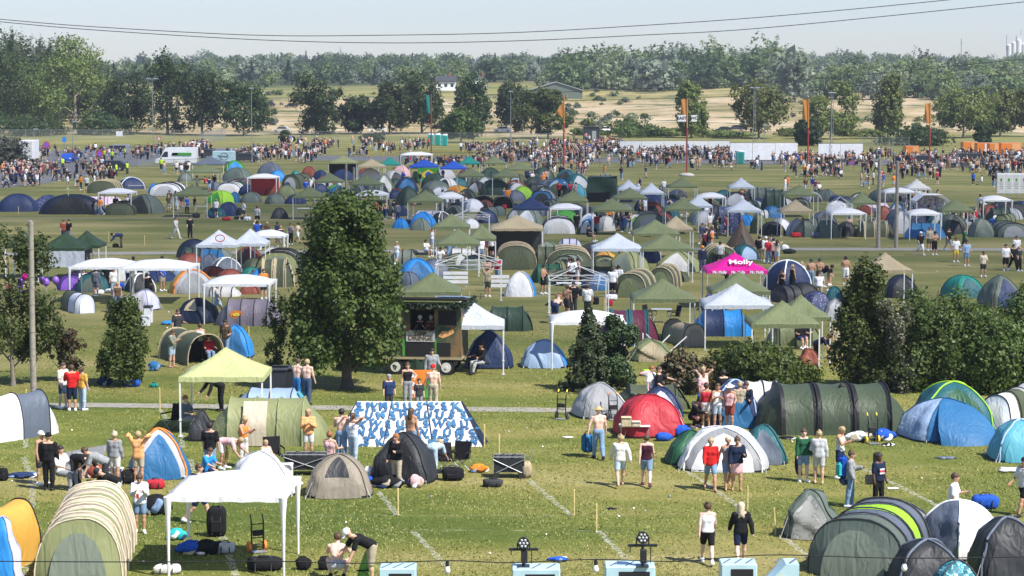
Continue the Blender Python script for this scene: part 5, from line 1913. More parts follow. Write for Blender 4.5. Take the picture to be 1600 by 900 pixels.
b = MB(); b.ell((0, 0, 1.95), (.66, .65, .2), 12, 6); b.build('roof', solid('white', 'paint'), e)
for k, (px, yb, w, words) in enumerate(((1580, 246, 3.6, 'large orange container at the right edge'), (1553, 247, 1.6, 'narrow orange container left of the large one'), (1538, 246, 2.6, 'orange container with a white panel behind the dark sapling'), (1516, 244, 2.6, 'reddish orange container behind the black van'), (1425, 252, 2.2, 'orange container half hidden below the wide dark tree'))):
 boxy(px, yb, w, 2.2, 2.5, 'orange', words, 'orange_container', 'container', [('door', (w * .22, -1.12, 1.25), (w * .42, .04, 2.2), 'paleorange' if k != 2 else 'white', 'paint'), ('lid_rail', (0, -1.0, 2.53), (w * .98, .08, .06), 'steel', 'metal')])

# --- houses and works beyond the field
def house(x, Y, w, d, h, roof_h, wall, roof, words, name='house', gable_front=False, win=3):
 X = at_depth(x, 130, Y)[0]
 e = empty(name, (X, Y, tz(X, Y)))
 b = MB(); b.box((0, 0, h / 2 - .5), (w, d, h + 1)); b.build('wall', solid(wall, 'plain'), e)
 b = MB(); o = .5
 if gable_front:
  b.prism([(-w / 2 - o, h), (0, h + roof_h), (w / 2 + o, h), (w / 2 + o, h - .3), (0, h + roof_h - .3), (-w / 2 - o, h - .3)], -d / 2 - o, d / 2 + o)
  g = MB(); g.add([(-w / 2, -d / 2 - .01, h), (w / 2, -d / 2 - .01, h), (0, -d / 2 - .01, h + roof_h - .3)], [(0, 1, 2)]); g.build('gable', solid(wall, 'plain'), e)
 else:
  T = Matrix.Rotation(R(90), 4, 'Z')
  b.prism([(-d / 2 - o, h), (0, h + roof_h), (d / 2 + o, h), (d / 2 + o, h - .3), (0, h + roof_h - .3), (-d / 2 - o, h - .3)], -w / 2 - o, w / 2 + o, T)
 rf = b.build('roof', solid(roof, 'plain'), e)
 if name == 'house':
  c = MB(); c.box((w * .2, 0, h + roof_h + .2), (.9, .9, 1.6)); c.build('chimney', solid('rust', 'plain'), rf)
 for k in range(win):
  f = MB(); f.box((-w / 2 + w * (k + .5) / win, -d / 2 - .03, h * .55), (w / win * .45, .08, h * .36)); f.build('window', solid('glass', 'paint'), e)
 tag(e, words, 'house' if name == 'house' else 'barn', None, x, row_of(X, Y, tz(X, Y))[1], words)


house(697, 880, 7.6, 7, 3.6, 2.2, 'white', 'charcoal', 'white house with a dark roof among trees beyond the field')
house(751, 900, 4.8, 7, 3.2, 2.4, 'white', 'slate', 'small white house seen gable-on right of the larger white house', gable_front=True, win=1)
house(868, 830, 20, 14, 3.0, 3.2, 'greygreen', 'grey', 'wide low barn with a grey roof beyond the field', name='barn', gable_front=True, win=0)
X = at_depth(1586, 80, 2300)[0]
e = empty('silo_works', (X, 2300, tz(X, 2300)))
zs = lambda y: at_depth(1586, y, 2300)[2] - e.location.z
for dx, y, r in ((-6.5, 71, 2.6), (-1.5, 67, 2.8), (3.5, 63, 3.2), (9, 69, 2.6)):
 h = zs(y)
 b = MB(); b.tube([(dx, 0, 0), (dx, 0, h)], r, 12); b.tube([(dx, 0, h), (dx, 0, h + 1.5)], [r, r * .3], 12); b.build('silo', solid('offwhite', 'plain'), e)
b = MB(); b.box((3.5, 0, zs(59)), (5, 4, 4)); b.build('lift_house', solid('offwhite', 'plain'), e)
b = MB(); b.tube([(6, 0, zs(66)), (6, 0, zs(46))], .4, 6); b.tube([(-9, 0, zs(80)), (-9, 0, zs(55))], .5, 6); b.build('chimney', solid('steel', 'plain'), e)
tag(e, '', 'silo', None, 1586, 80, 'cluster of pale silos with a chimney on the far right skyline')
for px, Y, yt, words in ((1502, 2300, 60, 'thin grey mast on the skyline left of the silos'), (532, 2400, 74, 'tiny radio mast on the skyline above the middle trees')):
 X = at_depth(px, 80, Y)[0]; h = at_depth(px, yt, Y)[2] - tz(X, Y)
 e = empty('radio_mast', (X, Y, tz(X, Y)))
 b = MB(); b.tube([(0, 0, 0), (0, 0, h)], .45, 5); b.build('mast', solid('steel', 'metal'), e)
 b = MB(); b.tube([(0, 0, h * .8), (0, 0, h * .86)], .9, 6); b.build('aerial', solid('lightgrey', 'metal'), e)
 tag(e, '', 'mast', None, px, 80, words)

# --- overhead wires
def cable(name, pts, Y, r, words, col='charcoal'):
 P_ = [Vector(at_depth(x, y, Y if not isinstance(Y, tuple) else Y[0] + (Y[1] - Y[0]) * (x + 100) / 1800)) for x, y in pts]
 out = []
 for i in range(len(P_) - 1):       # smooth through the points
  p0, p1, p2, p3 = P_[max(0, i - 1)], P_[i], P_[i + 1], P_[min(len(P_) - 1, i + 2)]
  for k in range(10):
   t = k / 10
   out.append(.5 * ((2 * p1) + (p2 - p0) * t + (2 * p0 - 5 * p1 + 4 * p2 - p3) * t * t + (3 * p1 - p0 - 3 * p2 + p3) * t ** 3))
 out.append(P_[-1])
 b = MB(); b.tube(out, r, 5)
 o = b.build(name, solid(col, 'plain'))
 tag(o, words, 'cable', None, pts[len(pts) // 2][0], pts[len(pts) // 2][1], words)


cable('power_line', [(-120, 18), (0, 30), (150, 42), (400, 55), (600, 55), (800, 51), (1000, 40), (1200, 26), (1460, 2), (1700, -24)], 150, .026, 'upper of the two power lines crossing the sky')
cable('power_line', [(-120, 22), (0, 34), (150, 47), (400, 62), (600, 67), (800, 64), (1000, 55), (1200, 43), (1600, 3), (1750, -14)], 150, .026, 'lower of the two power lines crossing the sky')
cable('power_line', [(760, 148), (900, 143), (1100, 134), (1300, 121), (1600, 92), (1750, 75)], 170, .022, 'upper wire crossing in front of the far woods on the right')
cable('power_line', [(700, 162), (900, 157), (1150, 150), (1400, 129), (1600, 115), (1750, 104)], 170, .022, 'lower wire crossing in front of the far woods on the right')
FY = 45.0
cable('light_cable', [(-80, 876), (0, 877), (220, 878), (430, 877), (560, 880), (700, 876), (800, 879), (930, 874), (1060, 877), (1200, 867), (1400, 872), (1600, 870), (1700, 868)], FY, .012, 'black festoon cable with hanging bulbs across the bottom', 'black')
for k, (x, y) in enumerate(((699, 877), (931, 875), (1413, 873))):
 p = at_depth(x, y, FY)
 e = empty('festoon_bulb', p)
 b = MB(); b.tube([(0, 0, .0), (0, 0, -.10)], [.034, .042], 8); b.build('socket', solid('black', 'plain'), e)
 b = MB(); b.tube([(0, 0, -.10), (0, 0, -.14), (0, 0, -.20), (0, 0, -.25), (0, 0, -.275)], [.034, .05, .068, .05, .01], 10); b.build('glass_bulb', solid('white', 'paint'), e)
 tag(e, '', 'light bulb', 'festoon bulbs on the cable', x, y, ('white festoon bulb below the squatting person, left one of the three', 'white festoon bulb left of the second stage lamp', 'white festoon bulb hanging before the black tent at right')[k])


# --- pale blue stage cabinets with lamps at the bottom edge
def cabinet(xc, yt, wpx, words, rz=0, slots=3, panel=True, gable=False, sun_=False):
 Zt = 1.0
 X, Y = gp(xc, yt, Zt)
 w = wpx * Y / FPX
 e = empty('stage_cabinet', (X, Y + .3, 0), R(rz))
 b = MB()
 if gable:
  b.prism([(-w / 2, 0), (w / 2, 0), (w / 2, .98), (w * .12, .98), (-w / 2, .45)], -.35, .35)
 else:
  b.box((0, 0, .5), (w, .70, 1.0), bev=.02)
 b.build('case', solid('palecyan', 'paint'), e)
 for k in range(slots):
  s = MB(); s.box((-w / 2 + w * (k + .6) / (slots + .2) + (.12 if gable else 0), 0, 1.0), (.05, .55, .012), M=Matrix.Rotation(R(-24), 4, 'Z')); s.build('vent_slot', solid('slate', 'plain'), e)
 if panel:
  s = MB(); s.box((.08 * w, -.352, .48), (w * .62, .02, .80)); s.build('front_panel', solid('black', 'plain'), e)
 if sun_:
  s = MB(); s.tube([(0, -.352, .55), (0, -.366, .55)], .16, 14); s.build('yellow_knob', solid('yellow', 'paint'), e)
 tag(e, words, 'cabinet', 'pale blue cabinets along the bottom edge', xc, yt, words)
 return e


cabinet(621, 888, 58, 'pale blue slotted cabinet top, leftmost at the bottom edge')
cabinet(838, 889, 76, 'pale blue cabinet carrying the left stage lamp')
cabinet(985, 885, 79, 'pale blue cabinet carrying the right stage lamp')
cabinet(1155, 881, 57, 'pale blue cabinet with black front standing under two walking women')
cabinet(1222, 880, 54, 'pale blue cabinet with a sloped side, rightmost of the row', rz=0, slots=2, panel=False, gable=True, sun_=True)


def stage_lamp(xc, yt, words):
 X, Y = gp(xc, 889, 1.0)
 s = FPX / Y
 e = empty('stage_lamp', (X, Y + .3, 1.0))
 h = hpx(yt, Y) - 1.0
 b = MB(); b.tube([(0, 0, 0), (0, 0, h * .62)], .035, 8); b.box((.02, 0, .25), (.16, .14, .34), bev=.02); b.box((0, 0, .012), (.3, .3, .02)); b.build('stand', solid('charcoal', 'metal'), e)
 b = MB(); b.box((0, 0, h * .62), (.72, .07, .06)); b.tube([(-.3, 0, h * .62), (-.3, 0, h * .40)], .012, 4); b.tube([(.2, 0, h * .62), (.2, 0, h * .1)], .012, 4); b.build('cross_bar', solid('charcoal', 'metal'), e)
 b = MB(); b.tube([(-.15, 0, h * .64), (-.15, 0, h * .86)], .016, 4); b.tube([(.15, 0, h * .64), (.15, 0, h * .86)], .016, 4); b.build('yoke', solid('charcoal', 'metal'), e)
 b = MB(); b.tube([(0, -.11, h * .87), (0, .16, h * .87)], [.15, .11], 16); hd = b.build('lamp_head', solid('black', 'plain'), e)
 b = MB()
 for k in range(7):
  a = k * 1.047; q = .085 if k else 0
  b.ell((q * math.cos(a), -.115, h * .87 + q * math.sin(a)), (.034, .02, .034), 8, 5)
 b.build('lens', solid('lightgrey', 'paint'), hd)
 tag(e, words, 'stage lamp', 'stage lamps on the cabinets', xc, yt + 20, words)


stage_lamp(818, 846, 'black round stage lamp on a T-bar, left of the two at the bottom edge')
stage_lamp(1005, 836, 'black round stage lamp on a T-bar, right of the two at the bottom edge')

# --- the white board with recycling notices
X, Y = gp(1582, 311)
e = empty('notice_board', (X, Y, 0)); s = FPX / Y
w, h0, h1 = 50 / s, .62, 2.85
b = MB(); b.box((0, 0, (h0 + h1) / 2), (w, .16, h1 - h0), bev=.03); b.build('board', solid('white', 'paint'), e)
for x in (-w * .42, -w * .14, w * .14, w * .42):
 b = MB(); b.box((x, 0, .3), (.08, .12, .62)); b.build('leg', solid('galv', 'metal'), e)
for k in range(4):
 x = -w / 2 + w * (k + .55) / 4.2
 b = MB(); b.box((x, -.09, 1.72), (w / 4.9, .02, 1.9)); pn = b.build('poster', solid('offwhite', 'paint'), e)
 b = MB(); b.ell((x, -.105, 2.12), (.13, .01, .19), 10, 6); b.build('green_emblem', solid('green', 'paint'), pn)
 b = MB()
 for q in range(4):
  b.box((x, -.104, 1.78 - q * .2), (.42 - .06 * (q % 2), .008, .07))
 b.build('text_lines', solid('grey', 'plain'), pn)
tag(e, '', 'notice board', None, 1580, 290, 'white notice board with green-marked posters at the right edge')

# --- road signs and traffic things at the back left
def sign(px, yb, yt, shape, col, words, pole='galv', w=.9):
 X, Y = gp(px, yb)
 e = empty('road_sign', (X, Y, 0)); h = hpx(yt, Y)
 b = MB(); b.tube([(0, 0, 0), (0, 0, h)], .05, 6); b.build('post', solid(pole, 'metal'), e)
 b = MB()
 if shape == 'disc':
  b.tube([(0, -.08, h - w / 2), (0, -.06, h - w / 2)], w / 2, 16); b.build('plate', solid('brightred', 'paint'), e)
  b = MB(); b.tube([(0, -.10, h - w / 2), (0, -.083, h - w / 2)], w * .38, 16)
 elif shape == 'tri':
  b.prism([(-w / 2, h), (w / 2, h), (0, h - w * .87)], -.08, -.06); b.build('plate', solid('brightred', 'paint'), e)
  b = MB(); b.prism([(-w / 2 + .16, h - .1), (w / 2 - .16, h - .1), (0, h - w * .68)], -.10, -.083)
 else:
  b.box((0, -.07, h - .45), (w, .03, .9))
 b.build('face', solid(col, 'paint'), e)
 tag(e, words, 'sign', None, px, yt, words)


sign(187, 240, 205, 'box', 'white', 'white road board on a yellow post behind the queue', 'yellow', 1.2)
sign(249, 250, 214, 'tri', 'white', 'red-rimmed triangle sign left of the white van')
sign(73, 250, 221, 'disc', 'violet', 'round red and violet sign by the short street lamp', w=1.1)
sign(156, 256, 235, 'disc', 'violet', 'round red and violet sign near the hi-vis stewards', w=1.1)
sign(101, 244, 214, 'box', 'skyblue', 'light blue square sign near the street lamp at the left', w=.7)
sign(1332, 258, 250, 'disc', 'violet', 'round red sign in the crowd before the white screens', w=1.1)


# --- camouflage food trailer
X, Y = gp(668, 586)
e = empty('food_trailer', (X, Y + 1.1, 0), R(-7))
TR = e
CM = mat_of('camo')
yF = -1.1
x0, x1, z0, z1 = -1.75, 1.62, .78, 3.18
b = MB()
wx0, wx1, wz0, wz1 = -.62, .45, 1.98, 3.02
b.box(((x0 + wx0) / 2, yF + .03, (z0 + z1) / 2), (wx0 - x0, .06, z1 - z0)); b.box(((wx1 + x1) / 2, yF + .03, (z0 + z1) / 2), (x1 - wx1, .06, z1 - z0))
b.box(((wx0 + wx1) / 2, yF + .03, (z0 + wz0) / 2), (wx1 - wx0, .06, wz0 - z0)); b.box(((wx0 + wx1) / 2, yF + .03, (wz1 + z1) / 2), (wx1 - wx0, .06, z1 - wz1))
b.box((x0 + .03, 0, (z0 + z1) / 2), (.06, 2.07, z1 - z0)); b.box((x1 - .03, 0, (z0 + z1) / 2), (.06, 2.07, z1 - z0)); b.box((0, 1.1 - .03, (z0 + z1) / 2 - .1), (x1 - x0 - .14, .06, z1 - z0 - .2))
b.build('wall', CM, e)
b = MB(); b.box(((x0 + x1) / 2, 0, z0 - .04), (x1 - x0 + .1, 2.3, .10)); b.build('floor', solid('beige', 'paint'), e)
b = MB(); b.box(((x0 + x1) / 2, -.1, z1 + .06), (x1 - x0 + .5, 2.9, .09), M=Matrix.Rotation(R(-7), 4, 'X')); rf = b.build('roof', solid('dark', 'paint'), e)
b = MB(); b.box((1.2, -.1, z1 + .16), (1.2, 2.6, .05), M=Matrix.Rotation(R(-7), 4, 'X')); b.build('roof_tarp', solid('paleblue'), rf)
C = []
for i in range(700):
 if i % 10 < 7:
  C.append((x0 - .25 + (x1 - x0 + .5) * rng.random(), -1.52 + rng.normal(0, .05), z1 + .02 - .22 * rng.random()))
 else:
  C.append((x1 + .26 + rng.normal(0, .04), -1.5 + 2.8 * rng.random(), z1 + .06 - .22 * rng.random()))
C = np.array(C); v, f = leaf_quads(C, np.tile((0, -1., 0), (len(C), 1)), .16, rng)
mesh('garland', v, f, [LEAF['conifer']], None, False, e)
b = MB(); b.box(((wx0 + wx1) / 2, yF - .06, wz0 - .03), (wx1 - wx0 + .1, .16, .05)); b.build('counter', solid('charcoal', 'plain'), e)
sg = MB(); sg.box((-.17, yF - .03, 1.70), (1.26, .05, .46)); so = sg.build('sign_board', solid('lightgrey', 'paint'), e)
b = MB()
for txt, sz, zz in (('CAMP', .20, 1.82), ('DRINGE', .30, 1.62)):
 tv, tf = text_mesh(txt, sz, .016); b.add([(p[0] - .17, yF - .058, p[1] + zz) for p in tv], tf)
b.build('lettering', solid('brown', 'plain'), so)
for x, z, w, h, nm in ((-1.36, 1.14, .62, .56, 'black_panel'), (-.20, 1.14, 1.20, .60, 'black_panel'), (.86, 1.14, .60, .58, 'black_panel'), (1.02, 2.52, .80, .62, 'menu_board')):
 s_ = MB(); s_.box((x, yF - .015, z), (w, .03, h)); s_.build(nm, solid('black', 'plain'), e)
s_ = MB(); s_.box((-.92, yF - .02, 1.2), (.09, .04, .75)); s_.box((.5, yF - .02, 1.2), (.06, .04, .75)); s_.build('green_post', solid('green', 'paint'), e)
for pts, c in ((((.62, 1.72), (.80, 1.95), (1.05, 1.92), (1.25, 2.05), (1.32, 1.88), (1.1, 1.74), (.82, 1.62)), 'paleorange'), (((.55, 1.9), (.8, 2.15), (1.05, 2.1), (1.2, 2.12), (1.0, 1.97), (.7, 1.92)), 'darkgreen'), (((-1.7, 1.7), (-1.4, 2.1), (-1.0, 1.95), (-.95, 1.6), (-1.4, 1.5)), 'brown'), (((-1.6, 2.3), (-1.2, 2.7), (-.9, 2.5), (-1.1, 2.2)), 'beige')):
 s_ = MB(); s_.add([(p[0], yF - .012, p[1]) for p in pts], [tuple(range(len(pts)))]); s_.build('camouflage_patch', solid(c, 'plain'), e)
for k in range(7):
 l = MB(); l.ell((wx0 + .1 + k * .145, yF + .35, 2.9 - .02 * (k % 2)), (.045, .045, .045), 8, 6)
 l.build('lamp', solid('offwhite', 'paint'), e)
for x in (-1.28, .96):
 for sy in (-.98, .98):
  b = MB(); b.tube([(x, sy - .12, .34), (x, sy + .12, .34)], .34, 18); w_ = b.build('wheel', solid('rubber', 'plain'), e)
  b = MB(); b.tube([(x, sy - .14, .34), (x, sy - .10, .34)], .22, 14); b.tube([(x, sy - .17, .34), (x, sy - .13, .34)], .06, 8); b.build('rim', solid('offwhite', 'paint'), w_)
b = MB(); b.box((0, 0, .55), (3.2, .12, .14)); b.box((-1.28, 0, .4), (.1, 1.9, .1)); b.box((.96, 0, .4), (.1, 1.9, .1)); b.tube([(1.6, 0, .5), (2.7, 0, .42)], .05, 6); b.build('axle_frame', solid('charcoal', 'metal'), e)
b = MB()
pts = [(-.7 + 1.4 * i / 10, yF - .02 + .05 * math.sin(i * 2), .72) for i in range(11)] + [(-.8 + 1.5 * i / 10, yF - .05 + .08 * math.sin(i * 1.3), .16 + .1 * math.sin(i * 1.9)) for i in range(11)]
b.add(pts, [(i, i + 1, 12 + i, 11 + i) for i in range(10)], True); b.build('ground_tarp', mat_of('darkgreen'), e)
tag(e, '', 'food trailer', None, 680, 530, 'camouflage-painted food trailer with a hand-lettered sign right of the big tree')
# ------------------------------------------------------------------ the gazebos: centre, eave row, width in the photo, colour, kind
GZ = [
 (316, 271, 50, 'olive'), (325, 258, 49, 'slate'), (179, 303, 52, 'white', 'arch'), (297, 307, 54, 'olive'), (409, 279, 46, 'white', 'arch', dict(walls='B', wcol='red')),
 (95, 392, 74, 'forest', 'peak', dict(walls='F', wcol='greywhite', desc='dark green pop-up gazebo with a pale front wall')), (130, 388, 50, 'forest'), (30, 388, 46, 'forest'),
 (338, 387, 64, 'greywhite', 'peak', dict(desc='grey-white pop-up gazebo with a small red mark')), (388, 385, 55, 'greywhite'), (417, 372, 54, 'white', 'arch'),
 (158, 421, 102, 'white', 'arch'), (240, 423, 112, 'white', 'arch'), (369, 448, 104, 'white', 'arch'),
 (345, 597, 132, 'lightgreen'), (535, 256, 44, 'paleolive', 'peak', dict(walls='BLR', wcol='charcoal', desc='pale olive pop-up gazebo with dark side walls')),
 (579, 262, 43, 'beige'), (608, 259, 34, 'teal'), (650, 243, 49, 'white', 'arch'), (662, 262, 45, 'blue'), (708, 265, 41, 'blue'), (733, 257, 34, 'teal'), (772, 257, 39, 'olive'),
 (735, 277, 43, 'olive'), (790, 278, 42, 'olive'), (812, 267, 44, 'olive'), (513, 286, 44, 'olive'), (570, 290, 50, 'olive'), (482, 310, 50, 'olive'), (581, 306, 48, 'white', 'arch'),
 (664, 317, 55, 'olive'), (705, 358, 58, 'olive'), (715, 385, 68, 'olive'), (752, 377, 46, 'olive'), (702, 311, 42, 'white', 'arch', dict(peak=2.6)),
 (807, 361, 84, 'beige', 'peak', dict(walls='B', wcol='charcoal', desc='large beige pop-up gazebo with a dark back wall')), (829, 329, 56, 'navy'), (884, 328, 50, 'white', 'arch'), (895, 317, 49, 'olive'),
 (957, 331, 62, 'olive'), (983, 298, 34, 'greywhite'), (1019, 304, 38, 'greywhite'), (985, 312, 53, 'olive'), (1067, 294, 46, 'olive'), (1068, 330, 58, 'olive'), (1093, 325, 42, 'greywhite'),
 (1112, 310, 44, 'white', 'arch'), (1160, 295, 40, 'greywhite'), (1164, 332, 54, 'greywhite'), (1026, 369, 74, 'olive'), (1058, 362, 52, 'beige'), (966, 393, 80, 'greywhite'), (1042, 393, 83, 'olive'),
 (1152, 428, 95, 'pink', 'peak', dict(own='bright pink pop-up gazebo with white script lettering', legcol='lightgrey', text=[('Molly', .62, 2.62, 1, .25), ('Mr. Molly', .20, 2.09, 0, -1.0), ('Mr. Molly', .20, 2.09, 0, .05), ('Mr. Molly', .20, 2.09, 0, 1.1)])),
 (919, 508, 116, 'white', 'arch'), (1038, 473, 98, 'olive'), (1158, 461, 92, 'olive'), (1155, 483, 108, 'greywhite'), (1228, 513, 108, 'olive'), (1257, 502, 84, 'olive'), (674, 462, 92, 'olive'),
 (738, 515, 100, 'greywhite'), (1252, 307, 54, 'olive'), (1246, 333, 52, 'beige'), (1350, 320, 41, 'olive'), (1326, 336, 55, 'white', 'arch'), (1407, 302, 49, 'white', 'arch'), (1436, 297, 39, 'offwhite'),
 (1459, 318, 54, 'white', 'gable', dict(wcol='graffiti')), (1446, 337, 50, 'white', 'arch'), (1497, 332, 52, 'olive'), (1559, 315, 46, 'white', 'arch'), (1389, 427, 76, 'beige'),
 (354, 785, 191, 'white', 'arch', dict(own='large white arched party gazebo standing nearest the bottom edge', rz=R(-1.5))),
 (732, 417, 104, 'polewhite', 'frame'), (737, 341, 56, 'polewhite', 'frame'), (905, 441, 94, 'polewhite', 'frame'), (1316, 322, 34, 'polewhite', 'frame')]
for g in GZ:
 kd = g[4] if len(g) > 4 else 'peak'
 kw = g[5] if len(g) > 5 else {}
 e, W, D = gazebo(g[0], g[1], g[2], g[3], kd, **kw)
 if g[:2] == (662, 262):                      # a Brazilian flag pinned under the eaves
  fe = empty('brazil_flag', (e.location.x + .6, e.location.y - D / 2 - .12, 0))
  b = MB(); b.box((0, 0, 1.1), (2.7, .02, 1.75)); b.build('field', solid('green'), fe)
  b = MB(); b.add([(-1.1, -.016, 1.1), (0, -.016, .42), (1.1, -.016, 1.1), (0, -.016, 1.78)], [(0, 1, 2, 3)]); b.build('rhombus', solid('yellow', 'plain'), fe)
  b = MB(); b.tube([(0, -.022, 1.1), (0, -.028, 1.1)], .4, 16); b.build('disc', solid('blue', 'plain'), fe)
  tag(fe, '', 'flag', None, 669, 270, 'green Brazilian flag with yellow rhombus hanging from a blue gazebo')
 if g[:2] == (338, 387):
  b = MB(); b.tube([(.25 + .3 * math.cos(a * .45), -1.3, 2.62 + .22 * math.sin(a * .45)) for a in range(15)], .03, 4); b.build('red_mark', solid('brightred', 'plain'), e)

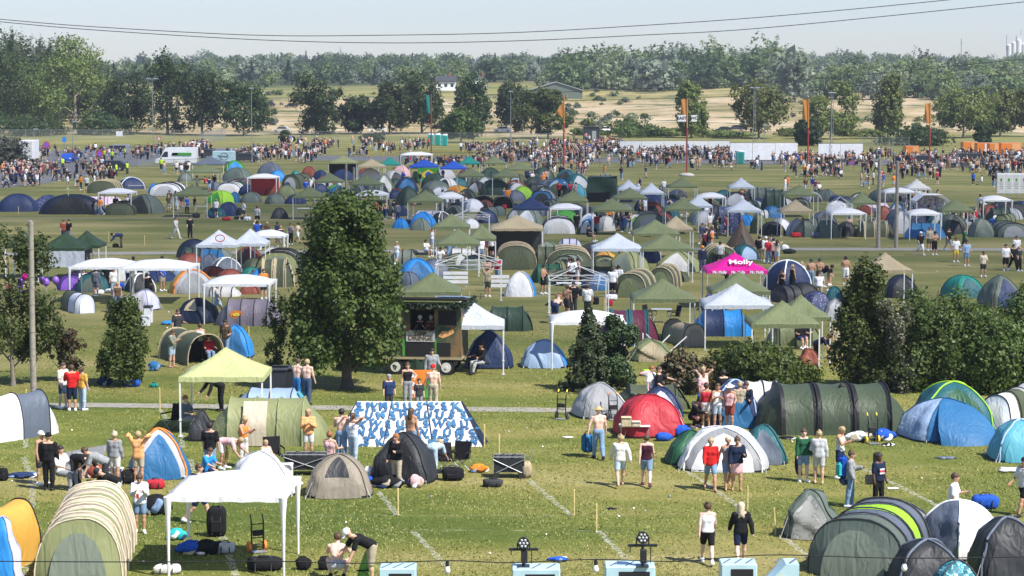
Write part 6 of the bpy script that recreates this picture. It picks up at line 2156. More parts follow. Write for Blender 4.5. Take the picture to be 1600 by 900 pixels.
# ------------------------------------------------------------------ the tents: kind, centre, foot row, width, top row, colours
SD = lambda **k: dict(sides=k)
TT = [
 # back left field
 ('d', 28, 331, 60, 303, 'navy', None, dict(rz=8, L=3.0, p=.85)), ('d', 76, 328, 46, 305, 'dotnavy'), ('d', 113, 335, 94, 304, 'nightblue', 'black', dict(rz=4, L=3.2, p=.75, own='long dark navy tunnel tent with a black doorway, beside the pale green pole')),
 ('r', 162, 320, 60, 307, 'pinkcheck'), ('t', 192, 336, 42, 314, 'darkolive'), ('d', 225, 334, 58, 304, 'greygreen', 'charcoal', dict(window='dark')), ('t', 164, 302, 42, 280, 'darkolive', None, dict(band='sand', hoops=4)),
 ('d', 205, 296, 44, 277, 'navy', None, dict(pole='white')), ('d', 242, 302, 18, 287, 'skyblue'), ('t', 263, 306, 44, 284, 'white', 'lightgrey', dict(stripes=['white', 'charcoal', 'white'], hoops=4)),
 ('d', 290, 284, 24, 270, 'greygreen'), ('d', 337, 298, 16, 284, 'slate'), ('d', 367, 268, 32, 251, 'green', 'skyblue'), ('d', 371, 283, 46, 262, 'greygreen'),
 ('t', 361, 303, 34, 284, 'white', 'offwhite', dict(hoops=3)), ('t', 376, 292, 30, 279, 'redprint'), ('d', 388, 304, 27, 289, 'navy'), ('d', 345, 318, 40, 298, 'lime', 'green'), ('d', 367, 317, 16, 300, 'midblue'),
 ('d', 393, 317, 32, 300, 'greygreen'), ('d', 357, 338, 32, 316, 'navy'), ('d', 338, 339, 28, 323, 'tealdark'),
 # left cluster
 ('d', 304, 404, 50, 374, 'nightblue'), ('d', 298, 420, 44, 396, 'rust'), ('d', 328, 421, 30, 398, 'slate'), ('d', 341, 411, 40, 388, 'sage', 'teal'), ('d', 354, 425, 46, 403, 'slate', None, dict(pole='white')),
 ('d', 360, 436, 38, 421, 'rust'), ('d', 334, 431, 34, 418, 'rust'), ('d', 388, 412, 36, 386, 'rust', 'brown'), ('d', 393, 441, 34, 418, 'teal', 'wine'), ('d', 397, 425, 36, 404, 'darkolive'),
 ('t', 118, 453, 42, 424, 'purple', 'violet', dict(hoops=4)), ('t', 152, 456, 46, 422, 'tealdark', 'greygreen', dict(hoops=3)), ('t', 122, 490, 58, 455, 'greywhite', 'white', dict(stripes=['lavender', 'darkolive'], hoops=3, rz=28, L=2.6)),
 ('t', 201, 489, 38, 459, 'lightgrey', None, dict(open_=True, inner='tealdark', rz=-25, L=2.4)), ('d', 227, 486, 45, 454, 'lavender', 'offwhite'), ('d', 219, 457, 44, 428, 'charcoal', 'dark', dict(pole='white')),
 ('d', 240, 441, 60, 419, 'navy'), ('d', 292, 437, 42, 413, 'paleblue'), ('d', 301, 459, 70, 422, 'lightgrey', 'grey', dict(sides=dict(L='mustard'), pole='orange', rz=12)), ('s', 348, 464, 56, 448, 'offwhite'), ('d', 390, 460, 32, 447, 'rust'),
 ('d', 309, 506, 68, 466, 'nightblue', None, dict(p=1.15, window='sand', own='black dome tent with a small square window, below the white gazebos')),
 ('s', 390, 510, 104, 466, 'slatemauve', None, dict(hoops=4, L=2.4, own='mauve-grey tunnel tent bearing an orange sunrise emblem')),
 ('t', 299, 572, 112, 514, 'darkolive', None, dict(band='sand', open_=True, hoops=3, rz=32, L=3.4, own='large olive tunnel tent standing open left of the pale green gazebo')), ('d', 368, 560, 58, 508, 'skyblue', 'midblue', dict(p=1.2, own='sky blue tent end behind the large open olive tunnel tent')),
 # foreground left
 ('t', 0, 700, 80, 612, 'white', 'offwhite', dict(stripes=['white', 'white', 'slate'], hoops=4, rz=-40, L=3.6, own='white tunnel tent with slate grey bands cut by the left edge')),
 ('d', 249, 751, 104, 670, 'midblue', 'midblue', dict(p=1.35, sides=dict(F='lightgrey'), pole='orange', rz=10, own='blue and grey dome tent with orange poles behind the standing women')),
 ('d', 316, 690, 42, 641, 'charcoal', None, dict(p=1.3, own='small leaning charcoal tent beside the olive tunnel tent')),
 ('s', 420, 698, 192, 621, 'paleolive', None, dict(hoops=4, L=2.6, band='paleolive', own='pale olive tunnel tent with a cream door panel')), ('s', 425, 640, 112, 607, 'paleblue', 'aqua', dict(L=2.2, own='pale blue tent behind the cream-doored olive tunnel tent')),
 ('t', 138, 922, 162, 757, 'paleolive', 'sage', dict(hoops=6, band='cream', L=5.2, rz=6, bw=.24, front_slope=.28, own='long green tunnel tent with six cream hoops at the lower left')),
 ('t', -16, 915, 110, 783, 'mustard', None, dict(hoops=3, L=3.2, rz=-18, own='golden yellow tunnel tent at the left edge')), ('d', 4, 960, 72, 808, 'lavender', 'skyblue', dict(p=1.2, sides=dict(L='skyblue', F='skyblue'), own='lavender and sky blue tent cut by the lower left corner')),
 ('d', 408, 779, 112, 706, 'white', 'lavender', dict(p=1.15, window='lavender', rz=12, own='white dome tent right behind the nearest white gazebo')),
 ('d', 530, 780, 108, 710, 'taupe', 'taupe', dict(p=1.05, window='charcoal', rz=3, own='taupe dome tent with a dark mesh window')), ('d', 631, 757, 108, 676, 'dark', 'black', dict(p=1.3, rz=-8, own='tall black tent with a person in a black jacket in front')),
 ('r', 640, 698, 236, 627, 'white', 'nightblue', dict(L=2.2, top=.70, own='white ridge tent printed all over with big blue letters')),
 # foreground right
 ('d', 938, 655, 92, 598, 'lightgrey', 'grey', dict(p=1.35, sides=dict(F='grey', R='white'), rz=14, own='peaked grey and white tent at the end of the footpath')), ('s', 1018, 642, 118, 601, 'darkolive', 'olive', dict(L=2.4, own='low olive tunnel tent behind the red tent')), ('d', 1032, 657, 72, 605, 'navy', 'lavender', dict(own='navy dome with a pale mesh panel between the olive tunnel and the red tent')),
 ('d', 1014, 685, 116, 617, 'red', None, dict(p=.95, rz=10, own='big red dome tent near the end of the footpath')),
 ('d', 1130, 739, 150, 668, 'lightgrey', 'white', dict(p=.95, sides=dict(F='grey', L='white', R='lightgrey'), pole='white', rz=-6, own='grey and white dome tent behind the three women walking together')), ('d', 1080, 728, 84, 672, 'leafgreen', None, dict(p=1.5, own='dark green tent wing left of the grey and white dome')), ('d', 1192, 727, 76, 664, 'tealdark', 'slate', dict(p=1.3, own='dark teal tent wing right of the grey and white dome')),
 ('d', 1148, 670, 80, 594, 'navy', 'midblue', dict(pole='paleblue', own='navy dome tent behind the standing group')), ('s', 1190, 662, 84, 595, 'offwhite', 'sand', dict(L=2.2, own='cream and white tunnel tent left of the big dark green tunnel')),
 ('s', 1296, 681, 246, 598, 'darkgreen2', None, dict(hoops=4, L=3.6, band='black', own='very large dark green tunnel tent')), ('d', 1487, 678, 132, 597, 'tealdark', 'leafgreen', dict(pole='lime', own='dark teal dome tent with lime piping')),
 ('d', 1476, 692, 152, 622, 'midblue', 'midblue', dict(p=1.25, sides=dict(L='paleblue'), vest='midblue', rz=16, own='mid blue dome tent in front of the dark teal dome')),
 ('t', 1580, 672, 80, 601, 'greywhite', 'offwhite', dict(stripes=['white', 'darkolive', 'lightgrey'], hoops=4, rz=-30, L=4, own='white tunnel tent with olive bands at the right edge')), ('d', 1594, 724, 100, 656, 'aqua', 'aqua', dict(pole='paleblue', p=1.1, own='turquoise blue dome tent cut by the right edge')),
 ('d', 1268, 845, 92, 763, 'greygreen', 'foil', dict(p=1.2, messy=.06, rz=-12, own='crumpled khaki tent with a silvery flap')), ('t', 1360, 908, 214, 786, 'greygreen', 'sage', dict(stripes=['greygreen', 'slate', 'lime', 'slate'], hoops=5, rz=-24, L=3.0, band='charcoal', bw=.07, own='grey-green tunnel tent with a lime green section')),
 ('d', 1420, 836, 66, 788, 'slate', 'foil', dict(messy=.08, own='half-pitched silvery slate tent between the two big front tents')), ('d', 1498, 876, 130, 782, 'slate', None, dict(p=1.0, sides=dict(F='white', R='lightgrey'), pole='white', rz=34, own='slate blue dome tent with white poles at the lower right')),
 ('d', 1572, 912, 120, 809, 'dark', 'charcoal', dict(pole='slate', own='black dome tent at the lower right edge')), ('d', 1448, 935, 128, 844, 'dark', 'charcoal', dict(pole='slate', own='black dome tent at the bottom edge in front of the lime section')), ('d', 1494, 945, 78, 876, 'tealprint', None, dict(skirt=None, own='teal leaf-printed pop-up dome at the bottom edge')),
 # back middle
 ('d', 422, 274, 36, 254, 'slate'), ('d', 434, 283, 26, 266, 'skyblue'), ('d', 431, 305, 30, 290, 'rust'), ('d', 462, 280, 15, 267, 'teal'), ('d', 483, 279, 24, 260, 'rust'), ('d', 501, 281, 20, 266, 'navy'), ('d', 536, 282, 32, 265, 'navy'),
 ('d', 571, 277, 24, 263, 'rust'), ('d', 600, 300, 32, 272, 'sage', 'offwhite', dict(p=1.4)), ('d', 627, 275, 26, 257, 'palepink', None, dict(p=1.6)), ('d', 690, 279, 25, 264, 'maroon'), ('d', 635, 300, 36, 277, 'navy', 'midblue'), ('d', 618, 311, 22, 297, 'navy'),
 ('d', 638, 321, 36, 291, 'darkgreen', None, dict(p=1.5)), ('s', 595, 337, 42, 312, 'darkgreen'), ('d', 624, 338, 24, 320, 'navy'), ('d', 626, 357, 22, 341, 'skyblue', None, dict(p=1.4)), ('d', 661, 355, 39, 331, 'skyblue', None, dict(p=1.3)), ('d', 657, 360, 28, 341, 'sage', None, dict(p=1.3)),
 ('r', 670, 341, 48, 329, 'bwprint'), ('d', 690, 350, 28, 331, 'charcoal', None, dict(pole='white')), ('d', 682, 298, 42, 282, 'greygreen'), ('d', 689, 305, 28, 292, 'lightgrey', 'white'), ('d', 715, 305, 36, 290, 'mustard', 'orange'), ('d', 716, 293, 30, 278, 'tealdark'),
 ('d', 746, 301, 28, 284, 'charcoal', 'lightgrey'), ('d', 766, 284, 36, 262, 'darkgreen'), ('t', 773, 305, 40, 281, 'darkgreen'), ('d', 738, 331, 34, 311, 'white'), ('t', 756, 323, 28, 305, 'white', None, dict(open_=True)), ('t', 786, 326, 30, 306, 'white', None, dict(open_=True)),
 ('d', 760, 349, 32, 328, 'navy'), ('d', 736, 357, 26, 342, 'white'), ('d', 500, 301, 22, 287, 'navy'), ('d', 523, 301, 22, 289, 'green'), ('d', 561, 303, 22, 291, 'navy'), ('d', 431, 319, 32, 302, 'greygreen'), ('d', 449, 304, 15, 285, 'navy'), ('d', 462, 319, 30, 304, 'navy'), ('d', 437, 342, 26, 325, 'charcoal'),
 ('d', 652, 441, 60, 404, 'skyblue', 'midblue', dict(p=1.1)), ('d', 678, 439, 50, 405, 'slate'), ('s', 630, 413, 46, 390, 'sage'), ('t', 438, 427, 60, 388, 'paleolive', 'sage', dict(stripes=['offwhite', 'darkolive', 'offwhite', 'darkolive'], hoops=5)), ('s', 430, 449, 62, 404, 'darkolive', 'cream', dict(band='sand')),
 ('d', 408, 449, 36, 419, 'skyblue', None, dict(p=1.2)), ('d', 637, 447, 34, 425, 'slate'), ('s', 722, 406, 52, 388, 'offwhite'), ('t', 806, 421, 58, 378, 'darkolive', 'darkolive', dict(band='beige', hoops=4)), ('t', 888, 421, 66, 383, 'darkolive', 'olive', dict(band='sand', hoops=3)), ('s', 853, 421, 44, 384, 'darkolive'),
 ('s', 890, 385, 36, 373, 'lavender'), ('t', 873, 365, 46, 337, 'white', 'offwhite', dict(hoops=3)), ('d', 884, 347, 46, 328, 'green'), ('d', 826, 353, 42, 325, 'sage', 'white'), ('d', 922, 353, 32, 334, 'white', 'paleblue'), ('d', 919, 364, 26, 343, 'midblue', 'white'), ('d', 948, 361, 32, 338, 'offwhite'),
 ('d', 993, 363, 30, 335, 'offwhite', 'green'), ('t', 1013, 363, 48, 330, 'greygreen', 'slate', dict(hoops=3)), ('d', 817, 313, 34, 291, 'lime'), ('d', 808, 306, 26, 286, 'offwhite'), ('d', 832, 306, 20, 287, 'dark'), ('d', 850, 315, 36, 295, 'grey', 'white', dict(p=1.3)), ('d', 871, 306, 28, 287, 'darkolive'),
 ('d', 900, 307, 30, 287, 'aqua'), ('d', 848, 285, 36, 262, 'darkgreen'), ('d', 846, 287, 20, 272, 'slate'), ('d', 1018, 331, 52, 303, 'navy', 'navy'), ('d', 1048, 326, 28, 311, 'navy', 'lightgrey'), ('d', 1150, 321, 50, 300, 'dark', 'lightgrey'), ('s', 1183, 314, 42, 293, 'greygreen'), ('d', 1184, 323, 28, 310, 'navy'),
 ('s', 1209, 332, 42, 296, 'darkgreen', 'slate'), ('s', 1138, 364, 54, 322, 'dotnavy'), ('d', 1166, 353, 28, 336, 'skyblue'), ('y', 1158, 386, 50, 341, 'brown', 'dark', dict(own='brown pointed tipi tent')), ('d', 1186, 365, 24, 335, 'olive'), ('d', 1207, 367, 36, 347, 'dark'),
 ('t', 1124, 417, 46, 381, 'darkolive', 'dark', dict(band='sand', hoops=3)), ('d', 1163, 406, 40, 383, 'tealdark', 'paleblue'), ('d', 946, 417, 38, 393, 'mustard', 'orange'), ('d', 982, 426, 60, 392, 'paleolive', 'sage', dict(p=1.35)), ('d', 1060, 425, 68, 392, 'paleolive', 'offwhite', dict(p=1.35)), ('d', 1014, 411, 32, 385, 'navy'),
 ('d', 813, 464, 46, 425, 'white', None, dict(p=1.1, sides=dict(R='skyblue'))), ('s', 857, 442, 58, 412, 'leafgreen', 'darkgreen'), ('s', 930, 434, 84, 408, 'darkolive', 'cream'), ('d', 937, 454, 30, 428, 'paleblue', 'midblue'),
 ('t', 992, 465, 62, 421, 'darkolive', 'olive', dict(band='sand', hoops=3, rz=-14)), ('t', 1038, 453, 50, 413, 'darkolive', 'olive', dict(band='sand', hoops=3, rz=-14)),
 ('s', 793, 518, 80, 478, 'darkgreen', 'black', dict(own='dark green low tent with a black base, right of the food trailer')), ('s', 982, 541, 96, 483, 'maroon', 'tealdark', dict(L=2.6, band='tealdark', own='maroon and teal tunnel tent behind the pines')), ('d', 850, 576, 76, 531, 'paleblue', 'paleblue', dict(p=1.25, sides=dict(R='skyblue'), own='pale blue dome tent left of the pointed pine')),
 ('t', 1068, 541, 56, 500, 'khaki', 'taupe', dict(hoops=2, own='beige tunnel tent left of the sky blue tent under the grey-white gazebo', rz=20, L=2.5)), ('s', 1128, 526, 96, 483, 'skyblue', 'navy', dict(stripes=['skyblue', 'navy', 'skyblue'], L=2.4, own='sky blue and navy tent under a grey-white gazebo right of the beige tunnel')), ('d', 1115, 486, 44, 456, 'dotnavy'),
 ('d', 764, 577, 78, 517, 'navy', None, dict(p=1.35, own='plain navy tent right beside the food trailer')), ('d', 1018, 566, 66, 530, 'olive', 'beige', dict(messy=.12, p=.8, own='half-folded olive gazebo cloth lying over white crossed poles')),
 # back right
 ('r', 1368, 331, 48, 317, 'pinkcheck'), ('d', 1403, 366, 40, 326, 'slate', 'lightgrey'), ('d', 1380, 344, 24, 322, 'rust'), ('d', 1352, 336, 22, 321, 'rust'), ('t', 1315, 319, 30, 305, 'slate', None, dict(rz=20)), ('d', 1308, 334, 36, 314, 'white', None, dict(messy=.08)), ('s', 1284, 314, 36, 296, 'darkgreen'),
 ('d', 1220, 361, 30, 341, 'lightgrey', 'white'), ('d', 1245, 368, 32, 341, 'greywhite', None, dict(p=1.7)), ('s', 1276, 371, 74, 341, 'greygreen', None, dict(hoops=3)), ('d', 1322, 370, 28, 347, 'charcoal'), ('s', 1366, 371, 62, 345, 'darkolive', 'cream', dict(band='sand', hoops=3)),
 ('r', 1446, 372, 60, 349, 'midblue', 'skyblue'), ('d', 1487, 366, 44, 335, 'greygreen', 'charcoal', dict(window='dark')), ('d', 1533, 371, 36, 342, 'sage', 'greygreen'), ('t', 1576, 371, 44, 345, 'greygreen', 'grey'), ('s', 1562, 345, 44, 325, 'darkgreen'), ('t', 1577, 339, 48, 314, 'charcoal'),
 ('d', 1230, 455, 64, 407, 'navy', 'navy', dict(pole='white')), ('d', 1275, 488, 50, 455, 'dotnavy'), ('d', 1255, 471, 52, 442, 'dark'), ('d', 1304, 473, 32, 448, 'tealdark'), ('d', 1304, 501, 42, 466, 'grey', 'lightgrey', dict(p=1.4)), ('s', 1240, 541, 84, 500, 'olive', 'olive'), ('d', 1408, 466, 50, 430, 'nightblue', 'dark'),
 ('d', 1562, 482, 68, 430, 'greygreen', 'navy', dict(p=1.4)), ('d', 1504, 466, 58, 430, 'teal', 'tealdark'), ('d', 1264, 573, 34, 545, 'rust', None, dict(p=.9)),
]
PAL['slatemauve'] = (.20, .175, .215); PAL['darkgreen2'] = (.062, .085, .05); CW.update(slatemauve='mauve-grey', darkgreen2='dark green', slate='slate grey', sage='sage green', dark='black', nightblue='dark navy', greygreen='grey-green', lightgrey='light grey')
for q in TT:
 k, xc, yb, w, yt, main = q[:6]
 rest = list(q[6:])
 kw = rest.pop() if rest and isinstance(rest[-1], dict) else {}
 door = rest[0] if rest else None
 if k in 'sr' and 'hoops' not in kw and k == 's':
  kw = dict(kw, hoops=3)
 if 'rz' not in kw and yb < 530 and k == 'd':
  kw = dict(kw, rz=random.uniform(-32, 32))
 e, W, L_, h = tent(k, xc, yb, w, yt, main, door, **kw)
 if xc == 640 and k == 'r':                   # blue letters all over the cloth
  b = MB(); sl = math.atan2(h, L_ / 2)
  rr = random.Random(4)
  seq = 'SKSUMSWKMUSKWSUKMSW'; q_ = 0
  for row in range(5):
   t = .10 + .20 * row
   hw_ = (W / 2) * (1 - t) + W * .70 / 2 * t
   n = 11 - row // 2
   for c in range(n):
    x = -hw_ + 2 * hw_ * (c + .5 + .25 * (row % 2 - .5)) / n
    ch = seq[(q_ * 5 + row * 3) % len(seq)]; q_ += 1
    tv, tf = text_mesh(ch, .40, .018)
    a = rr.uniform(-.3, .3)
    pv = []
    for p in tv:
     u, v_ = p[0] * math.cos(a) - p[1] * math.sin(a), p[0] * math.sin(a) + p[1] * math.cos(a)
     tt = t + v_ / math.hypot(h, L_ / 2)
     tt = min(.985, max(.01, tt))
     pv.append((x + u, -(L_ / 2) * (1 - tt) ** .9 - .055, h * tt + .01))
    b.m = rr.choice((0, 0, 1)); b.add(pv, tf)
    for _ in range(2):
     xx, t2 = x + rr.uniform(-.3, .3), min(.95, max(.04, t + rr.choice((-.1, .11))))
     b.add([(xx + du, -(L_ / 2) * (1 - t2 - dv) ** .9 - .05, h * (t2 + dv) + .01) for du, dv in ((-.06, -.02), (.06, -.01), (.05, .03), (-.04, .03))], [(0, 1, 2, 3)])
  b.build('printed_letters', [solid((.03, .12, .26), 'plain'), solid((.05, .17, .32), 'plain')], e)
 if xc == 390 and main == 'slatemauve':       # sunrise emblem on the flank facing us
  b = MB()
  b.tube([(L_ * 0 + .95, 0, 0), (.95, 0, .001)], .001, 3)
  b2 = MB()
  yy = W * 0
  for c, rx, rz_, m in ((0, .34, .22, 'orange'), (-.02, .2, .1, 'yellow')):
   bb = MB(); bb.add([(-(1.12 if m == 'orange' else 1.15), .55 + rx * math.cos(a * .3307), .62 + rz_ * math.sin(a * .3307)) for a in range(19)], [tuple(range(19))]); bb.build('sunrise_emblem', solid(m, 'plain'), e)
 if xc == 420 and main == 'paleolive':
  v, f = patch(lambda s, t: Vector((-(L_ * 0 + 1.34) * (1 - max(0, t - .55) * .9) , .35 + .42 * s, .03 + t * h * .97)), -1, 1, 0, 1, 4, 8)
  mesh('cream_door', v, f, [mat_of('cream')], None, True, e)

# tents half hidden among the others, filling the dense rows
fr = random.Random(31)
FC = ['greygreen', 'navy', 'darkolive', 'darkgreen', 'slate', 'charcoal', 'sage', 'tealdark', 'lightgrey', 'midblue', 'olive', 'rust', 'offwhite', 'greygreen', 'darkolive']
for x0, x1, yb, n in ((420, 900, 296, 9), (640, 930, 312, 7), (780, 960, 300, 4), (960, 1240, 312, 6), (660, 900, 327, 5), (880, 1120, 340, 6), (1090, 1230, 345, 4), (900, 1120, 355, 4), (1230, 1600, 325, 7), (1250, 1600, 350, 6), (820, 1100, 404, 6), (330, 470, 300, 4), (280, 440, 408, 4), (1060, 1110, 440, 1), (840, 960, 424, 3), (560, 800, 284, 7), (430, 640, 306, 6), (800, 960, 290, 5), (700, 900, 340, 5), (960, 1110, 326, 4), (1120, 1240, 330, 4), (1480, 1600, 338, 4), (1240, 1420, 312, 5), (690, 780, 420, 3), (860, 1000, 446, 3), (100, 250, 442, 4), (1170, 1240, 478, 2)):
 for k in range(n):
  w = fr.uniform(22, 38) * (1.3 if yb > 390 else 1)
  y = yb + fr.uniform(-5, 5)
  c = fr.choice(FC)
  tent(fr.choice('dddts'), x0 + (x1 - x0) * (k + fr.random()) / n, y, w, y - w * fr.uniform(.5, .66), c, fr.choice((None, 'dark', 'dark', 'lightgrey')), None, rz=fr.uniform(-30, 30) if w < 99 else 0)  # dark doors are patches painted for the shade of open doorways
# ------------------------------------------------------------------ loose things on the grass
def stake(px, yb, yt, lean=0.0):
 X, Y = gp(px, yb)
 h = hpx(yt, Y)
 b = MB(); b.box((0, 0, h / 2 - .08), (.045, .045, h + .16), bev=.008); b.add([(-.0225, -.0225, h), (.0225, -.0225, h), (.0225, .0225, h), (-.0225, .0225, h), (0, 0, h + .04)], [(0, 1, 4), (1, 2, 4), (2, 3, 4), (3, 0, 4)])
 o = b.build('marker_stake', solid('stake', 'plain')); o.location = (X, Y, 0); o.rotation_euler = (0, R(lean), 0)
 tag(o, 'thin pale wooden marker stake', 'stake', 'marker stakes of the plots', px, (yb + yt) / 2)


for q in ((622, 806, 764), (897, 806, 766), (932, 831, 788), (757, 698, 664), (780, 712, 679), (1168, 796, 761), (1212, 836, 794, -4), (250, 641, 607), (39, 638, 609, 5), (389, 529, 511), (170, 378, 362), (226, 384, 368), (265, 372, 364), (29, 336, 323), (132, 302, 293), (733, 471, 456), (944, 484, 466), (115, 332, 324), (1114, 381, 358), (1223, 370, 352), (1314, 371, 357)):
 stake(*q)
X, Y = gp(108, 334); e = empty('banner_pole', (X, Y, 0))
b = MB(); b.tube([(0, 0, 0), (-.1, 0, 3.2)], .04, 6); b.build('shaft', solid('lightgreen', 'paint'), e)
b = MB(); b.tube([(0, 0, 0), (0, 0, .25)], [.3, .12], 8); b.build('foot', solid('darkgreen', 'plain'), e)
tag(e, '', 'pole', None, 108, 316, 'pale green pole standing in front of the long dark navy tunnel tent')


def bag(px, py, w, h, col, kind='duffel', words=None, d=None, rz=0, z=0.0):
 X, Y = gp(px, py, z)
 nm = {'duffel': 'duffel_bag', 'pack': 'backpack', 'sack': 'carrier_bag', 'heap': 'clothes_heap', 'roll': 'sleeping_bag', 'case': 'suitcase'}[kind]
 d = d or w * .6
 e = empty(nm, (X, Y + d / 2, z), R(rz))
 sd_ = random.random() * 9
 b = MB()
 nu, nv = 18, 10
 ex = {'duffel': .55, 'pack': .5, 'sack': .75, 'heap': 1.0, 'roll': .5, 'case': .3}[kind]
 sg = lambda x, k: math.copysign(abs(x) ** k, x)
 v = []
 for j in range(nv + 1):
  t = -math.pi / 2 + math.pi * j / nv
  for i in range(nu):
   u = 2 * math.pi * i / nu
   lump = 1 + (.2 if kind in ('heap', 'sack') else .05) * (math.sin(3 * u + sd_) * math.cos(2 * t) + .6 * math.sin(5 * u + 2 * t + sd_) + .5 * math.sin(8 * u - 5 * t) * math.cos(t))
   v.append((w / 2 * sg(math.cos(t), ex) * sg(math.cos(u), ex) * lump, d / 2 * sg(math.cos(t), ex) * sg(math.sin(u), ex) * lump, max(.0, h / 2 + h / 2 * sg(math.sin(t), ex) * (lump if kind != 'case' else 1))))
 b.add(v, [(j * nu + i, j * nu + (i + 1) % nu, (j + 1) * nu + (i + 1) % nu, (j + 1) * nu + i) for j in range(nv) for i in range(nu)], True)
 b.build('cloth' if kind == 'heap' else 'body', mat_of(col, 'cloth'), e)
 if kind in ('duffel', 'pack', 'roll', 'case'):
  b = MB()
  if kind == 'case':
   b.tube([(-w * .18, 0, h), (-w * .18, 0, h + .22), (w * .18, 0, h + .22), (w * .18, 0, h)], .012, 5)
  else:
   b.tube([(-w * .22, -d * .12, h * .93), (-w * .14, -d * .12, h * 1.16), (w * .14, -d * .12, h * 1.16), (w * .22, -d * .12, h * .93)], .018, 5)
   for s in (-1, 1):
    b.tube([(s * w * .22, -d * .52, h * .1), (s * w * .22, -d * .53, h * .55), (s * w * .22, -d * .3, h * .95)], .016, 5)
  b.build('strap', solid('charcoal' if col == 'black' else 'black', 'plain'), e)
 if kind == 'pack':
  b = MB(); b.box((0, -d * .5, h * .36), (w * .6, d * .22, h * .4), bev=.05); b.build('front_pocket', mat_of(col, 'cloth'), e)
 if kind == 'heap':
  for k in range(7):
   b = MB()
   a = sd_ + k * 1.3; q = .25 + .2 * random.random()
   b.ell((0, 0, 0), (w * random.uniform(.16, .26), d * .26, h * .26), 12, 7)
   b.v = [(x * (1 + .3 * math.sin(11 * y / d + k)) + w * q * math.cos(a), y * (1 + .25 * math.sin(13 * x / w)) + d * q * math.sin(a), max(.01, z + .2 * h * math.sin(9 * x / w + 7 * y / d) + h * (.28 + .2 * random.random() * 0 + .12 * (k % 3)))) for x, y, z in b.v]
   b.build('loose_garment', solid(random.choice((col, col, 'navy', 'grey', 'white', 'charcoal', 'denim', 'khaki')), 'cloth'), e)
 n_ = {'duffel': 'duffel bag', 'pack': 'rucksack', 'sack': 'plastic bag', 'heap': 'heap of clothes and bags', 'roll': 'sleeping bag roll', 'case': 'suitcase'}[kind]
 tag(e, f'{cw(col)} {n_}', 'bag' if kind != 'heap' else 'heap', None, px, py, words)
 return e


for q in ((411, 894, .95, .34, 'black', 'duffel'), (473, 892, .36, .34, 'black', 'sack'), (507, 892, .32, .34, 'black', 'sack'), (338, 840, .55, .85, 'black', 'pack', 'upright black rucksack under the nearest white gazebo'), (299, 868, .8, .34, 'blue', 'heap', 'blue and white heap of bedding beside the front leg of the nearest gazebo'),
  (322, 868, .8, .36, 'black', 'heap', 'dark heap of clothes and bags under the nearest white gazebo'), (352, 866, .5, .3, 'lightgrey', 'duffel'), (275, 845, .5, .3, 'turquoise', 'heap'), (243, 806, .75, .55, 'black', 'heap', 'black heap of bin bags right of the long green tunnel tent'), (260, 898, .7, .22, 'offwhite', 'roll'),
  (242, 765, .55, .3, 'red', 'duffel'), (200, 757, .5, .45, 'black', 'pack'), (34, 748, .9, .16, 'navy', 'heap'), (150, 748, .6, .4, 'rust', 'heap', 'rust and grey heap of gear beside the folded grey banner'), (2, 752, .4, .4, 'black', 'pack'),
  (578, 752, .42, .42, 'white', 'sack', 'white bucket-like bag beside the taupe dome tent'), (576, 760, .3, .28, 'blue', 'sack'), (607, 764, 1.0, .36, 'black', 'heap', 'black heap with a pale pink garment at the foot of the black tent'), (649, 763, .45, .38, 'palepink', 'heap'), (707, 752, .7, .42, 'black', 'pack', 'black rucksack lying right of the tall black tent'), (770, 762, .62, .25, 'charcoal', 'duffel'),
  (748, 739, .55, .25, 'orange', 'heap', 'orange bag with a pale top right of the camp chairs'), (822, 748, .4, .5, 'beige', 'sack', 'beige paper bag beside the black folding wagon at the right'), (463, 762, .35, .2, 'green', 'heap'), (1037, 690, .55, .28, 'blue', 'sack', 'blue plastic bag at the foot of the red tent, left one'), (1067, 684, .5, .4, 'blue', 'sack', 'blue plastic bag at the foot of the red tent, right one'),
  (1382, 690, .75, .4, 'blue', 'heap', 'bright blue plastic bundle by the yellow-wheeled hand truck'), (1342, 692, .8, .35, 'white', 'heap', 'white heap of bedding in front of the very large dark green tunnel'), (1388, 698, .35, .12, 'black', 'heap'), (1480, 718, .6, .07, 'slate', 'heap'), (1230, 687, .5, .1, 'black', 'heap'),
  (1541, 797, .8, .42, 'blue', 'duffel', 'blue and white printed holdall behind the slate blue dome tent'), (207, 605, .62, .3, 'blue', 'duffel', 'blue holdall at the foot of the dense dark bush'), (240, 606, .36, .18, 'teal', 'roll', 'small teal roll on the grass right of the dense dark bush'), (162, 603, .55, .4, 'navy', 'heap'),
  (952, 478, .4, .36, 'red', 'case'), (931, 476, .36, .42, 'black', 'case'), (868, 478, .9, .25, 'black', 'heap'), (240, 580, .5, .4, 'midblue', 'heap'), (262, 508, .7, .2, 'skyblue', 'heap', 'blue and white gear spread right of the white cool boxes'), (1011, 588, .6, .2, 'palepink', 'heap', 'pale pink blanket left of the rusty pine shrub'), (1010, 582, .35, .12, 'lime', 'sack'),
  (180, 387, .5, .3, 'black', 'duffel'), (873, 879, .5, .12, 'blue', 'heap', 'flat blue and white scrap left of the hanging bulb'), (955, 797, .3, .06, 'black', 'heap'), (1585, 739, .9, .12, 'white', 'sack', 'flat white sheet of plastic near the right edge'), (1395, 765, .35, .05, 'white', 'sack'), (888, 685, .35, .05, 'white', 'sack')):
 px, py, w, h, c, k = q[:6]
 bag(px, py, w, h, c, k, q[6] if len(q) > 6 else None)


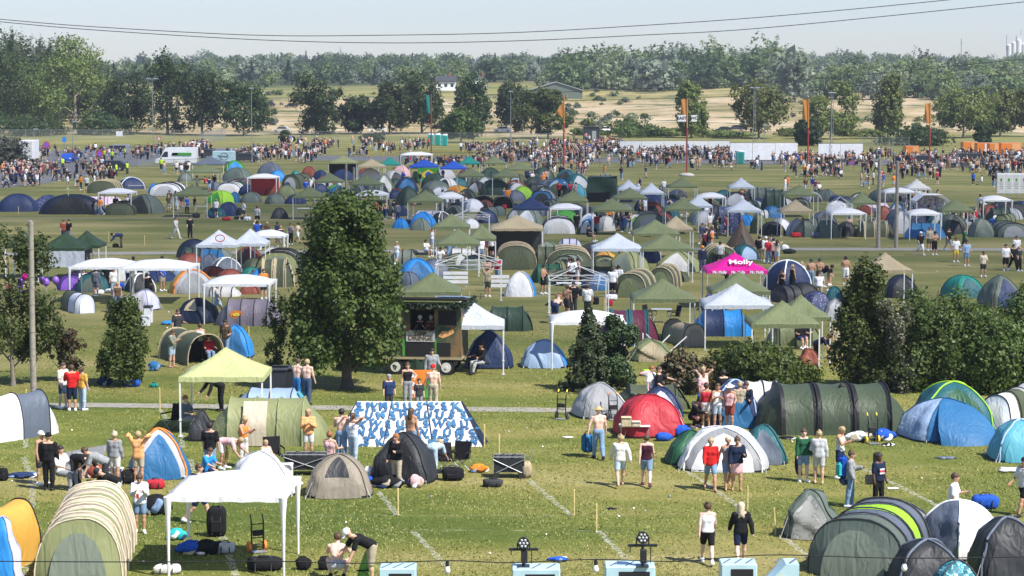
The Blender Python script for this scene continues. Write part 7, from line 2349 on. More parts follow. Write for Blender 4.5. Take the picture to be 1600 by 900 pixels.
def hand_truck(px, yb, yt, words, grip='yellow', wh='yellow', rz=0):
 X, Y = gp(px, yb); h = hpx(yt, Y)
 e = empty('hand_truck', (X, Y, 0), R(rz))
 b = MB()
 for s in (-.17, .17):
  b.tube([(s, 0, .08), (s, .03, h * .8), (s, .14, h)], .022, 6)
 for k in range(4):
  b.tube([(-.17, .02, .2 + h * .18 * k), (.17, .02, .2 + h * .18 * k)], .016, 5)
 b.build('frame', solid('dark', 'metal'), e)
 b = MB(); b.box((0, -.13, .03), (.40, .26, .02)); b.build('toe_plate', solid('steel', 'metal'), e)
 for s in (-1, 1):
  b = MB(); b.tube([(s * .22 - .035, .09, .14), (s * .22 + .035, .09, .14)], .14, 14); w = b.build('wheel', solid(wh, 'plain'), e)
  b = MB(); b.tube([(s * .22 - .045, .09, .14), (s * .22 + .045, .09, .14)], .05, 8); b.build('hub', solid('steel', 'metal'), w)
  b = MB(); b.tube([(s * .17, .12, h * .97), (s * .17, .2, h + .06)], .03, 6); b.build('grip', solid(grip, 'plain'), e)
 b = MB(); b.box((0, -.02, h * .5), (.3, .06, .16), bev=.02); b.build('coiled_strap', solid('black', 'plain'), e)
 tag(e, '', 'hand truck', None, px, yb, words)


hand_truck(403, 862, 803, 'black hand truck with an orange wheel right of the nearest white gazebo', 'yellow', 'orange', 25)
hand_truck(877, 655, 612, 'black hand truck with yellow grips left of the peaked grey tent', 'yellow', 'charcoal', -20)
hand_truck(1364, 693, 649, 'hand truck with yellow wheels before the very large dark green tunnel', 'yellow', 'yellow', 10)
hand_truck(958, 656, 616, 'hand cart standing against the peaked grey tent', 'orange', 'charcoal', 15)
hand_truck(816, 463, 442, 'small hand truck in front of a white dome tent', 'yellow', 'yellow', 0)


def wagon(px, yb, w, words, tipped=False, rz=0):
 X, Y = gp(px, yb); 
 e = empty('folding_wagon', (X, Y + .3, 0), R(rz))
 b = MB(); t = .62
 for sx in (-1, 1):
  for sy in (-1, 1):
   b.tube([(sx * w / 2, sy * .28, .14), (sx * w / 2, sy * .28, t + .1)], .018, 5)
 for sy in (-1, 1):
  b.tube([(-w / 2, sy * .28, t + .08), (w / 2, sy * .28, t + .08)], .018, 5); b.tube([(-w / 2, sy * .30, .15), (w / 2, sy * .30, t)], .016, 5); b.tube([(-w / 2, sy * .30, t), (w / 2, sy * .30, .15)], .016, 5)
 b.tube([(w / 2, 0, .2), (w / 2 + .25, 0, .75), (w / 2 + .22, 0, .95)], .02, 5)
 b.build('frame', solid('steel', 'metal'), e)
 b = MB(); v = []
 for zz, k in ((.2, .92), (.45, .98), (t + .02, 1.0)):
  v += [(-w / 2 * k, -.27, zz), (w / 2 * k, -.27, zz), (w / 2 * k, .27, zz), (-w / 2 * k, .27, zz)]
 b.add(v, [(0, 1, 2, 3)] + [(r * 4 + i, r * 4 + (i + 1) % 4, r * 4 + 4 + (i + 1) % 4, r * 4 + 4 + i) for r in range(2) for i in range(4)]); b.build('fabric_tub', solid('dark', 'cloth'), e)
 for sx in (-1, 1):
  for sy in (-1, 1):
   b = MB(); b.tube([(sx * w * .42, sy * .30 - .03, .1), (sx * w * .42, sy * .30 + .03, .1)], .1, 12); b.build('wheel', solid('rubber', 'plain'), e)
 b = MB()
 for k in range(5):
  b.ell((-w * .36 + w * .18 * k, .05 * (-1) ** k, t), (w * .13, .2, .12 + .04 * (k % 2)), 8, 5)
 b.build('load', solid('charcoal', 'cloth'), e)
 tag(e, '', 'wagon', None, px, yb, words)


wagon(476, 744, 1.35, 'black folding wagon loaded with bags left of the taupe dome tent')
wagon(795, 748, 1.0, 'black folding wagon with a raised canopy standing alone right of the tall black tent')


def chair(px, yb, words, col='black', rz=0):
 X, Y = gp(px, yb)
 e = empty('camp_chair', (X, Y + .2, 0), R(rz))
 for sx in (-1, 1):
  for sy in (-1, 1):
   b = MB(); b.tube([(sx * .27, sy * .24, 0), (-sx * .25, sy * .24, .44)], .013, 5); b.build('leg', solid('steel', 'metal'), e)
 b = MB(); b.add([(-.27, -.25, .44), (.27, -.25, .44), (.25, .2, .39), (-.25, .2, .39), (0, 0, .37)], [(0, 1, 4), (1, 2, 4), (2, 3, 4), (3, 0, 4)], True); b.build('seat', solid(col, 'cloth'), e)
 b = MB(); b.add([(-.25, .2, .38), (.25, .2, .38), (.27, .34, .95), (-.27, .34, .95), (0, .30, .7)], [(0, 1, 4), (1, 2, 4), (2, 3, 4), (3, 0, 4)], True); b.build('backrest', solid(col, 'cloth'), e)
 for sx in (-1, 1):
  b = MB(); b.tube([(sx * .3, -.25, .62), (sx * .3, .25, .64)], .03, 5); b.tube([(sx * .3, -.25, .42), (sx * .3, -.25, .62)], .013, 5); b.tube([(sx * .28, .22, .38), (sx * .28, .34, .96)], .013, 5); b.build('armrest', solid(col, 'cloth'), e)
 tag(e, '', 'chair', 'black camp chairs', px, yb, words)


chair(267, 674, 'black camp chair standing empty inside the pale green gazebo', rz=-40)
chair(293, 670, 'black camp chair under the seated person in the pale green gazebo', rz=90)
chair(700, 741, 'black camp chair right of the tall black tent, left of the pair', rz=30)
chair(718, 738, 'black camp chair right of the tall black tent, right of the pair', rz=-20)
chair(427, 730, 'black camp chair beside the seated child in white', rz=20)
chair(1016, 505, 'black camp chair left of the table under an olive gazebo', rz=60)
chair(1053, 506, 'black camp chair right of the table under an olive gazebo', rz=-70)


def table(px, yb, w, h, col, words, d=.6):
 X, Y = gp(px, yb)
 e = empty('camp_table', (X, Y + d / 2, 0))
 b = MB(); b.box((0, 0, h), (w, d, .04), bev=.01); b.build('table_top', solid(col, 'paint'), e)
 for sx in (-1, 1):
  for sy in (-1, 1):
   b = MB(); b.tube([(sx * w * .44, sy * d * .4, 0), (sx * w * .44, sy * d * .4, h)], .016, 5); b.build('leg', solid('steel', 'metal'), e)
 tag(e, '', 'table', None, px, yb, words)
 return e


table(1034, 505, 1.1, .72, 'lightgrey', 'camp table between two black chairs under an olive gazebo')
table(889, 462, 1.5, .74, 'white', 'white folding table inside the bare gazebo frame')
table(992, 686, 1.1, .45, 'white', 'white crate-laden low table in front of the red tent')
table(213, 300, 2.0, .75, 'lightgrey', 'grey folding table before the navy tent with white poles')
table(303, 334, 2.4, .72, 'lightgrey', 'grey folding table under an olive gazebo at the left')
table(477, 338, 1.6, .75, 'white', 'white table under the olive gazebo left of the big tree top')
X, Y = gp(979, 688)
for dx, w, h, c, nm, words in ((0, .36, .34, 'sand', 'cardboard_box', 'brown cardboard box on the low table in front of the red tent'), (.36, .30, .18, 'cream', 'egg_carton', 'cream carton on the low table in front of the red tent')):
 e = empty(nm, (X + dx, Y + .3, .47))
 b = MB(); b.box((0, 0, h / 2), (w, .3, h), bev=.01); b.build('body', solid(c, 'plain'), e)
 b = MB(); b.box((0, -.16, h * .96), (w * 1.02, .05, .012), M=Matrix.Rotation(R(25), 4, 'X')); b.build('flap', solid(c, 'plain'), e)
 tag(e, '', 'box', None, px, 680, words)


def cooler(px, yb, w, h, c, words, lid='white'):
 X, Y = gp(px, yb)
 e = empty('cool_box', (X, Y + .2, 0))
 b = MB(); b.box((0, 0, h * .42), (w, .4, h * .84), bev=.03); b.build('body', solid(c, 'paint'), e)
 b = MB(); b.box((0, 0, h * .92), (w * 1.04, .43, h * .14), bev=.02); b.build('lid', solid(lid, 'paint'), e)
 b = MB(); b.tube([(-w * .5, -.21, h * .7), (-w * .3, -.25, h * 1.1), (w * .3, -.25, h * 1.1), (w * .5, -.21, h * .7)], .014, 5); b.build('handle', solid('grey', 'paint'), e)
 tag(e, '', 'cool box', None, px, yb, words)


cooler(224, 510, .62, .55, 'white', 'white cool box on the grass left of the black window tent')
cooler(231, 505, .45, .95, 'white', 'tall white cool box with a dark grey top behind the low white one', 'charcoal')
cooler(178, 752, .5, .4, 'white', 'white cool box among the bags behind the long green tunnel')
cooler(443, 752, .55, .55, 'white', 'white box beside the folding wagon by the white dome tent')


def bin_(px, yb, words):
 X, Y = gp(px, yb)
 e = empty('wheelie_bin', (X, Y + .4, 0))
 b = MB(); b.prism([(-.5, .12), (.5, .12), (.62, 1.15), (-.62, 1.15)], -.38, .38); b.build('body', solid('dark', 'paint'), e)
 b = MB(); b.box((0, 0, 1.2), (1.32, .88, .09), bev=.03); b.build('lid', solid('charcoal', 'paint'), e)
 for s in (-1, 1):
  b = MB(); b.tube([(s * .45 - .05, -.3, .1), (s * .45 + .05, -.3, .1)], .1, 10); b.build('wheel', solid('rubber', 'plain'), e)
 tag(e, '', 'bin', 'black wheelie bins by the pale green gazebo', px, yb, words)


bin_(424, 624, 'black wheelie bin nearest the pale green gazebo')
bin_(449, 622, 'black wheelie bin right of the other bin, beside the bare-chested pair')
X, Y = gp(133, 744)
e = empty('folded_banner', (X, Y, 0), R(8))
b = MB(); b.add([(-.7, 0, .35), (.55, -.1, .55), (.75, 0, 1.02), (-.6, .1, .80)], [(0, 1, 2, 3)]); b.add([(-.7, 0, .35), (.55, -.1, .55), (.3, -.3, 0), (-.5, -.3, 0)], [(0, 1, 2, 3)]); b.build('sheet', solid('grey', 'fabric'), e)
b = MB(); tv, tf = text_mesh('IDN', .34, .01); b.add([(p[0] - .05, -.06, p[1] + .67) for p in tv], tf); b.build('lettering', solid('lightgrey', 'plain'), e)
tag(e, '', 'banner', None, 133, 730, 'grey printed banner slung in a frame among the gear at the left')
# orange and green painted board between people near the trailer
X, Y = gp(661, 624)
e = empty('painted_board', (X, Y, 0), R(4))
b = MB(); b.box((0, 0, .62), (1.15, .05, 1.15), bev=.01); b.build('panel', solid('orange', 'paint'), e)
b = MB(); b.add([(-.1, -.03, .05), (.5, -.03, .05), (.2, -.03, .95)], [(0, 1, 2)]); b.build('green_peak', solid('leafgreen' if 0 else 'green', 'paint'), e)
b = MB(); b.tube([(-.2, -.035, .1), (.2, -.035, 1.0), (.55, -.035, .1)], .03, 4); b.build('black_outline', solid('black', 'plain'), e)
for k in range(3):
 b = MB(); b.tube([(-.42, -.03, .3 + .34 * k), (-.42, -.04, .3 + .34 * k)], .09, 10); b.build('white_dot', solid('white', 'plain'), e)
tag(e, '', 'board', None, 661, 600, 'orange painted board with a green peak and white dots in front of the trailer')
# slatted white barriers near the bare frame, crossed poles of the folded gazebo, stroller
for px, py, words in ((776, 455, 'white slatted barrier right of the bare gazebo frame'), (712, 449, 'white barrier board left of the man with raised arms')):
 X, Y = gp(px, py); e = empty('slat_barrier', (X, Y, 0))
 b = MB()
 for k in range(3):
  b.box((0, 0, .35 + .27 * k), (1.55, .04, .2))
 b.build('slats', solid('white', 'paint'), e)
 for x in (-.65, .65):
  b = MB(); b.box((x, .05, .48), (.07, .05, .96)); b.build('leg', solid('lightgrey', 'paint'), e)
 tag(e, '', 'barrier', None, px, py, words)
X, Y = gp(1016, 560); e = empty('folded_gazebo_frame', (X, Y - .2, 0))
for k, (a, c) in enumerate((((-.2, 0, 0), (.9, .2, 1.1)), ((-.2, .1, 1.15), (.95, 0, 0)), ((-.35, 0, 0), (-.35, .1, 1.2)), ((-.75, .2, 0), (-.7, .2, 1.0)), ((.9, .3, .3), (1.7, .4, 1.0)))):
 b = MB(); b.box(((a[0] + c[0]) / 2, (a[1] + c[1]) / 2, (a[2] + c[2]) / 2), (.05, .05, (Vector(c) - Vector(a)).length), M=(Vector(c) - Vector(a)).to_track_quat('Z', 'Y').to_matrix().to_4x4()); b.build('pole', solid('polewhite', 'paint'), e)
tag(e, '', 'gazebo frame', None, 1016, 545, 'white crossed poles of a half-folded gazebo left of the rusty pine shrub')
X, Y = gp(375, 343); e = empty('stroller', (X, Y, 0), R(-15))
for x in (-.35, .3):
 for y in (-.25, .25):
  b = MB(); b.tube([(x, y - .03, .15), (x, y + .03, .15)], .15, 12); b.build('wheel', solid('rubber', 'plain'), e)
b = MB(); b.tube([(-.35, 0, .15), (0, 0, .55), (.55, 0, 1.0)], .03, 5); b.tube([(.3, 0, .15), (0, 0, .55)], .03, 5); b.build('frame', solid('steel', 'metal'), e)
b = MB(); b.ell((-.08, 0, .62), (.42, .25, .2), 10, 6); b.ell((-.05, 0, .85), (.25, .25, .28), 10, 6); b.build('seat_hood', solid('dark', 'cloth'), e)
tag(e, '', 'stroller', None, 375, 335, 'black stroller pushed by a person in a white T-shirt at the left')
b = MB()
rr = random.Random(8)
# dark cube-like tarp shelter
X, Y = gp(942, 316); s = FPX / Y; w, h = 44 / s, hpx(278, Y)
e = empty('tarp_shelter', (X, Y + 1.6, 0), R(-6))
v = []
for j in range(9):
 t = j / 8
 for i in range(33):
  u = i / 32 * 4; k = int(u) % 4; q = u - int(u)
  cs = ((-1, -1), (1, -1), (1, 1), (-1, 1), (-1, -1)); a, c = cs[k], cs[k + 1]
  x, y = a[0] + (c[0] - a[0]) * q, a[1] + (c[1] - a[1]) * q
  bul = 1 + .09 * math.sin(u * 5 + t * 4) * math.sin(math.pi * t)
  v.append((x * w / 2 * bul, y * 1.5 * bul, h * t * (1 + .03 * math.sin(u * 4))))
b.add(v, [(j * 33 + i, j * 33 + i + 1, (j + 1) * 33 + i + 1, (j + 1) * 33 + i) for j in range(8) for i in range(32)], True)
b.build('tarp_wall', mat_of('darkgreen'), e)
b = MB(); b.add([(x * w / 2 * 1.02, y * 1.53, h * (.99 if (x + y) else 1.04)) for x, y in ((-1, -1), (1, -1), (1, 1), (-1, 1), (0, 0))], [(0, 1, 4), (1, 2, 4), (2, 3, 4), (3, 0, 4)]); b.build('tarp_roof', mat_of('darkgreen'), e)
b = MB(); b.add([(-w / 2, -1.66, .02), (w * .3, -1.66, .02), (w * .3, -1.68, h * .42), (-w / 2, -1.68, h * .38)], [(0, 1, 2, 3)]); b.build('opening_shade_sheet', solid('black', 'cloth'), e)  # flat black sheet painting the shade of an opening
tag(e, '', 'shelter', None, 942, 296, 'dark green box-shaped tarp shelter right of the pale gazebos at the back')
# purple and pink balloons in the young tree
for k, (px, py, c) in enumerate(((31, 447, 'violet'), (28, 458, 'violet'), (39, 431, 'pink'), (14, 450, 'pink'), (37, 460, 'purple'), (66, 437, 'purple'), (72, 441, 'violet'), (87, 438, 'violet'), (33, 440, 'purple'))):
 p = at_depth(px, py, gp(12, 590)[1])
 e = empty('balloon', p)
 b = MB(); b.ell((0, 0, .0), (.15, .15, .18), 12, 8); b.tube([(0, 0, -.17), (0, 0, -.21)], [.015, .03], 6); b.build('skin', solid(c, 'paint'), e)
 b = MB(); b.tube([(0, 0, -.2), (.03, .02, -.45)], .006, 4); b.build('string', solid('white', 'plain'), e)
 tag(e, f'{c} balloon tied in the young tree', 'balloon', 'balloons in the young tree', px, py)

# dark bags and gear left round the tents further off
cr = random.Random(12)
for x0, x1, y0, y1, n in ((640, 800, 398, 412, 5), (820, 960, 448, 470, 6), (1090, 1240, 392, 420, 6), (560, 700, 340, 360, 6), (900, 1040, 352, 372, 5), (150, 260, 452, 470, 5), (280, 440, 336, 346, 4), (1230, 1340, 366, 374, 4), (1400, 1560, 338, 352, 5), (690, 820, 322, 336, 4), (1215, 1300, 455, 480, 4)):
 for _ in range(n):
  bag(cr.uniform(x0, x1), cr.uniform(y0, y1), cr.uniform(.4, .9), cr.uniform(.25, .5), cr.choice(('black', 'charcoal', 'navy', 'dark', 'blue', 'white', 'red', 'slate')), cr.choice(('duffel', 'sack', 'sack', 'pack')))
# scraps of paper, cups and cans trodden into the grass
V, F_, M_ = [], [], []
for i in range(120):
 x, y = cr.uniform(-20, 1620), 255 + 640 * cr.random() ** 1.1
 X, Y = gp(x, y); q = cr.uniform(.02, .06) * (1 + Y / 200); a = cr.random() * 6
 k = len(V)
 V += [(X + q * math.cos(a + j * 1.57) * (1 if j % 2 else .6), Y + q * math.sin(a + j * 1.57), .012 + .05 * (j % 2)) for j in range(4)]; F_.append((k, k + 1, k + 2, k + 3)); M_.append(cr.choice((0, 0, 0, 1, 2)))
stuff(mesh('litter', V, F_, [solid('white', 'plain'), solid('offwhite', 'plain'), solid('paleblue', 'plain')], M_), 'scraps of paper and cups littering the whole field', 'litter')
# ------------------------------------------------------------------ people, near ones first
def P(px, py, pose, face, top, tc, bot, bc, hair, hc, sex, skin='skin', shoe='white', own=None, **k):
 return person(px, py, pose, face, top, tc, bot, bc, hair, hc, skin, sex, shoe, own=own, **k)


NP = [
 (1105, 881, 'walk', 178, 'tank', 'white', 'shorts', 'black', 'bun', 'brownhair', 'f', 'pale', 'white', 'person in white sleeveless top and black shorts walking away'),
 (1157, 881, 'walk2', 180, 'long', 'black', 'shorts', 'nightblue', 'long', 'fair', 'f', 'pale', 'black', 'person all in black with long fair hair walking away'),
 (1110, 766, 'walk', 2, 'hoodie', 'brightred', 'shorts', 'denim', 'bun', 'blonde', 'f', 'tan', None, 'person in a bright red sweater and denim shorts'),
 (1137, 764, 'walk2', 6, 'tank', 'grey', 'shorts', 'denim', 'short', 'fair', 'f', 'tan', None, 'person in grey sleeveless top between the red sweater and the navy jacket'),
 (1151, 767, 'hold', 4, 'long', 'nightblue', 'skirt', 'palepink', 'bun', 'brownhair', 'f', 'tan', None, 'person in navy jacket and pale pink skirt beside the red sweater group'),
 (969, 760, 'walk2', 184, 'long', 'offwhite', 'shorts', 'paledenim', 'bun', 'blonde', 'f', 'skin', None, 'person in off-white sweater and pale denim shorts walking away'),
 (1010, 760, 'walk', 176, 'tank', 'wine', 'shorts', 'denim', 'short', 'brownhair', 'f', 'pale', 'maroon', 'person in dark wine sleeveless top and red shoes walking away'),
 (935, 717, 'carry', 186, 'none', None, 'trousers', 'denim', 'hat', 'straw', 'm', 'pale', 'black', 'bare-chested person in straw hat carrying a blue holdall'),
 (1255, 753, 'stand', 10, 'long', 'leafgreen', 'shorts', 'denim', 'bun', 'brownhair', 'f', 'pale', 'white', 'person in dark green top and denim shorts on the right'),
 (1279, 756, 'stand2', 175, 'hoodie', 'lightgrey', 'shorts', 'lightgrey', 'bun', 'blonde', 'f', 'skin', None, 'person in a light grey hoodie seen from behind'),
 (1312, 748, 'phone', 60, 'tank', 'offwhite', 'shorts', 'navy', 'long', 'blonde', 'f', 'tan', 'white', 'person in off-white top with a navy shirt round the waist'),
 (1328, 792, 'hold', 75, 'long', 'grey', 'trousers', 'denim', 'bun', 'brownhair', 'f', 'skin', 'white', 'person in grey sweater wearing a large blue rucksack'),
 (1372, 796, 'stand', 35, 'tee', 'nightblue', 'trousers', 'black', 'curly', 'darkhair', 'f', 'deepskin', 'black', 'person with curly black hair in a printed navy T-shirt'),
 (1489, 838, 'hold', 70, 'tee', 'white', 'shorts', 'charcoal', 'short', 'brownhair', 'm', 'skin', 'white', 'person in white T-shirt standing behind the slate blue dome tent'),
 (1599, 806, 'walk', -60, 'tee', 'offwhite', 'shorts', 'black', 'short', 'darkhair', 'm', 'tan', 'black', 'person in white top and black shorts cut by the right edge'),
 (1294, 672, 'sit', 30, 'tank', 'lavender', 'shorts', 'paledenim', 'bun', 'fair', 'f', 'skin', None, 'seated person in pale top before the very large dark green tunnel'),
 (1313, 672, 'stand2', 60, 'dress', 'white', 'none', None, 'bun', 'darkhair', 'f', 'pale', 'white', 'person in a white dress before the very large dark green tunnel'),
 (1081, 668, 'squat', 60, 'long', 'black', 'trousers', 'black', 'bun', 'darkhair', 'f', 'skin', 'white', 'crouching person in black right of the red tent'),
 (1090, 664, 'squat', 10, 'long', 'charcoal', 'trousers', 'slate', 'cap', 'blue', 'm', 'skin', 'white', 'crouching person in a blue cap right of the red tent'),
 (1103, 670, 'stand', 170, 'crop', 'red', 'shorts', 'offwhite', 'bun', 'brownhair', 'f', 'tan', 'white', 'person in red bandeau top and white shorts seen from behind'),
 (1121, 671, 'arms_in', 5, 'tank', 'white', 'shorts', 'paledenim', 'short', 'brownhair', 'f', 'tan', 'white', 'person with folded arms in white sleeveless top and pale denim shorts'),
 (1098, 648, 'stand', 40, 'tee', 'palepink', 'trousers', 'denim', 'bun', 'brownhair', 'f', 'tan', 'white', 'person partly hidden behind the group near the navy dome tent'),
 (1140, 672, 'stand2', -20, 'tank', 'palepink', 'shorts', 'rust', 'hat', 'offwhite', 'f', 'tan', 'white', 'person in an off-white hat and pink top in the group'),
 (1155, 668, 'stand', 165, 'long', 'khaki', 'trousers', 'darkdenim', 'bun', 'blonde', 'f', 'skin', 'white', 'person in a khaki sweater seen from behind'),
 (1166, 668, 'stand2', -30, 'long', 'nightblue', 'trousers', 'nightblue', 'bun', 'brownhair', 'f', 'tan', 'white', 'person in dark navy right of the khaki sweater'),
 (1098, 641, 'armsup', 20, 'tank', 'white', 'trousers', 'darkdenim', 'long', 'blonde', 'f', 'skin', 'white', 'person in white top with hands on the head before the rusty pine'),
 (1130, 651, 'stand', 190, 'tee', 'black', 'trousers', 'black', 'short', 'darkhair', 'm', 'skin', 'black', 'person in black standing before the navy dome tent behind the group'),
 (1017, 644, 'stand2', 60, 'tee', 'white', 'trousers', 'denim', 'short', 'ginger', 'm', 'pale', 'white', 'ginger-haired person in white T-shirt behind the low olive tunnel'),
 (1029, 645, 'point', 70, 'tee', 'black', 'trousers', 'charcoal', 'short', 'brownhair', 'm', 'skin', 'white', 'person in black T-shirt reaching out an arm behind the low olive tunnel'),
 (99, 638, 'hold', 60, 'tee', 'offwhite', 'shorts', 'darkdenim', 'short', 'brownhair', 'm', 'pale', 'white', 'person in off-white T-shirt and denim shorts by the tall wooden pole'),
 (113, 642, 'hold', 195, 'tee', 'brightred', 'longshorts', 'nightblue', 'short', 'brownhair', 'm', 'tan', 'white', 'person in red T-shirt with a black shoulder strap'),
 (129, 641, 'stand', 150, 'tee', 'mustard', 'trousers', 'paledenim', 'tail', 'brownhair', 'f', 'skin', 'white', 'person in golden yellow top and pale jeans behind the red T-shirt'),
 (465, 631, 'phone', 150, 'none', None, 'trousers', 'midblue', 'short', 'brownhair', 'm', 'pale', 'white', 'bare-chested person in blue jeans beside the black bins'),
 (480, 632, 'hold', 160, 'none', None, 'trousers', 'darkdenim', 'short', 'blonde', 'm', 'pale', 'black', 'bare-chested fair-haired person in dark jeans beside the black bins'),
 (637, 634, 'hips', 10, 'crop', 'black', 'trousers', 'grey', 'bun', 'brownhair', 'f', 'skin', 'white', 'person in black crop top and grey trousers by the painted board'),
 (677, 642, 'stand', 175, 'none', None, 'trousers', 'khaki', 'beanie', 'brightred', 'm', 'pale', 'white', 'bare-chested person in a red beanie by the painted board'),
 (675, 612, 'stand2', 10, 'hoodie', 'grey', 'trousers', 'charcoal', 'short', 'darkhair', 'm', 'skin', 'black', 'person in grey hoodie in front of the food trailer'),
 (655, 646, 'stand', 10, 'tee', 'charcoal', 'trousers', 'grey', 'short', 'darkhair', 'f', 'skin', 'white', 'small dark-haired person behind the letter-printed tent', dict(h=1.35)),
 (608, 648, 'stand', 20, 'tee', 'navy', 'trousers', 'charcoal', 'beanie', 'grey', 'm', 'skin', 'white', 'person in grey beanie behind the letter-printed tent', dict(h=1.55)),
 (77, 766, 'stand', 175, 'long', 'black', 'trousers', 'black', 'beanie', 'black', 'm', 'skin', 'black', 'person all in black standing at the left by the plot line'),
 (65, 757, 'stand', 60, 'tank', 'black', 'shorts', 'charcoal', 'cap', 'white', 'f', 'tan', 'white', 'person in a white cap half hidden behind the black-clad one'),
 (96, 764, 'sit', 60, 'tee', 'white', 'trousers', 'grey', 'short', 'darkhair', 'm', 'skin', 'white', 'seated person in white T-shirt among the gear at the left'),
 (118, 764, 'bend2', 60, 'tee', 'black', 'trousers', 'charcoal', 'short', 'brownhair', 'm', 'skin', 'black', 'person in black bending over the gear behind the long green tunnel'),
 (180, 757, 'stand', 165, 'long', 'grey', 'shorts', 'offwhite', 'bun', 'fair', 'f', 'tan', 'white', 'fair-haired person in grey top and off-white shorts seen from behind'),
 (217, 757, 'armsup', 175, 'hoodie', 'paleorange', 'shorts', 'khaki', 'short', 'blonde', 'f', 'tan', 'white', 'person in pale orange hoodie with hands raised to the head'),
 (219, 833, 'phone', 10, 'hoodie', 'white', 'shorts', 'denim', 'short', 'brownhair', 'f', 'tan', 'white', 'person in white sweatshirt looking at a red phone'),
 (184, 800, 'bend', -60, 'tee', 'black', 'trousers', 'offwhite', 'cap', 'dark', 'f', 'skin', 'white', 'person in black T-shirt and off-white trousers bending behind the long green tunnel'),
 (166, 770, 'bend', -80, 'tee', 'grey', 'trousers', 'charcoal', 'short', 'brownhair', 'm', 'skin', 'white', 'person in grey stooping among the bags left of the white sweatshirt'),
 (329, 746, 'stand', 165, 'tee', 'black', 'trousers', 'denim', 'short', 'darkhair', 'm', 'skin', 'white', 'person in black T-shirt and jeans left of the olive tunnel tent'),
 (321, 757, 'kneel', 60, 'tee', 'skyblue', 'shorts', 'navy', 'short', 'brownhair', 'm', 'skin', 'white', 'kneeling person in a sky blue T-shirt behind the nearest gazebo', dict(h=1.55)),
 (348, 733, 'bend2', 70, 'tee', 'palepink', 'shorts', 'white', 'short', 'blonde', 'f', 'tan', 'white', 'person in white shorts bending right over by the olive tunnel'),
 (381, 730, 'phone', 60, 'crop', 'orange', 'trousers', 'offwhite', 'bun', 'blonde', 'f', 'tan', 'white', 'person in orange crop top with hair in a bun'),
 (482, 717, 'arms_in', 10, 'hoodie', 'paleorange', 'shorts', 'offwhite', 'long', 'blonde', 'f', 'tan', 'white', 'blonde person in pale orange hoodie beside the folding wagon'),
 (416, 738, 'sit', 30, 'tank', 'white', 'shorts', 'white', 'long', 'blonde', 'f', 'skin', 'white', 'small blonde person sitting in white by the folding wagon', dict(h=1.4)),
 (312, 818, 'walk', 80, 'tee', 'navy', 'shorts', 'navy', 'short', 'brownhair', 'm', 'skin', 'white', 'person whose legs show under the nearest white gazebo'),
 (291, 676, 'sit', 70, 'tee', 'slate', 'shorts', 'grey', 'short', 'ginger', 'm', 'pale', 'white', 'seated person in slate T-shirt under the pale green gazebo'),
 (346, 642, 'bend', -60, 'long', 'black', 'trousers', 'black', 'short', 'brownhair', 'm', 'skin', 'black', 'person in black stooping under the pale green gazebo'),
 (534, 722, 'hold', 170, 'none', None, 'trousers', 'denim', 'short', 'darkhair', 'm', 'pale', 'white', 'bare-chested dark-haired person behind the taupe dome tent'),
 (552, 724, 'armsup', 150, 'crop', 'white', 'trousers', 'paledenim', 'tail', 'brownhair', 'f', 'tan', 'white', 'person in white crop top and pale jeans behind the taupe dome tent'),
 (516, 735, 'sit', 160, 'tank', 'palepink', 'shorts', 'denim', 'bun', 'ginger', 'f', 'skin', 'white', 'seated person in pale pink top behind the taupe dome tent'),
 (620, 761, 'hold', -30, 'long', 'black', 'trousers', 'khaki', 'tail', 'ginger', 'f', 'skin', 'black', 'person in black jacket and khaki trousers in front of the black tent'),
 (643, 715, 'stand', 150, 'tank', 'tan', 'trousers', 'denim', 'long', 'brownhair', 'f', 'tan', 'white', 'person with long brown hair against the letter-printed tent'),
 (675, 744, 'bend2', 160, 'tee', 'paledenim', 'trousers', 'paledenim', 'short', 'blonde', 'f', 'skin', 'white', 'person in pale denim bending right over beside the black tent'),
 (526, 908, 'squat', 178, 'none', None, 'shorts', 'lightgrey', 'short', 'brownhair', 'm', 'pale', 'black', 'bare-chested person squatting at the bottom edge in light grey shorts'),
 (581, 911, 'bend', -72, 'tee', 'black', 'longshorts', 'khaki', 'cap', 'white', 'm', 'skin', 'white', 'person in black T-shirt and white cap bending over a green bag'),
 (752, 584, 'sit', -50, 'long', 'black', 'trousers', 'lightgrey', 'short', 'darkhair', 'm', 'tan', 'black', 'seated person in black in front of the navy tent beside the trailer'),
 (269, 574, 'phone', 70, 'tee', 'sage', 'shorts', 'paledenim', 'bun', 'brownhair', 'f', 'skin', None, 'person in sage green T-shirt at the mouth of the open olive tunnel'),
 (278, 541, 'stand2', 40, 'tee', 'charcoal', 'trousers', 'charcoal', 'short', 'brownhair', 'm', 'skin', 'white', 'person looking over the large open olive tunnel tent'),
 (313, 563, 'stand', 175, 'tank', 'white', 'trousers', 'darkdenim', 'bun', 'brownhair', 'f', 'skin', 'white', 'person in white top with hair in a bun at the open olive tunnel'),
 (327, 567, 'sit', 20, 'tee', 'red', 'trousers', 'denim', 'long', 'brownhair', 'f', 'skin', 'white', 'seated person in red beside the open olive tunnel'),
 (353, 560, 'stand2', -20, 'tee', 'brown', 'trousers', 'denim', 'short', 'darkhair', 'm', 'tan', 'white', 'person behind the peak of the pale green gazebo'),
 # middle of the field
 (150, 463, 'stand', 170, 'long', 'slate', 'shorts', 'slate', 'bun', 'brownhair', 'f', 'skin', 'white', None), (178, 463, 'stand2', 30, 'tee', 'white', 'trousers', 'paledenim', 'tail', 'darkhair', 'f', 'skin', 'white', None), (254, 455, 'point', 60, 'tee', 'blue', 'shorts', 'khaki', 'short', 'brownhair', 'm', 'tan', 'white', None),
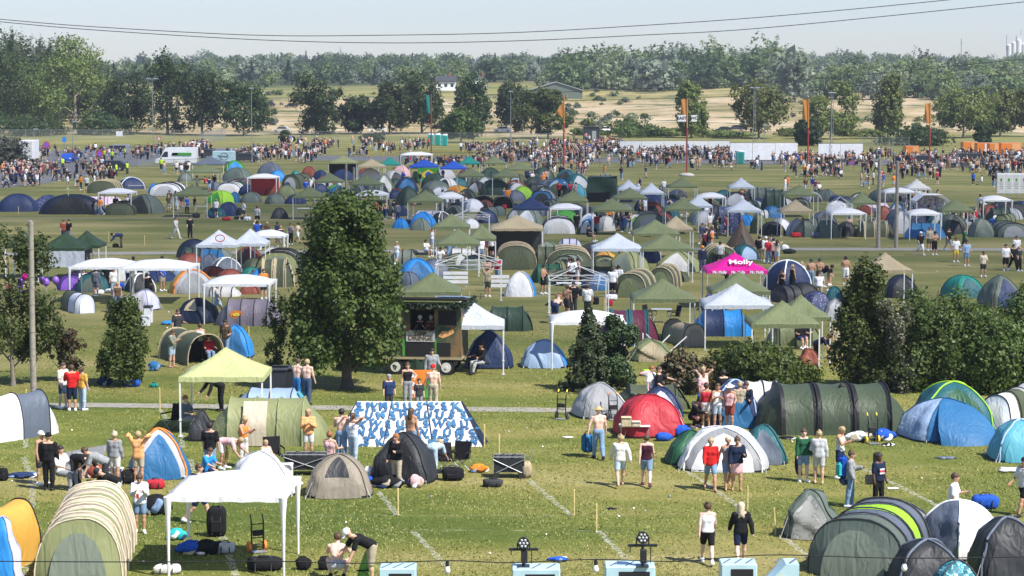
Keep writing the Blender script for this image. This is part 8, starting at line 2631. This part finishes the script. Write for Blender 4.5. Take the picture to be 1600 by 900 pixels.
 (340, 494, 'walk', 80, 'tee', 'lightgrey', 'shorts', 'paledenim', 'short', 'brownhair', 'm', 'skin', 'white', None), (412, 468, 'stand', 30, 'tee', 'orange', 'shorts', 'charcoal', 'short', 'brownhair', 'm', 'skin', 'white', None), (168, 455, 'stand2', 10, 'tee', 'black', 'trousers', 'black', 'short', 'darkhair', 'm', 'skin', 'black', None),
 (131, 455, 'sit', 20, 'tee', 'white', 'shorts', 'charcoal', 'short', 'darkhair', 'm', 'skin', 'white', None), (184, 488, 'stand', 20, 'tank', 'brown', 'shorts', 'denim', 'long', 'blonde', 'f', 'tan', 'white', None), (230, 462, 'sit', 170, 'tee', 'black', 'trousers', 'black', 'short', 'darkhair', 'm', 'skin', 'black', None),
 (762, 464, 'armsup2', 170, 'tee', 'beige', 'shorts', 'darkolive', 'short', 'brownhair', 'm', 'tan', 'white', None), (896, 492, 'stand', 175, 'tee', 'black', 'trousers', 'charcoal', 'short', 'darkhair', 'm', 'skin', 'white', None), (918, 496, 'stand', 170, 'tee', 'white', 'trousers', 'charcoal', 'short', 'brownhair', 'm', 'skin', 'white', None),
 (867, 506, 'bend', 160, 'none', None, 'shorts', 'navy', 'hat', 'straw', 'm', 'pale', 'white', None), (886, 497, 'stand2', 150, 'none', None, 'shorts', 'charcoal', 'short', 'brownhair', 'm', 'tan', 'white', None), (957, 465, 'stand', 170, 'tee', 'white', 'longshorts', 'black', 'short', 'brownhair', 'm', 'skin', 'white', None),
 (966, 461, 'hold', 150, 'tee', 'white', 'longshorts', 'charcoal', 'short', 'darkhair', 'm', 'tan', 'white', None), (890, 447, 'stand', 150, 'none', None, 'shorts', 'red', 'short', 'brownhair', 'm', 'tan', 'white', None), (849, 460, 'hold', 60, 'none', None, 'shorts', 'black', 'short', 'darkhair', 'm', 'tan', 'white', None),
 (1097, 426, 'stand', 20, 'long', 'nightblue', 'trousers', 'darkdenim', 'cap', 'orange', 'm', 'skin', 'white', None), (1125, 418, 'stand', 175, 'tee', 'lightgrey', 'shorts', 'charcoal', 'short', 'darkhair', 'm', 'skin', 'white', None), (1267, 450, 'stand', 178, 'none', None, 'trousers', 'denim', 'cap', 'dark', 'm', 'tan', 'white', None),
 (1280, 449, 'hips', 170, 'none', None, 'shorts', 'charcoal', 'cap', 'dark', 'm', 'tan', 'white', None), (1321, 445, 'hold', 175, 'none', None, 'longshorts', 'white', 'short', 'darkhair', 'm', 'tan', 'white', None), (1222, 465, 'hold', -40, 'dress', 'black', 'none', None, 'bun', 'darkhair', 'f', 'tan', 'black', None), (1238, 457, 'stand', 120, 'dress', 'black', 'none', None, 'tail', 'blonde', 'f', 'tan', 'black', None),
 (1280, 462, 'kneel', 175, 'tee', 'white', 'shorts', 'khaki', 'cap', 'dark', 'm', 'tan', 'white', None), (1296, 446, 'bend', -60, 'tee', 'black', 'shorts', 'khaki', 'short', 'blonde', 'm', 'skin', 'white', None), (1285, 449, 'bend', 60, 'tee', 'black', 'shorts', 'white', 'short', 'darkhair', 'm', 'skin', 'white', None), (1252, 452, 'stand2', 20, 'tee', 'palepink', 'shorts', 'denim', 'bun', 'blonde', 'f', 'skin', 'white', None),
 (1275, 570, 'bend', 60, 'tee', 'nightblue', 'trousers', 'black', 'short', 'brownhair', 'm', 'tan', 'black', 'person in dark navy bending beside the white gazebo pole at the thicket'), (1250, 545, 'sit', 20, 'tee', 'black', 'shorts', 'navy', 'short', 'darkhair', 'm', 'skin', 'white', None), (1262, 543, 'sit', -30, 'tee', 'charcoal', 'shorts', 'black', 'short', 'brownhair', 'm', 'skin', 'white', None), (1308, 561, 'stand', 20, 'tee', 'cream', 'trousers', 'black', 'short', 'darkhair', 'f', 'skin', 'white', None),
 (1201, 412, 'stand', 10, 'tee', 'red', 'trousers', 'denim', 'short', 'brownhair', 'm', 'skin', 'white', None), (1208, 412, 'stand2', 170, 'tee', 'palepink', 'trousers', 'maroon', 'short', 'darkhair', 'm', 'skin', 'white', None), (1214, 413, 'armsup', 150, 'tee', 'cream', 'shorts', 'paledenim', 'long', 'darkhair', 'f', 'skin', 'white', None), (1186, 408, 'stand', 175, 'tee', 'black', 'shorts', 'khaki', 'short', 'darkhair', 'm', 'skin', 'white', None),
 (1196, 409, 'stand', 20, 'tee', 'white', 'longshorts', 'khaki', 'cap', 'white', 'm', 'skin', 'white', None), (1438, 399, 'walk', 15, 'tee', 'black', 'longshorts', 'white', 'cap', 'white', 'm', 'skin', 'white', None), (1452, 392, 'stand', 10, 'tee', 'khaki', 'shorts', 'darkolive', 'short', 'brownhair', 'm', 'tan', 'white', None), (1460, 399, 'phone', 20, 'none', None, 'longshorts', 'black', 'short', 'darkhair', 'm', 'tan', 'white', None),
 (1482, 392, 'walk', 20, 'tee', 'black', 'shorts', 'grey', 'short', 'darkhair', 'm', 'skin', 'white', None), (1493, 410, 'stand2', 20, 'tee', 'white', 'shorts', 'yellow', 'short', 'brownhair', 'm', 'tan', 'white', None), (1507, 392, 'walk', 60, 'tee', 'leafgreen', 'shorts', 'charcoal', 'short', 'brownhair', 'm', 'tan', 'white', None), (1571, 423, 'stand', 10, 'tee', 'white', 'longshorts', 'black', 'short', 'darkhair', 'm', 'skin', 'white', None),
 (1583, 422, 'walk', 20, 'tee', 'black', 'trousers', 'black', 'short', 'darkhair', 'm', 'skin', 'white', None), (1592, 424, 'stand', 40, 'tee', 'charcoal', 'trousers', 'black', 'long', 'blonde', 'f', 'skin', 'white', None), (1588, 408, 'stand', 10, 'tee', 'white', 'shorts', 'denim', 'short', 'brownhair', 'm', 'skin', 'white', None), (1510, 416, 'stand', 10, 'tee', 'paleblue', 'shorts', 'denim', 'short', 'darkhair', 'm', 'tan', 'white', None), (1536, 433, 'stand2', 10, 'tee', 'cream', 'shorts', 'charcoal', 'bun', 'brownhair', 'f', 'tan', 'white', None),
 (275, 373, 'walk', 60, 'long', 'lightgrey', 'trousers', 'offwhite', 'short', 'darkhair', 'm', 'skin', 'white', None), (297, 372, 'stand', 30, 'tee', 'black', 'trousers', 'black', 'short', 'darkhair', 'm', 'skin', 'black', None), (190, 387, 'bend2', -70, 'long', 'navy', 'trousers', 'charcoal', 'short', 'darkhair', 'm', 'skin', 'black', None), (381, 343, 'walk', -70, 'tee', 'white', 'shorts', 'charcoal', 'short', 'brownhair', 'm', 'skin', 'white', None),
 (338, 339, 'hold', 175, 'tee', 'white', 'shorts', 'darkdenim', 'bun', 'blonde', 'f', 'skin', 'white', None), (402, 352, 'walk2', 160, 'tee', 'lightgrey', 'shorts', 'black', 'short', 'brownhair', 'm', 'skin', 'white', None), (137, 415, 'stand', 40, 'long', 'black', 'trousers', 'charcoal', 'short', 'darkhair', 'm', 'skin', 'black', None), (100, 378, 'stand', 30, 'tee', 'rust', 'shorts', 'navy', 'short', 'brownhair', 'm', 'tan', 'white', None), (108, 378, 'stand', -30, 'tee', 'black', 'shorts', 'grey', 'short', 'darkhair', 'm', 'skin', 'white', None),
 (620, 414, 'walk', 150, 'tank', 'white', 'shorts', 'paledenim', 'bun', 'blonde', 'f', 'skin', 'white', None), (676, 392, 'armsup2', 40, 'tank', 'white', 'shorts', 'denim', 'tail', 'brownhair', 'f', 'tan', 'white', None), (666, 402, 'sit', 40, 'tee', 'offwhite', 'shorts', 'denim', 'long', 'darkhair', 'f', 'tan', 'white', None), (687, 406, 'cross', 20, 'tee', 'white', 'shorts', 'charcoal', 'short', 'darkhair', 'm', 'skin', 'white', None), (792, 391, 'walk', 20, 'long', 'white', 'trousers', 'lightgrey', 'short', 'darkhair', 'm', 'skin', 'white', None),
 (752, 408, 'stand', 20, 'tee', 'white', 'shorts', 'denim', 'long', 'brownhair', 'f', 'tan', 'white', None), (768, 404, 'stand2', 160, 'tee', 'white', 'shorts', 'black', 'short', 'brownhair', 'm', 'skin', 'white', None), (920, 378, 'sit', 60, 'tee', 'black', 'shorts', 'charcoal', 'short', 'darkhair', 'm', 'tan', 'white', None), (901, 365, 'stand', 170, 'tee', 'black', 'trousers', 'charcoal', 'short', 'darkhair', 'm', 'skin', 'black', None),
]
for q in NP:
 kw = q[-1] if isinstance(q[-1], dict) else {}
 o = P(*q[:14], **kw)
 if q[0] == 1372:
  b = MB()
  for k_, (w_, z_, m_) in enumerate(((.20, 1.27, 0), (.20, 1.21, 1), (.20, 1.15, 0))):
   b.m = m_; b.add([(-w_ / 2, -.158, z_ - .028), (w_ / 2, -.158, z_ - .028), (w_ / 2, -.150, z_ + .028), (-w_ / 2, -.150, z_ + .028)], [(0, 1, 2, 3)])
  b.build('shirt_print', [solid('lightgrey', 'plain'), solid('red', 'plain')], o)
# staff behind the trailer hatch
for dx, tc, hat in ((-.35, 'black', 'white'), (.15, 'rust', 'white')):
 x = TR.location.x + dx; y = TR.location.y - .45
 o = near_person('person', 'phone', 'm', 'tee', 'trousers', 'cap', ('skin', tc, 'black', hat, 'black')); o.location = (x, y, .82); o.rotation_euler = (0, 0, 0); o.scale = (1.0,) * 3
 pp = row_of(x, y, 2.2)
 tag(o, '', 'person', 'festival campers', pp[0], pp[1], f"person in white cap and {cw(tc)} T-shirt serving inside the trailer hatch, {'left' if dx < 0 else 'right'} one")

# things people carry
def held(name, X, Y, z, parts, words, cat, px, py, rz=0):
 e = empty(name, (X, Y, z), R(rz))
 for nm, shp, m in parts:
  b = MB(); shp(b); b.build(nm, m, e)
 tag(e, '', cat, None, px, py, words)


X, Y = gp(918, 712)
held('holdall', X, Y, .12, [('body', lambda b: b.box((0, 0, .32), (.42, .28, .64), bev=.09), solid('midblue', 'cloth')), ('strap', lambda b: (b.tube([(-.1, -.15, .05), (-.1, -.15, .6)], .015, 4), b.tube([(.1, -.15, .05), (.1, -.15, .6)], .015, 4), b.tube([(-.1, 0, .64), (-.05, 0, .74), (.05, 0, .74), (.1, 0, .64)], .018, 5)), solid('black', 'plain'))], 'dark blue holdall hanging from the straw-hatted person', 'bag', 918, 700, 12)
X, Y = gp(1328, 792)
held('rucksack', X - .21, Y + .03, .98, [('body', lambda b: b.box((0, 0, .24), (.30, .28, .72), bev=.10), solid('blue', 'cloth')), ('side_panel', lambda b: b.box((-.13, -.05, .16), (.16, .24, .44), bev=.06), solid('turquoise', 'cloth')), ('base', lambda b: b.tube([(0, -.2, -.2), (0, .2, -.2)], .10, 10), solid('nightblue', 'cloth'))], 'large blue rucksack on the back of a grey-sweatered person', 'rucksack', 1312, 740)
X, Y = gp(570, 908)
held('camp_mat_bag', X, Y, 0, [('body', lambda b: b.tube([(0, 0, .02), (.06, 0, .35), (.14, 0, .72), (.17, 0, .8)], [.22, .2, .15, .08], 14), mat_of('leafbag', 'cloth')), ('base', lambda b: b.tube([(-.01, 0, 0), (0, 0, .07)], .23, 12), solid('black', 'cloth')), ('strap', lambda b: b.tube([(-.2, -.12, .3), (.02, -.24, .33), (.22, -.1, .36)], .02, 5), solid('black', 'cloth'))], 'bright green leaf-patterned bag held by the bending person', 'bag', 570, 880)
X, Y = gp(1357, 792)
held('shoulder_bag', X, Y - .05, .72, [('body', lambda b: b.box((0, 0, .12), (.26, .12, .3), bev=.05), solid('taupe', 'cloth')), ('strap', lambda b: b.tube([(-.05, 0, .26), (.02, .02, .6), (.1, 0, .26)], .012, 4), solid('taupe', 'cloth'))], 'taupe shoulder bag hanging beside the curly-haired person', 'bag', 1357, 755)
X, Y = gp(1247, 750)
held('jacket', X, Y - .06, .28, [('cloth', lambda b: b.ell((0, 0, .3), (.13, .09, .42), 12, 8), solid('nightblue', 'cloth')), ('sleeve', lambda b: b.tube([(.05, -.06, .3), (.08, -.07, -.1)], .045, 6), solid('nightblue', 'cloth'))], 'dark jacket hanging from the hand of the person in green', 'jacket', 1247, 730)
X, Y = gp(219, 833)
held('smartphone', X, Y - .32, 1.12, [('case', lambda b: b.box((0, 0, 0), (.07, .02, .14), bev=.005), solid('brightred', 'paint')), ('screen', lambda b: b.box((0, .012, .0), (.06, .004, .12)), solid('black', 'paint'))], 'red smartphone in the hands of the white sweatshirt person', 'phone', 213, 765)
# ------------------------------------------------------------------ people further off, in clusters: x range, row range, number, tendency
TOPC = ['white', 'white', 'white', 'black', 'black', 'black', 'charcoal', 'navy', 'grey', 'lightgrey', 'red', 'blue', 'palepink', 'cream', 'orange', 'darkolive', 'slate', 'maroon', 'brown', 'tan']
TOPD = ['black', 'black', 'black', 'charcoal', 'charcoal', 'navy', 'darkdenim', 'grey', 'lightgrey', 'white', 'maroon', 'slate', 'brown', 'darkolive', 'nightblue', 'rust', 'tan', 'black', 'dark', 'navy']  # darker clothes; cloud shade on the crowd is partly put into them
BOTC = ['denim', 'denim', 'black', 'black', 'charcoal', 'khaki', 'navy', 'white', 'paledenim', 'grey']
pr = random.Random(21)


def rand_person(px, py, dim=False, hv=False, pose=None):
 sex = pr.choice('fm')
 top = pr.choice(('tee', 'tee', 'tee', 'tank', 'long', 'none' if sex == 'm' else 'tank'))
 tc = pr.choice(TOPD if dim else TOPC); bc = pr.choice(BOTC[2:7] if dim else BOTC)
 bot = pr.choice(('trousers', 'trousers', 'shorts')) if dim else pr.choice(('shorts', 'shorts', 'longshorts', 'trousers', 'trousers'))
 hair = pr.choice(('short', 'short', 'cap')) if sex == 'm' else pr.choice(('long', 'bun', 'tail'))
 hc = pr.choice(('white', 'black', 'navy')) if hair == 'cap' else pr.choice(('brownhair', 'darkhair', 'blonde', 'darkhair'))
 if hv:
  top, tc, bot, bc, sex, hair, hc = 'tee', 'hivis', 'trousers', 'charcoal', 'm', 'short', 'darkhair'
 ps = pose or pr.choice(('stand', 'stand', 'stand2', 'walk', 'walk2', 'hold', 'hips', 'sit', 'phone'))
 return dict(px=px, py=py, pose=ps, face=pr.uniform(-180, 180), top=top, tc=tc if top != 'none' else None, bot=bot, bc=bc, hair=hair, hc=hc, skin=pr.choice(('skin', 'skin', 'tan', 'tan', 'deepskin', 'pale')), sex=sex, shoe=pr.choice(('white', 'black')))


CL = [  # x0, x1, y0, y1, n
 (195, 280, 430, 452, 3), (400, 470, 376, 392, 8), (690, 770, 396, 410, 5), (560, 650, 336, 352, 9), (690, 800, 318, 332, 9), (930, 985, 352, 366, 8), (945, 1010, 330, 344, 4), (1095, 1140, 362, 392, 12), (1100, 1135, 396, 404, 3),
 (1040, 1110, 330, 350, 6), (1400, 1445, 318, 332, 14), (1440, 1500, 344, 352, 5), (1320, 1350, 362, 370, 2), (1530, 1560, 330, 346, 4), (1425, 1480, 318, 326, 4), (255, 320, 322, 336, 8), (150, 235, 330, 338, 6), (300, 345, 292, 302, 5), (395, 440, 298, 308, 5),
 (470, 560, 292, 306, 8), (580, 700, 282, 292, 8), (820, 870, 284, 292, 7), (860, 900, 306, 312, 4), (865, 925, 276, 284, 8), (985, 1040, 300, 312, 4), (1150, 1185, 306, 330, 4), (1225, 1290, 296, 304, 6), (1345, 1400, 288, 296, 4), (1200, 1230, 405, 409, 1),
 (1340, 1400, 284, 292, 5), (1440, 1600, 284, 290, 9), (1540, 1560, 282, 306, 2), (100, 175, 290, 300, 9), (250, 300, 262, 277, 9), (930, 1010, 276, 283, 3), (640, 700, 470, 478, 0), (740, 800, 440, 448, 2), (1100, 1200, 440, 455, 1), (870, 930, 440, 450, 2), (1490, 1530, 352, 360, 5)]
npers = len([o for o, *_ in REG if o['category'] == 'person'])
far = []
for x0, x1, y0, y1, n in CL:
 for _ in range(n):
  far.append(rand_person(pr.uniform(x0, x1), pr.uniform(y0, y1)))
for px, py in ((172, 277), (182, 275), (199, 272), (195, 247), (163, 250), (175, 252), (252, 266), (98, 264)):
 far.append(rand_person(px, py, hv=True, pose='stand'))
far.sort(key=lambda d: -d['py'])
room = 299 - npers
for d in far[:room]:
 person(**d)
rest = far[room:]
# the crowd beyond counting: one object
CROWD = [(0, 120, 268, 283, 60), (0, 60, 283, 290, 18), (55, 240, 238, 252, 70), (115, 175, 262, 290, 30), (240, 330, 234, 246, 22), (270, 400, 232, 240, 26), (340, 400, 240, 252, 14), (395, 500, 238, 256, 70), (480, 570, 226, 244, 42), (590, 670, 226, 240, 34), (640, 800, 248, 262, 60), (680, 800, 232, 244, 40),
  (765, 830, 226, 246, 60), (860, 965, 224, 244, 150), (800, 965, 240, 258, 80), (965, 1180, 240, 250, 210), (800, 1180, 254, 268, 60), (1180, 1350, 250, 262, 70), (1180, 1420, 262, 276, 40), (1320, 1420, 244, 258, 50), (1400, 1600, 248, 262, 150), (1400, 1600, 262, 280, 60), (1540, 1600, 246, 252, 40), (430, 470, 222, 232, 12)]
crow = list(rest)
for x0, x1, y0, y1, n in CROWD:
 cen = [(pr.uniform(x0, x1), y0 + (y1 - y0) * pr.random()) for _ in range(1 + n // 7)]
 for _ in range(int(n * 1.6)):
  cc = pr.choice(cen)
  crow.append(rand_person(min(1640, cc[0] + pr.gauss(0, 9)), min(y1 + 3, max(y0 - 3, cc[1] + pr.gauss(0, 2.2))), dim=pr.random() < .6, pose=pr.choice(('stand', 'stand', 'stand2', 'walk', 'hold', 'hips', 'sit'))))
cmats, slot = [], {}


def cslot(c, k):
 if (c, k) not in slot:
  slot[c, k] = len(cmats); cmats.append(solid(c, k))
 return slot[c, k]


Vs, Fs, Ms, n0 = [], [], [], 0
for d in crow:
 hair = 'short' if d['hair'] not in ('cap', 'long') else d['hair']
 v, f, mi = far_mesh(d['pose'], d['sex'], 'tee' if d['top'] in ('tank', 'long') else d['top'], 'trousers' if d['bot'] == 'trousers' else 'shorts', hair, .085)
 a = R(d['face']); ca, sa = math.cos(a), math.sin(a)
 k = (1.02, .95)[d['sex'] == 'f'] * pr.uniform(.95, 1.04)
 X, Y = gp(d['px'], d['py'])
 Q = (v @ np.array(((ca, sa, 0), (-sa, ca, 0), (0, 0, 1)))) * k + np.array((X, Y, 0))
 tab = np.array([cslot(d['skin'], 'skin'), cslot(d['tc'] or d['skin'], 'cloth'), cslot(d['bc'], 'cloth'), cslot(d['hc'], 'hair'), cslot(d['shoe'], 'plain')])
 Vs.append(Q); Fs.append(f + n0); Ms.append(tab[mi]); n0 += len(v)
o = mesh('crowd', np.concatenate(Vs), np.concatenate(Fs).astype(np.int32), cmats, np.concatenate(Ms), True)
stuff(o, 'dense festival crowd gathered along the fence and white screens at the back', 'crowd')
# ------------------------------------------------------------------ labels: say which one
LM = [('the big dark green tree', 540, 450), ('the camouflage food trailer', 672, 530), ('the pink gazebo', 1152, 410), ('the pale green gazebo', 345, 570), ('the letter-printed tent', 650, 660), ('the brown tipi tent', 1158, 365), ('the dark green tarp shelter', 942, 297),
 ('the red dome tent', 1014, 650), ('the white delivery van', 275, 243), ('the Brazilian flag', 669, 272), ('the white notice board', 1580, 288), ('the left wooden pole of the pair', 1372, 330), ('the tall wooden pole by the footpath', 53, 500), ('the teal flag pole', 674, 205), ('the tall black tent', 631, 715),
 ('the maroon tent', 982, 510), ('the black window tent', 309, 486), ('the mauve-grey tent', 390, 488), ('the pointed pine', 921, 550), ('the rusty pine shrub', 1075, 570), ('the very large dark green tunnel', 1296, 640), ('the taupe dome tent', 530, 745), ('the long green cream-hooped tunnel', 145, 840),
 ('the graffiti-backed marquee', 1459, 305), ('the large beige gazebo', 807, 350), ('the navy gazebo', 829, 322), ('the long dark navy tunnel', 113, 320), ('the nearest white gazebo', 354, 770), ('the dense dark bush', 187, 540), ('the thicket', 1450, 520), ('the lime and green tent', 345, 308), ('the purple tunnel', 118, 438),
 ('the pale trailer with the word mark', 349, 246), ('the direction-board flag pole', 1073, 215), ('the golden yellow tent', 715, 298), ('the lime dome tent', 817, 302), ('the grey and white dome', 1130, 705), ('the slatted barrier', 776, 448), ('the sand-gabled gazebo at right', 1389, 415)]
LM = [l for l in LM if l[0] != 'the sand-gabled gazebo at right']
groups = {}
for r in REG:
 if r[4]:
  continue
 groups.setdefault(r[1], []).append(r)
used = {r[4] for r in REG if r[4]}
RANK = ('', 'second ', 'third ', 'fourth ')


def rel(dx, dy):
 if abs(dx) * .75 >= abs(dy):
  return 'left of' if dx < 0 else 'right of'
 return 'above' if dy < 0 else 'below'


WD = {'above': 'behind', 'below': 'in front of', 'left of': 'left of', 'right of': 'right of'}
for d, rs in groups.items():
 table = {}
 for nm, lx, ly in LM:                        # on each side of a landmark, who comes first, second ...
  by = {}
  for i, r in enumerate(rs):
   dx, dy = r[2] - lx, r[3] - ly
   if abs(dx) < 4 and abs(dy) < 4:
    continue
   by.setdefault(rel(dx, dy), []).append((math.hypot(dx, dy * 1.3), i))
  for rl, lst in by.items():
   lst.sort()
   for k, (dist, i) in enumerate(lst[:4]):
    gap = (lst[k + 1][0] - dist) if k + 1 < len(lst) else 200
    table.setdefault(i, []).append((dist * (1 + .9 * k) + (60 if gap < 6 else 0), k, rl, nm))
 for i, r in enumerate(rs):
  lab = None
  for score, k, rl, nm in sorted(table.get(i, [])):
   core = d
   if len(rs) == 1:
    lab = f"{core}, {WD[rl]} {nm}"
   else:
    lab = f"{core}, {RANK[k]}nearest {WD[rl]} {nm}" if k else f"{core}, nearest one {WD[rl]} {nm}"
   if len(lab.split()) > 16:
    lab = lab.replace(' standing open', ' open').replace(' and ', ', ', 1) if 0 else lab
    for w_ in sorted(PW.values(), key=len, reverse=True):
     if w_ != 'standing':
      lab = lab.replace(' ' + w_ + ',', ',')
    lab = lab.replace(' one ', ' ').replace(' looking at a phone', '').replace(' with a hand on the hip', '').replace(' holding something', '').replace(' standing,', ',').replace(' walking,', ',')
   if len(lab.split()) <= 16 and lab not in used:
    break
   lab = None
  if not lab:
   lab = f"{d} in the photo's middle distance"[:100]
  used.add(lab)
  r[0]['label'] = lab
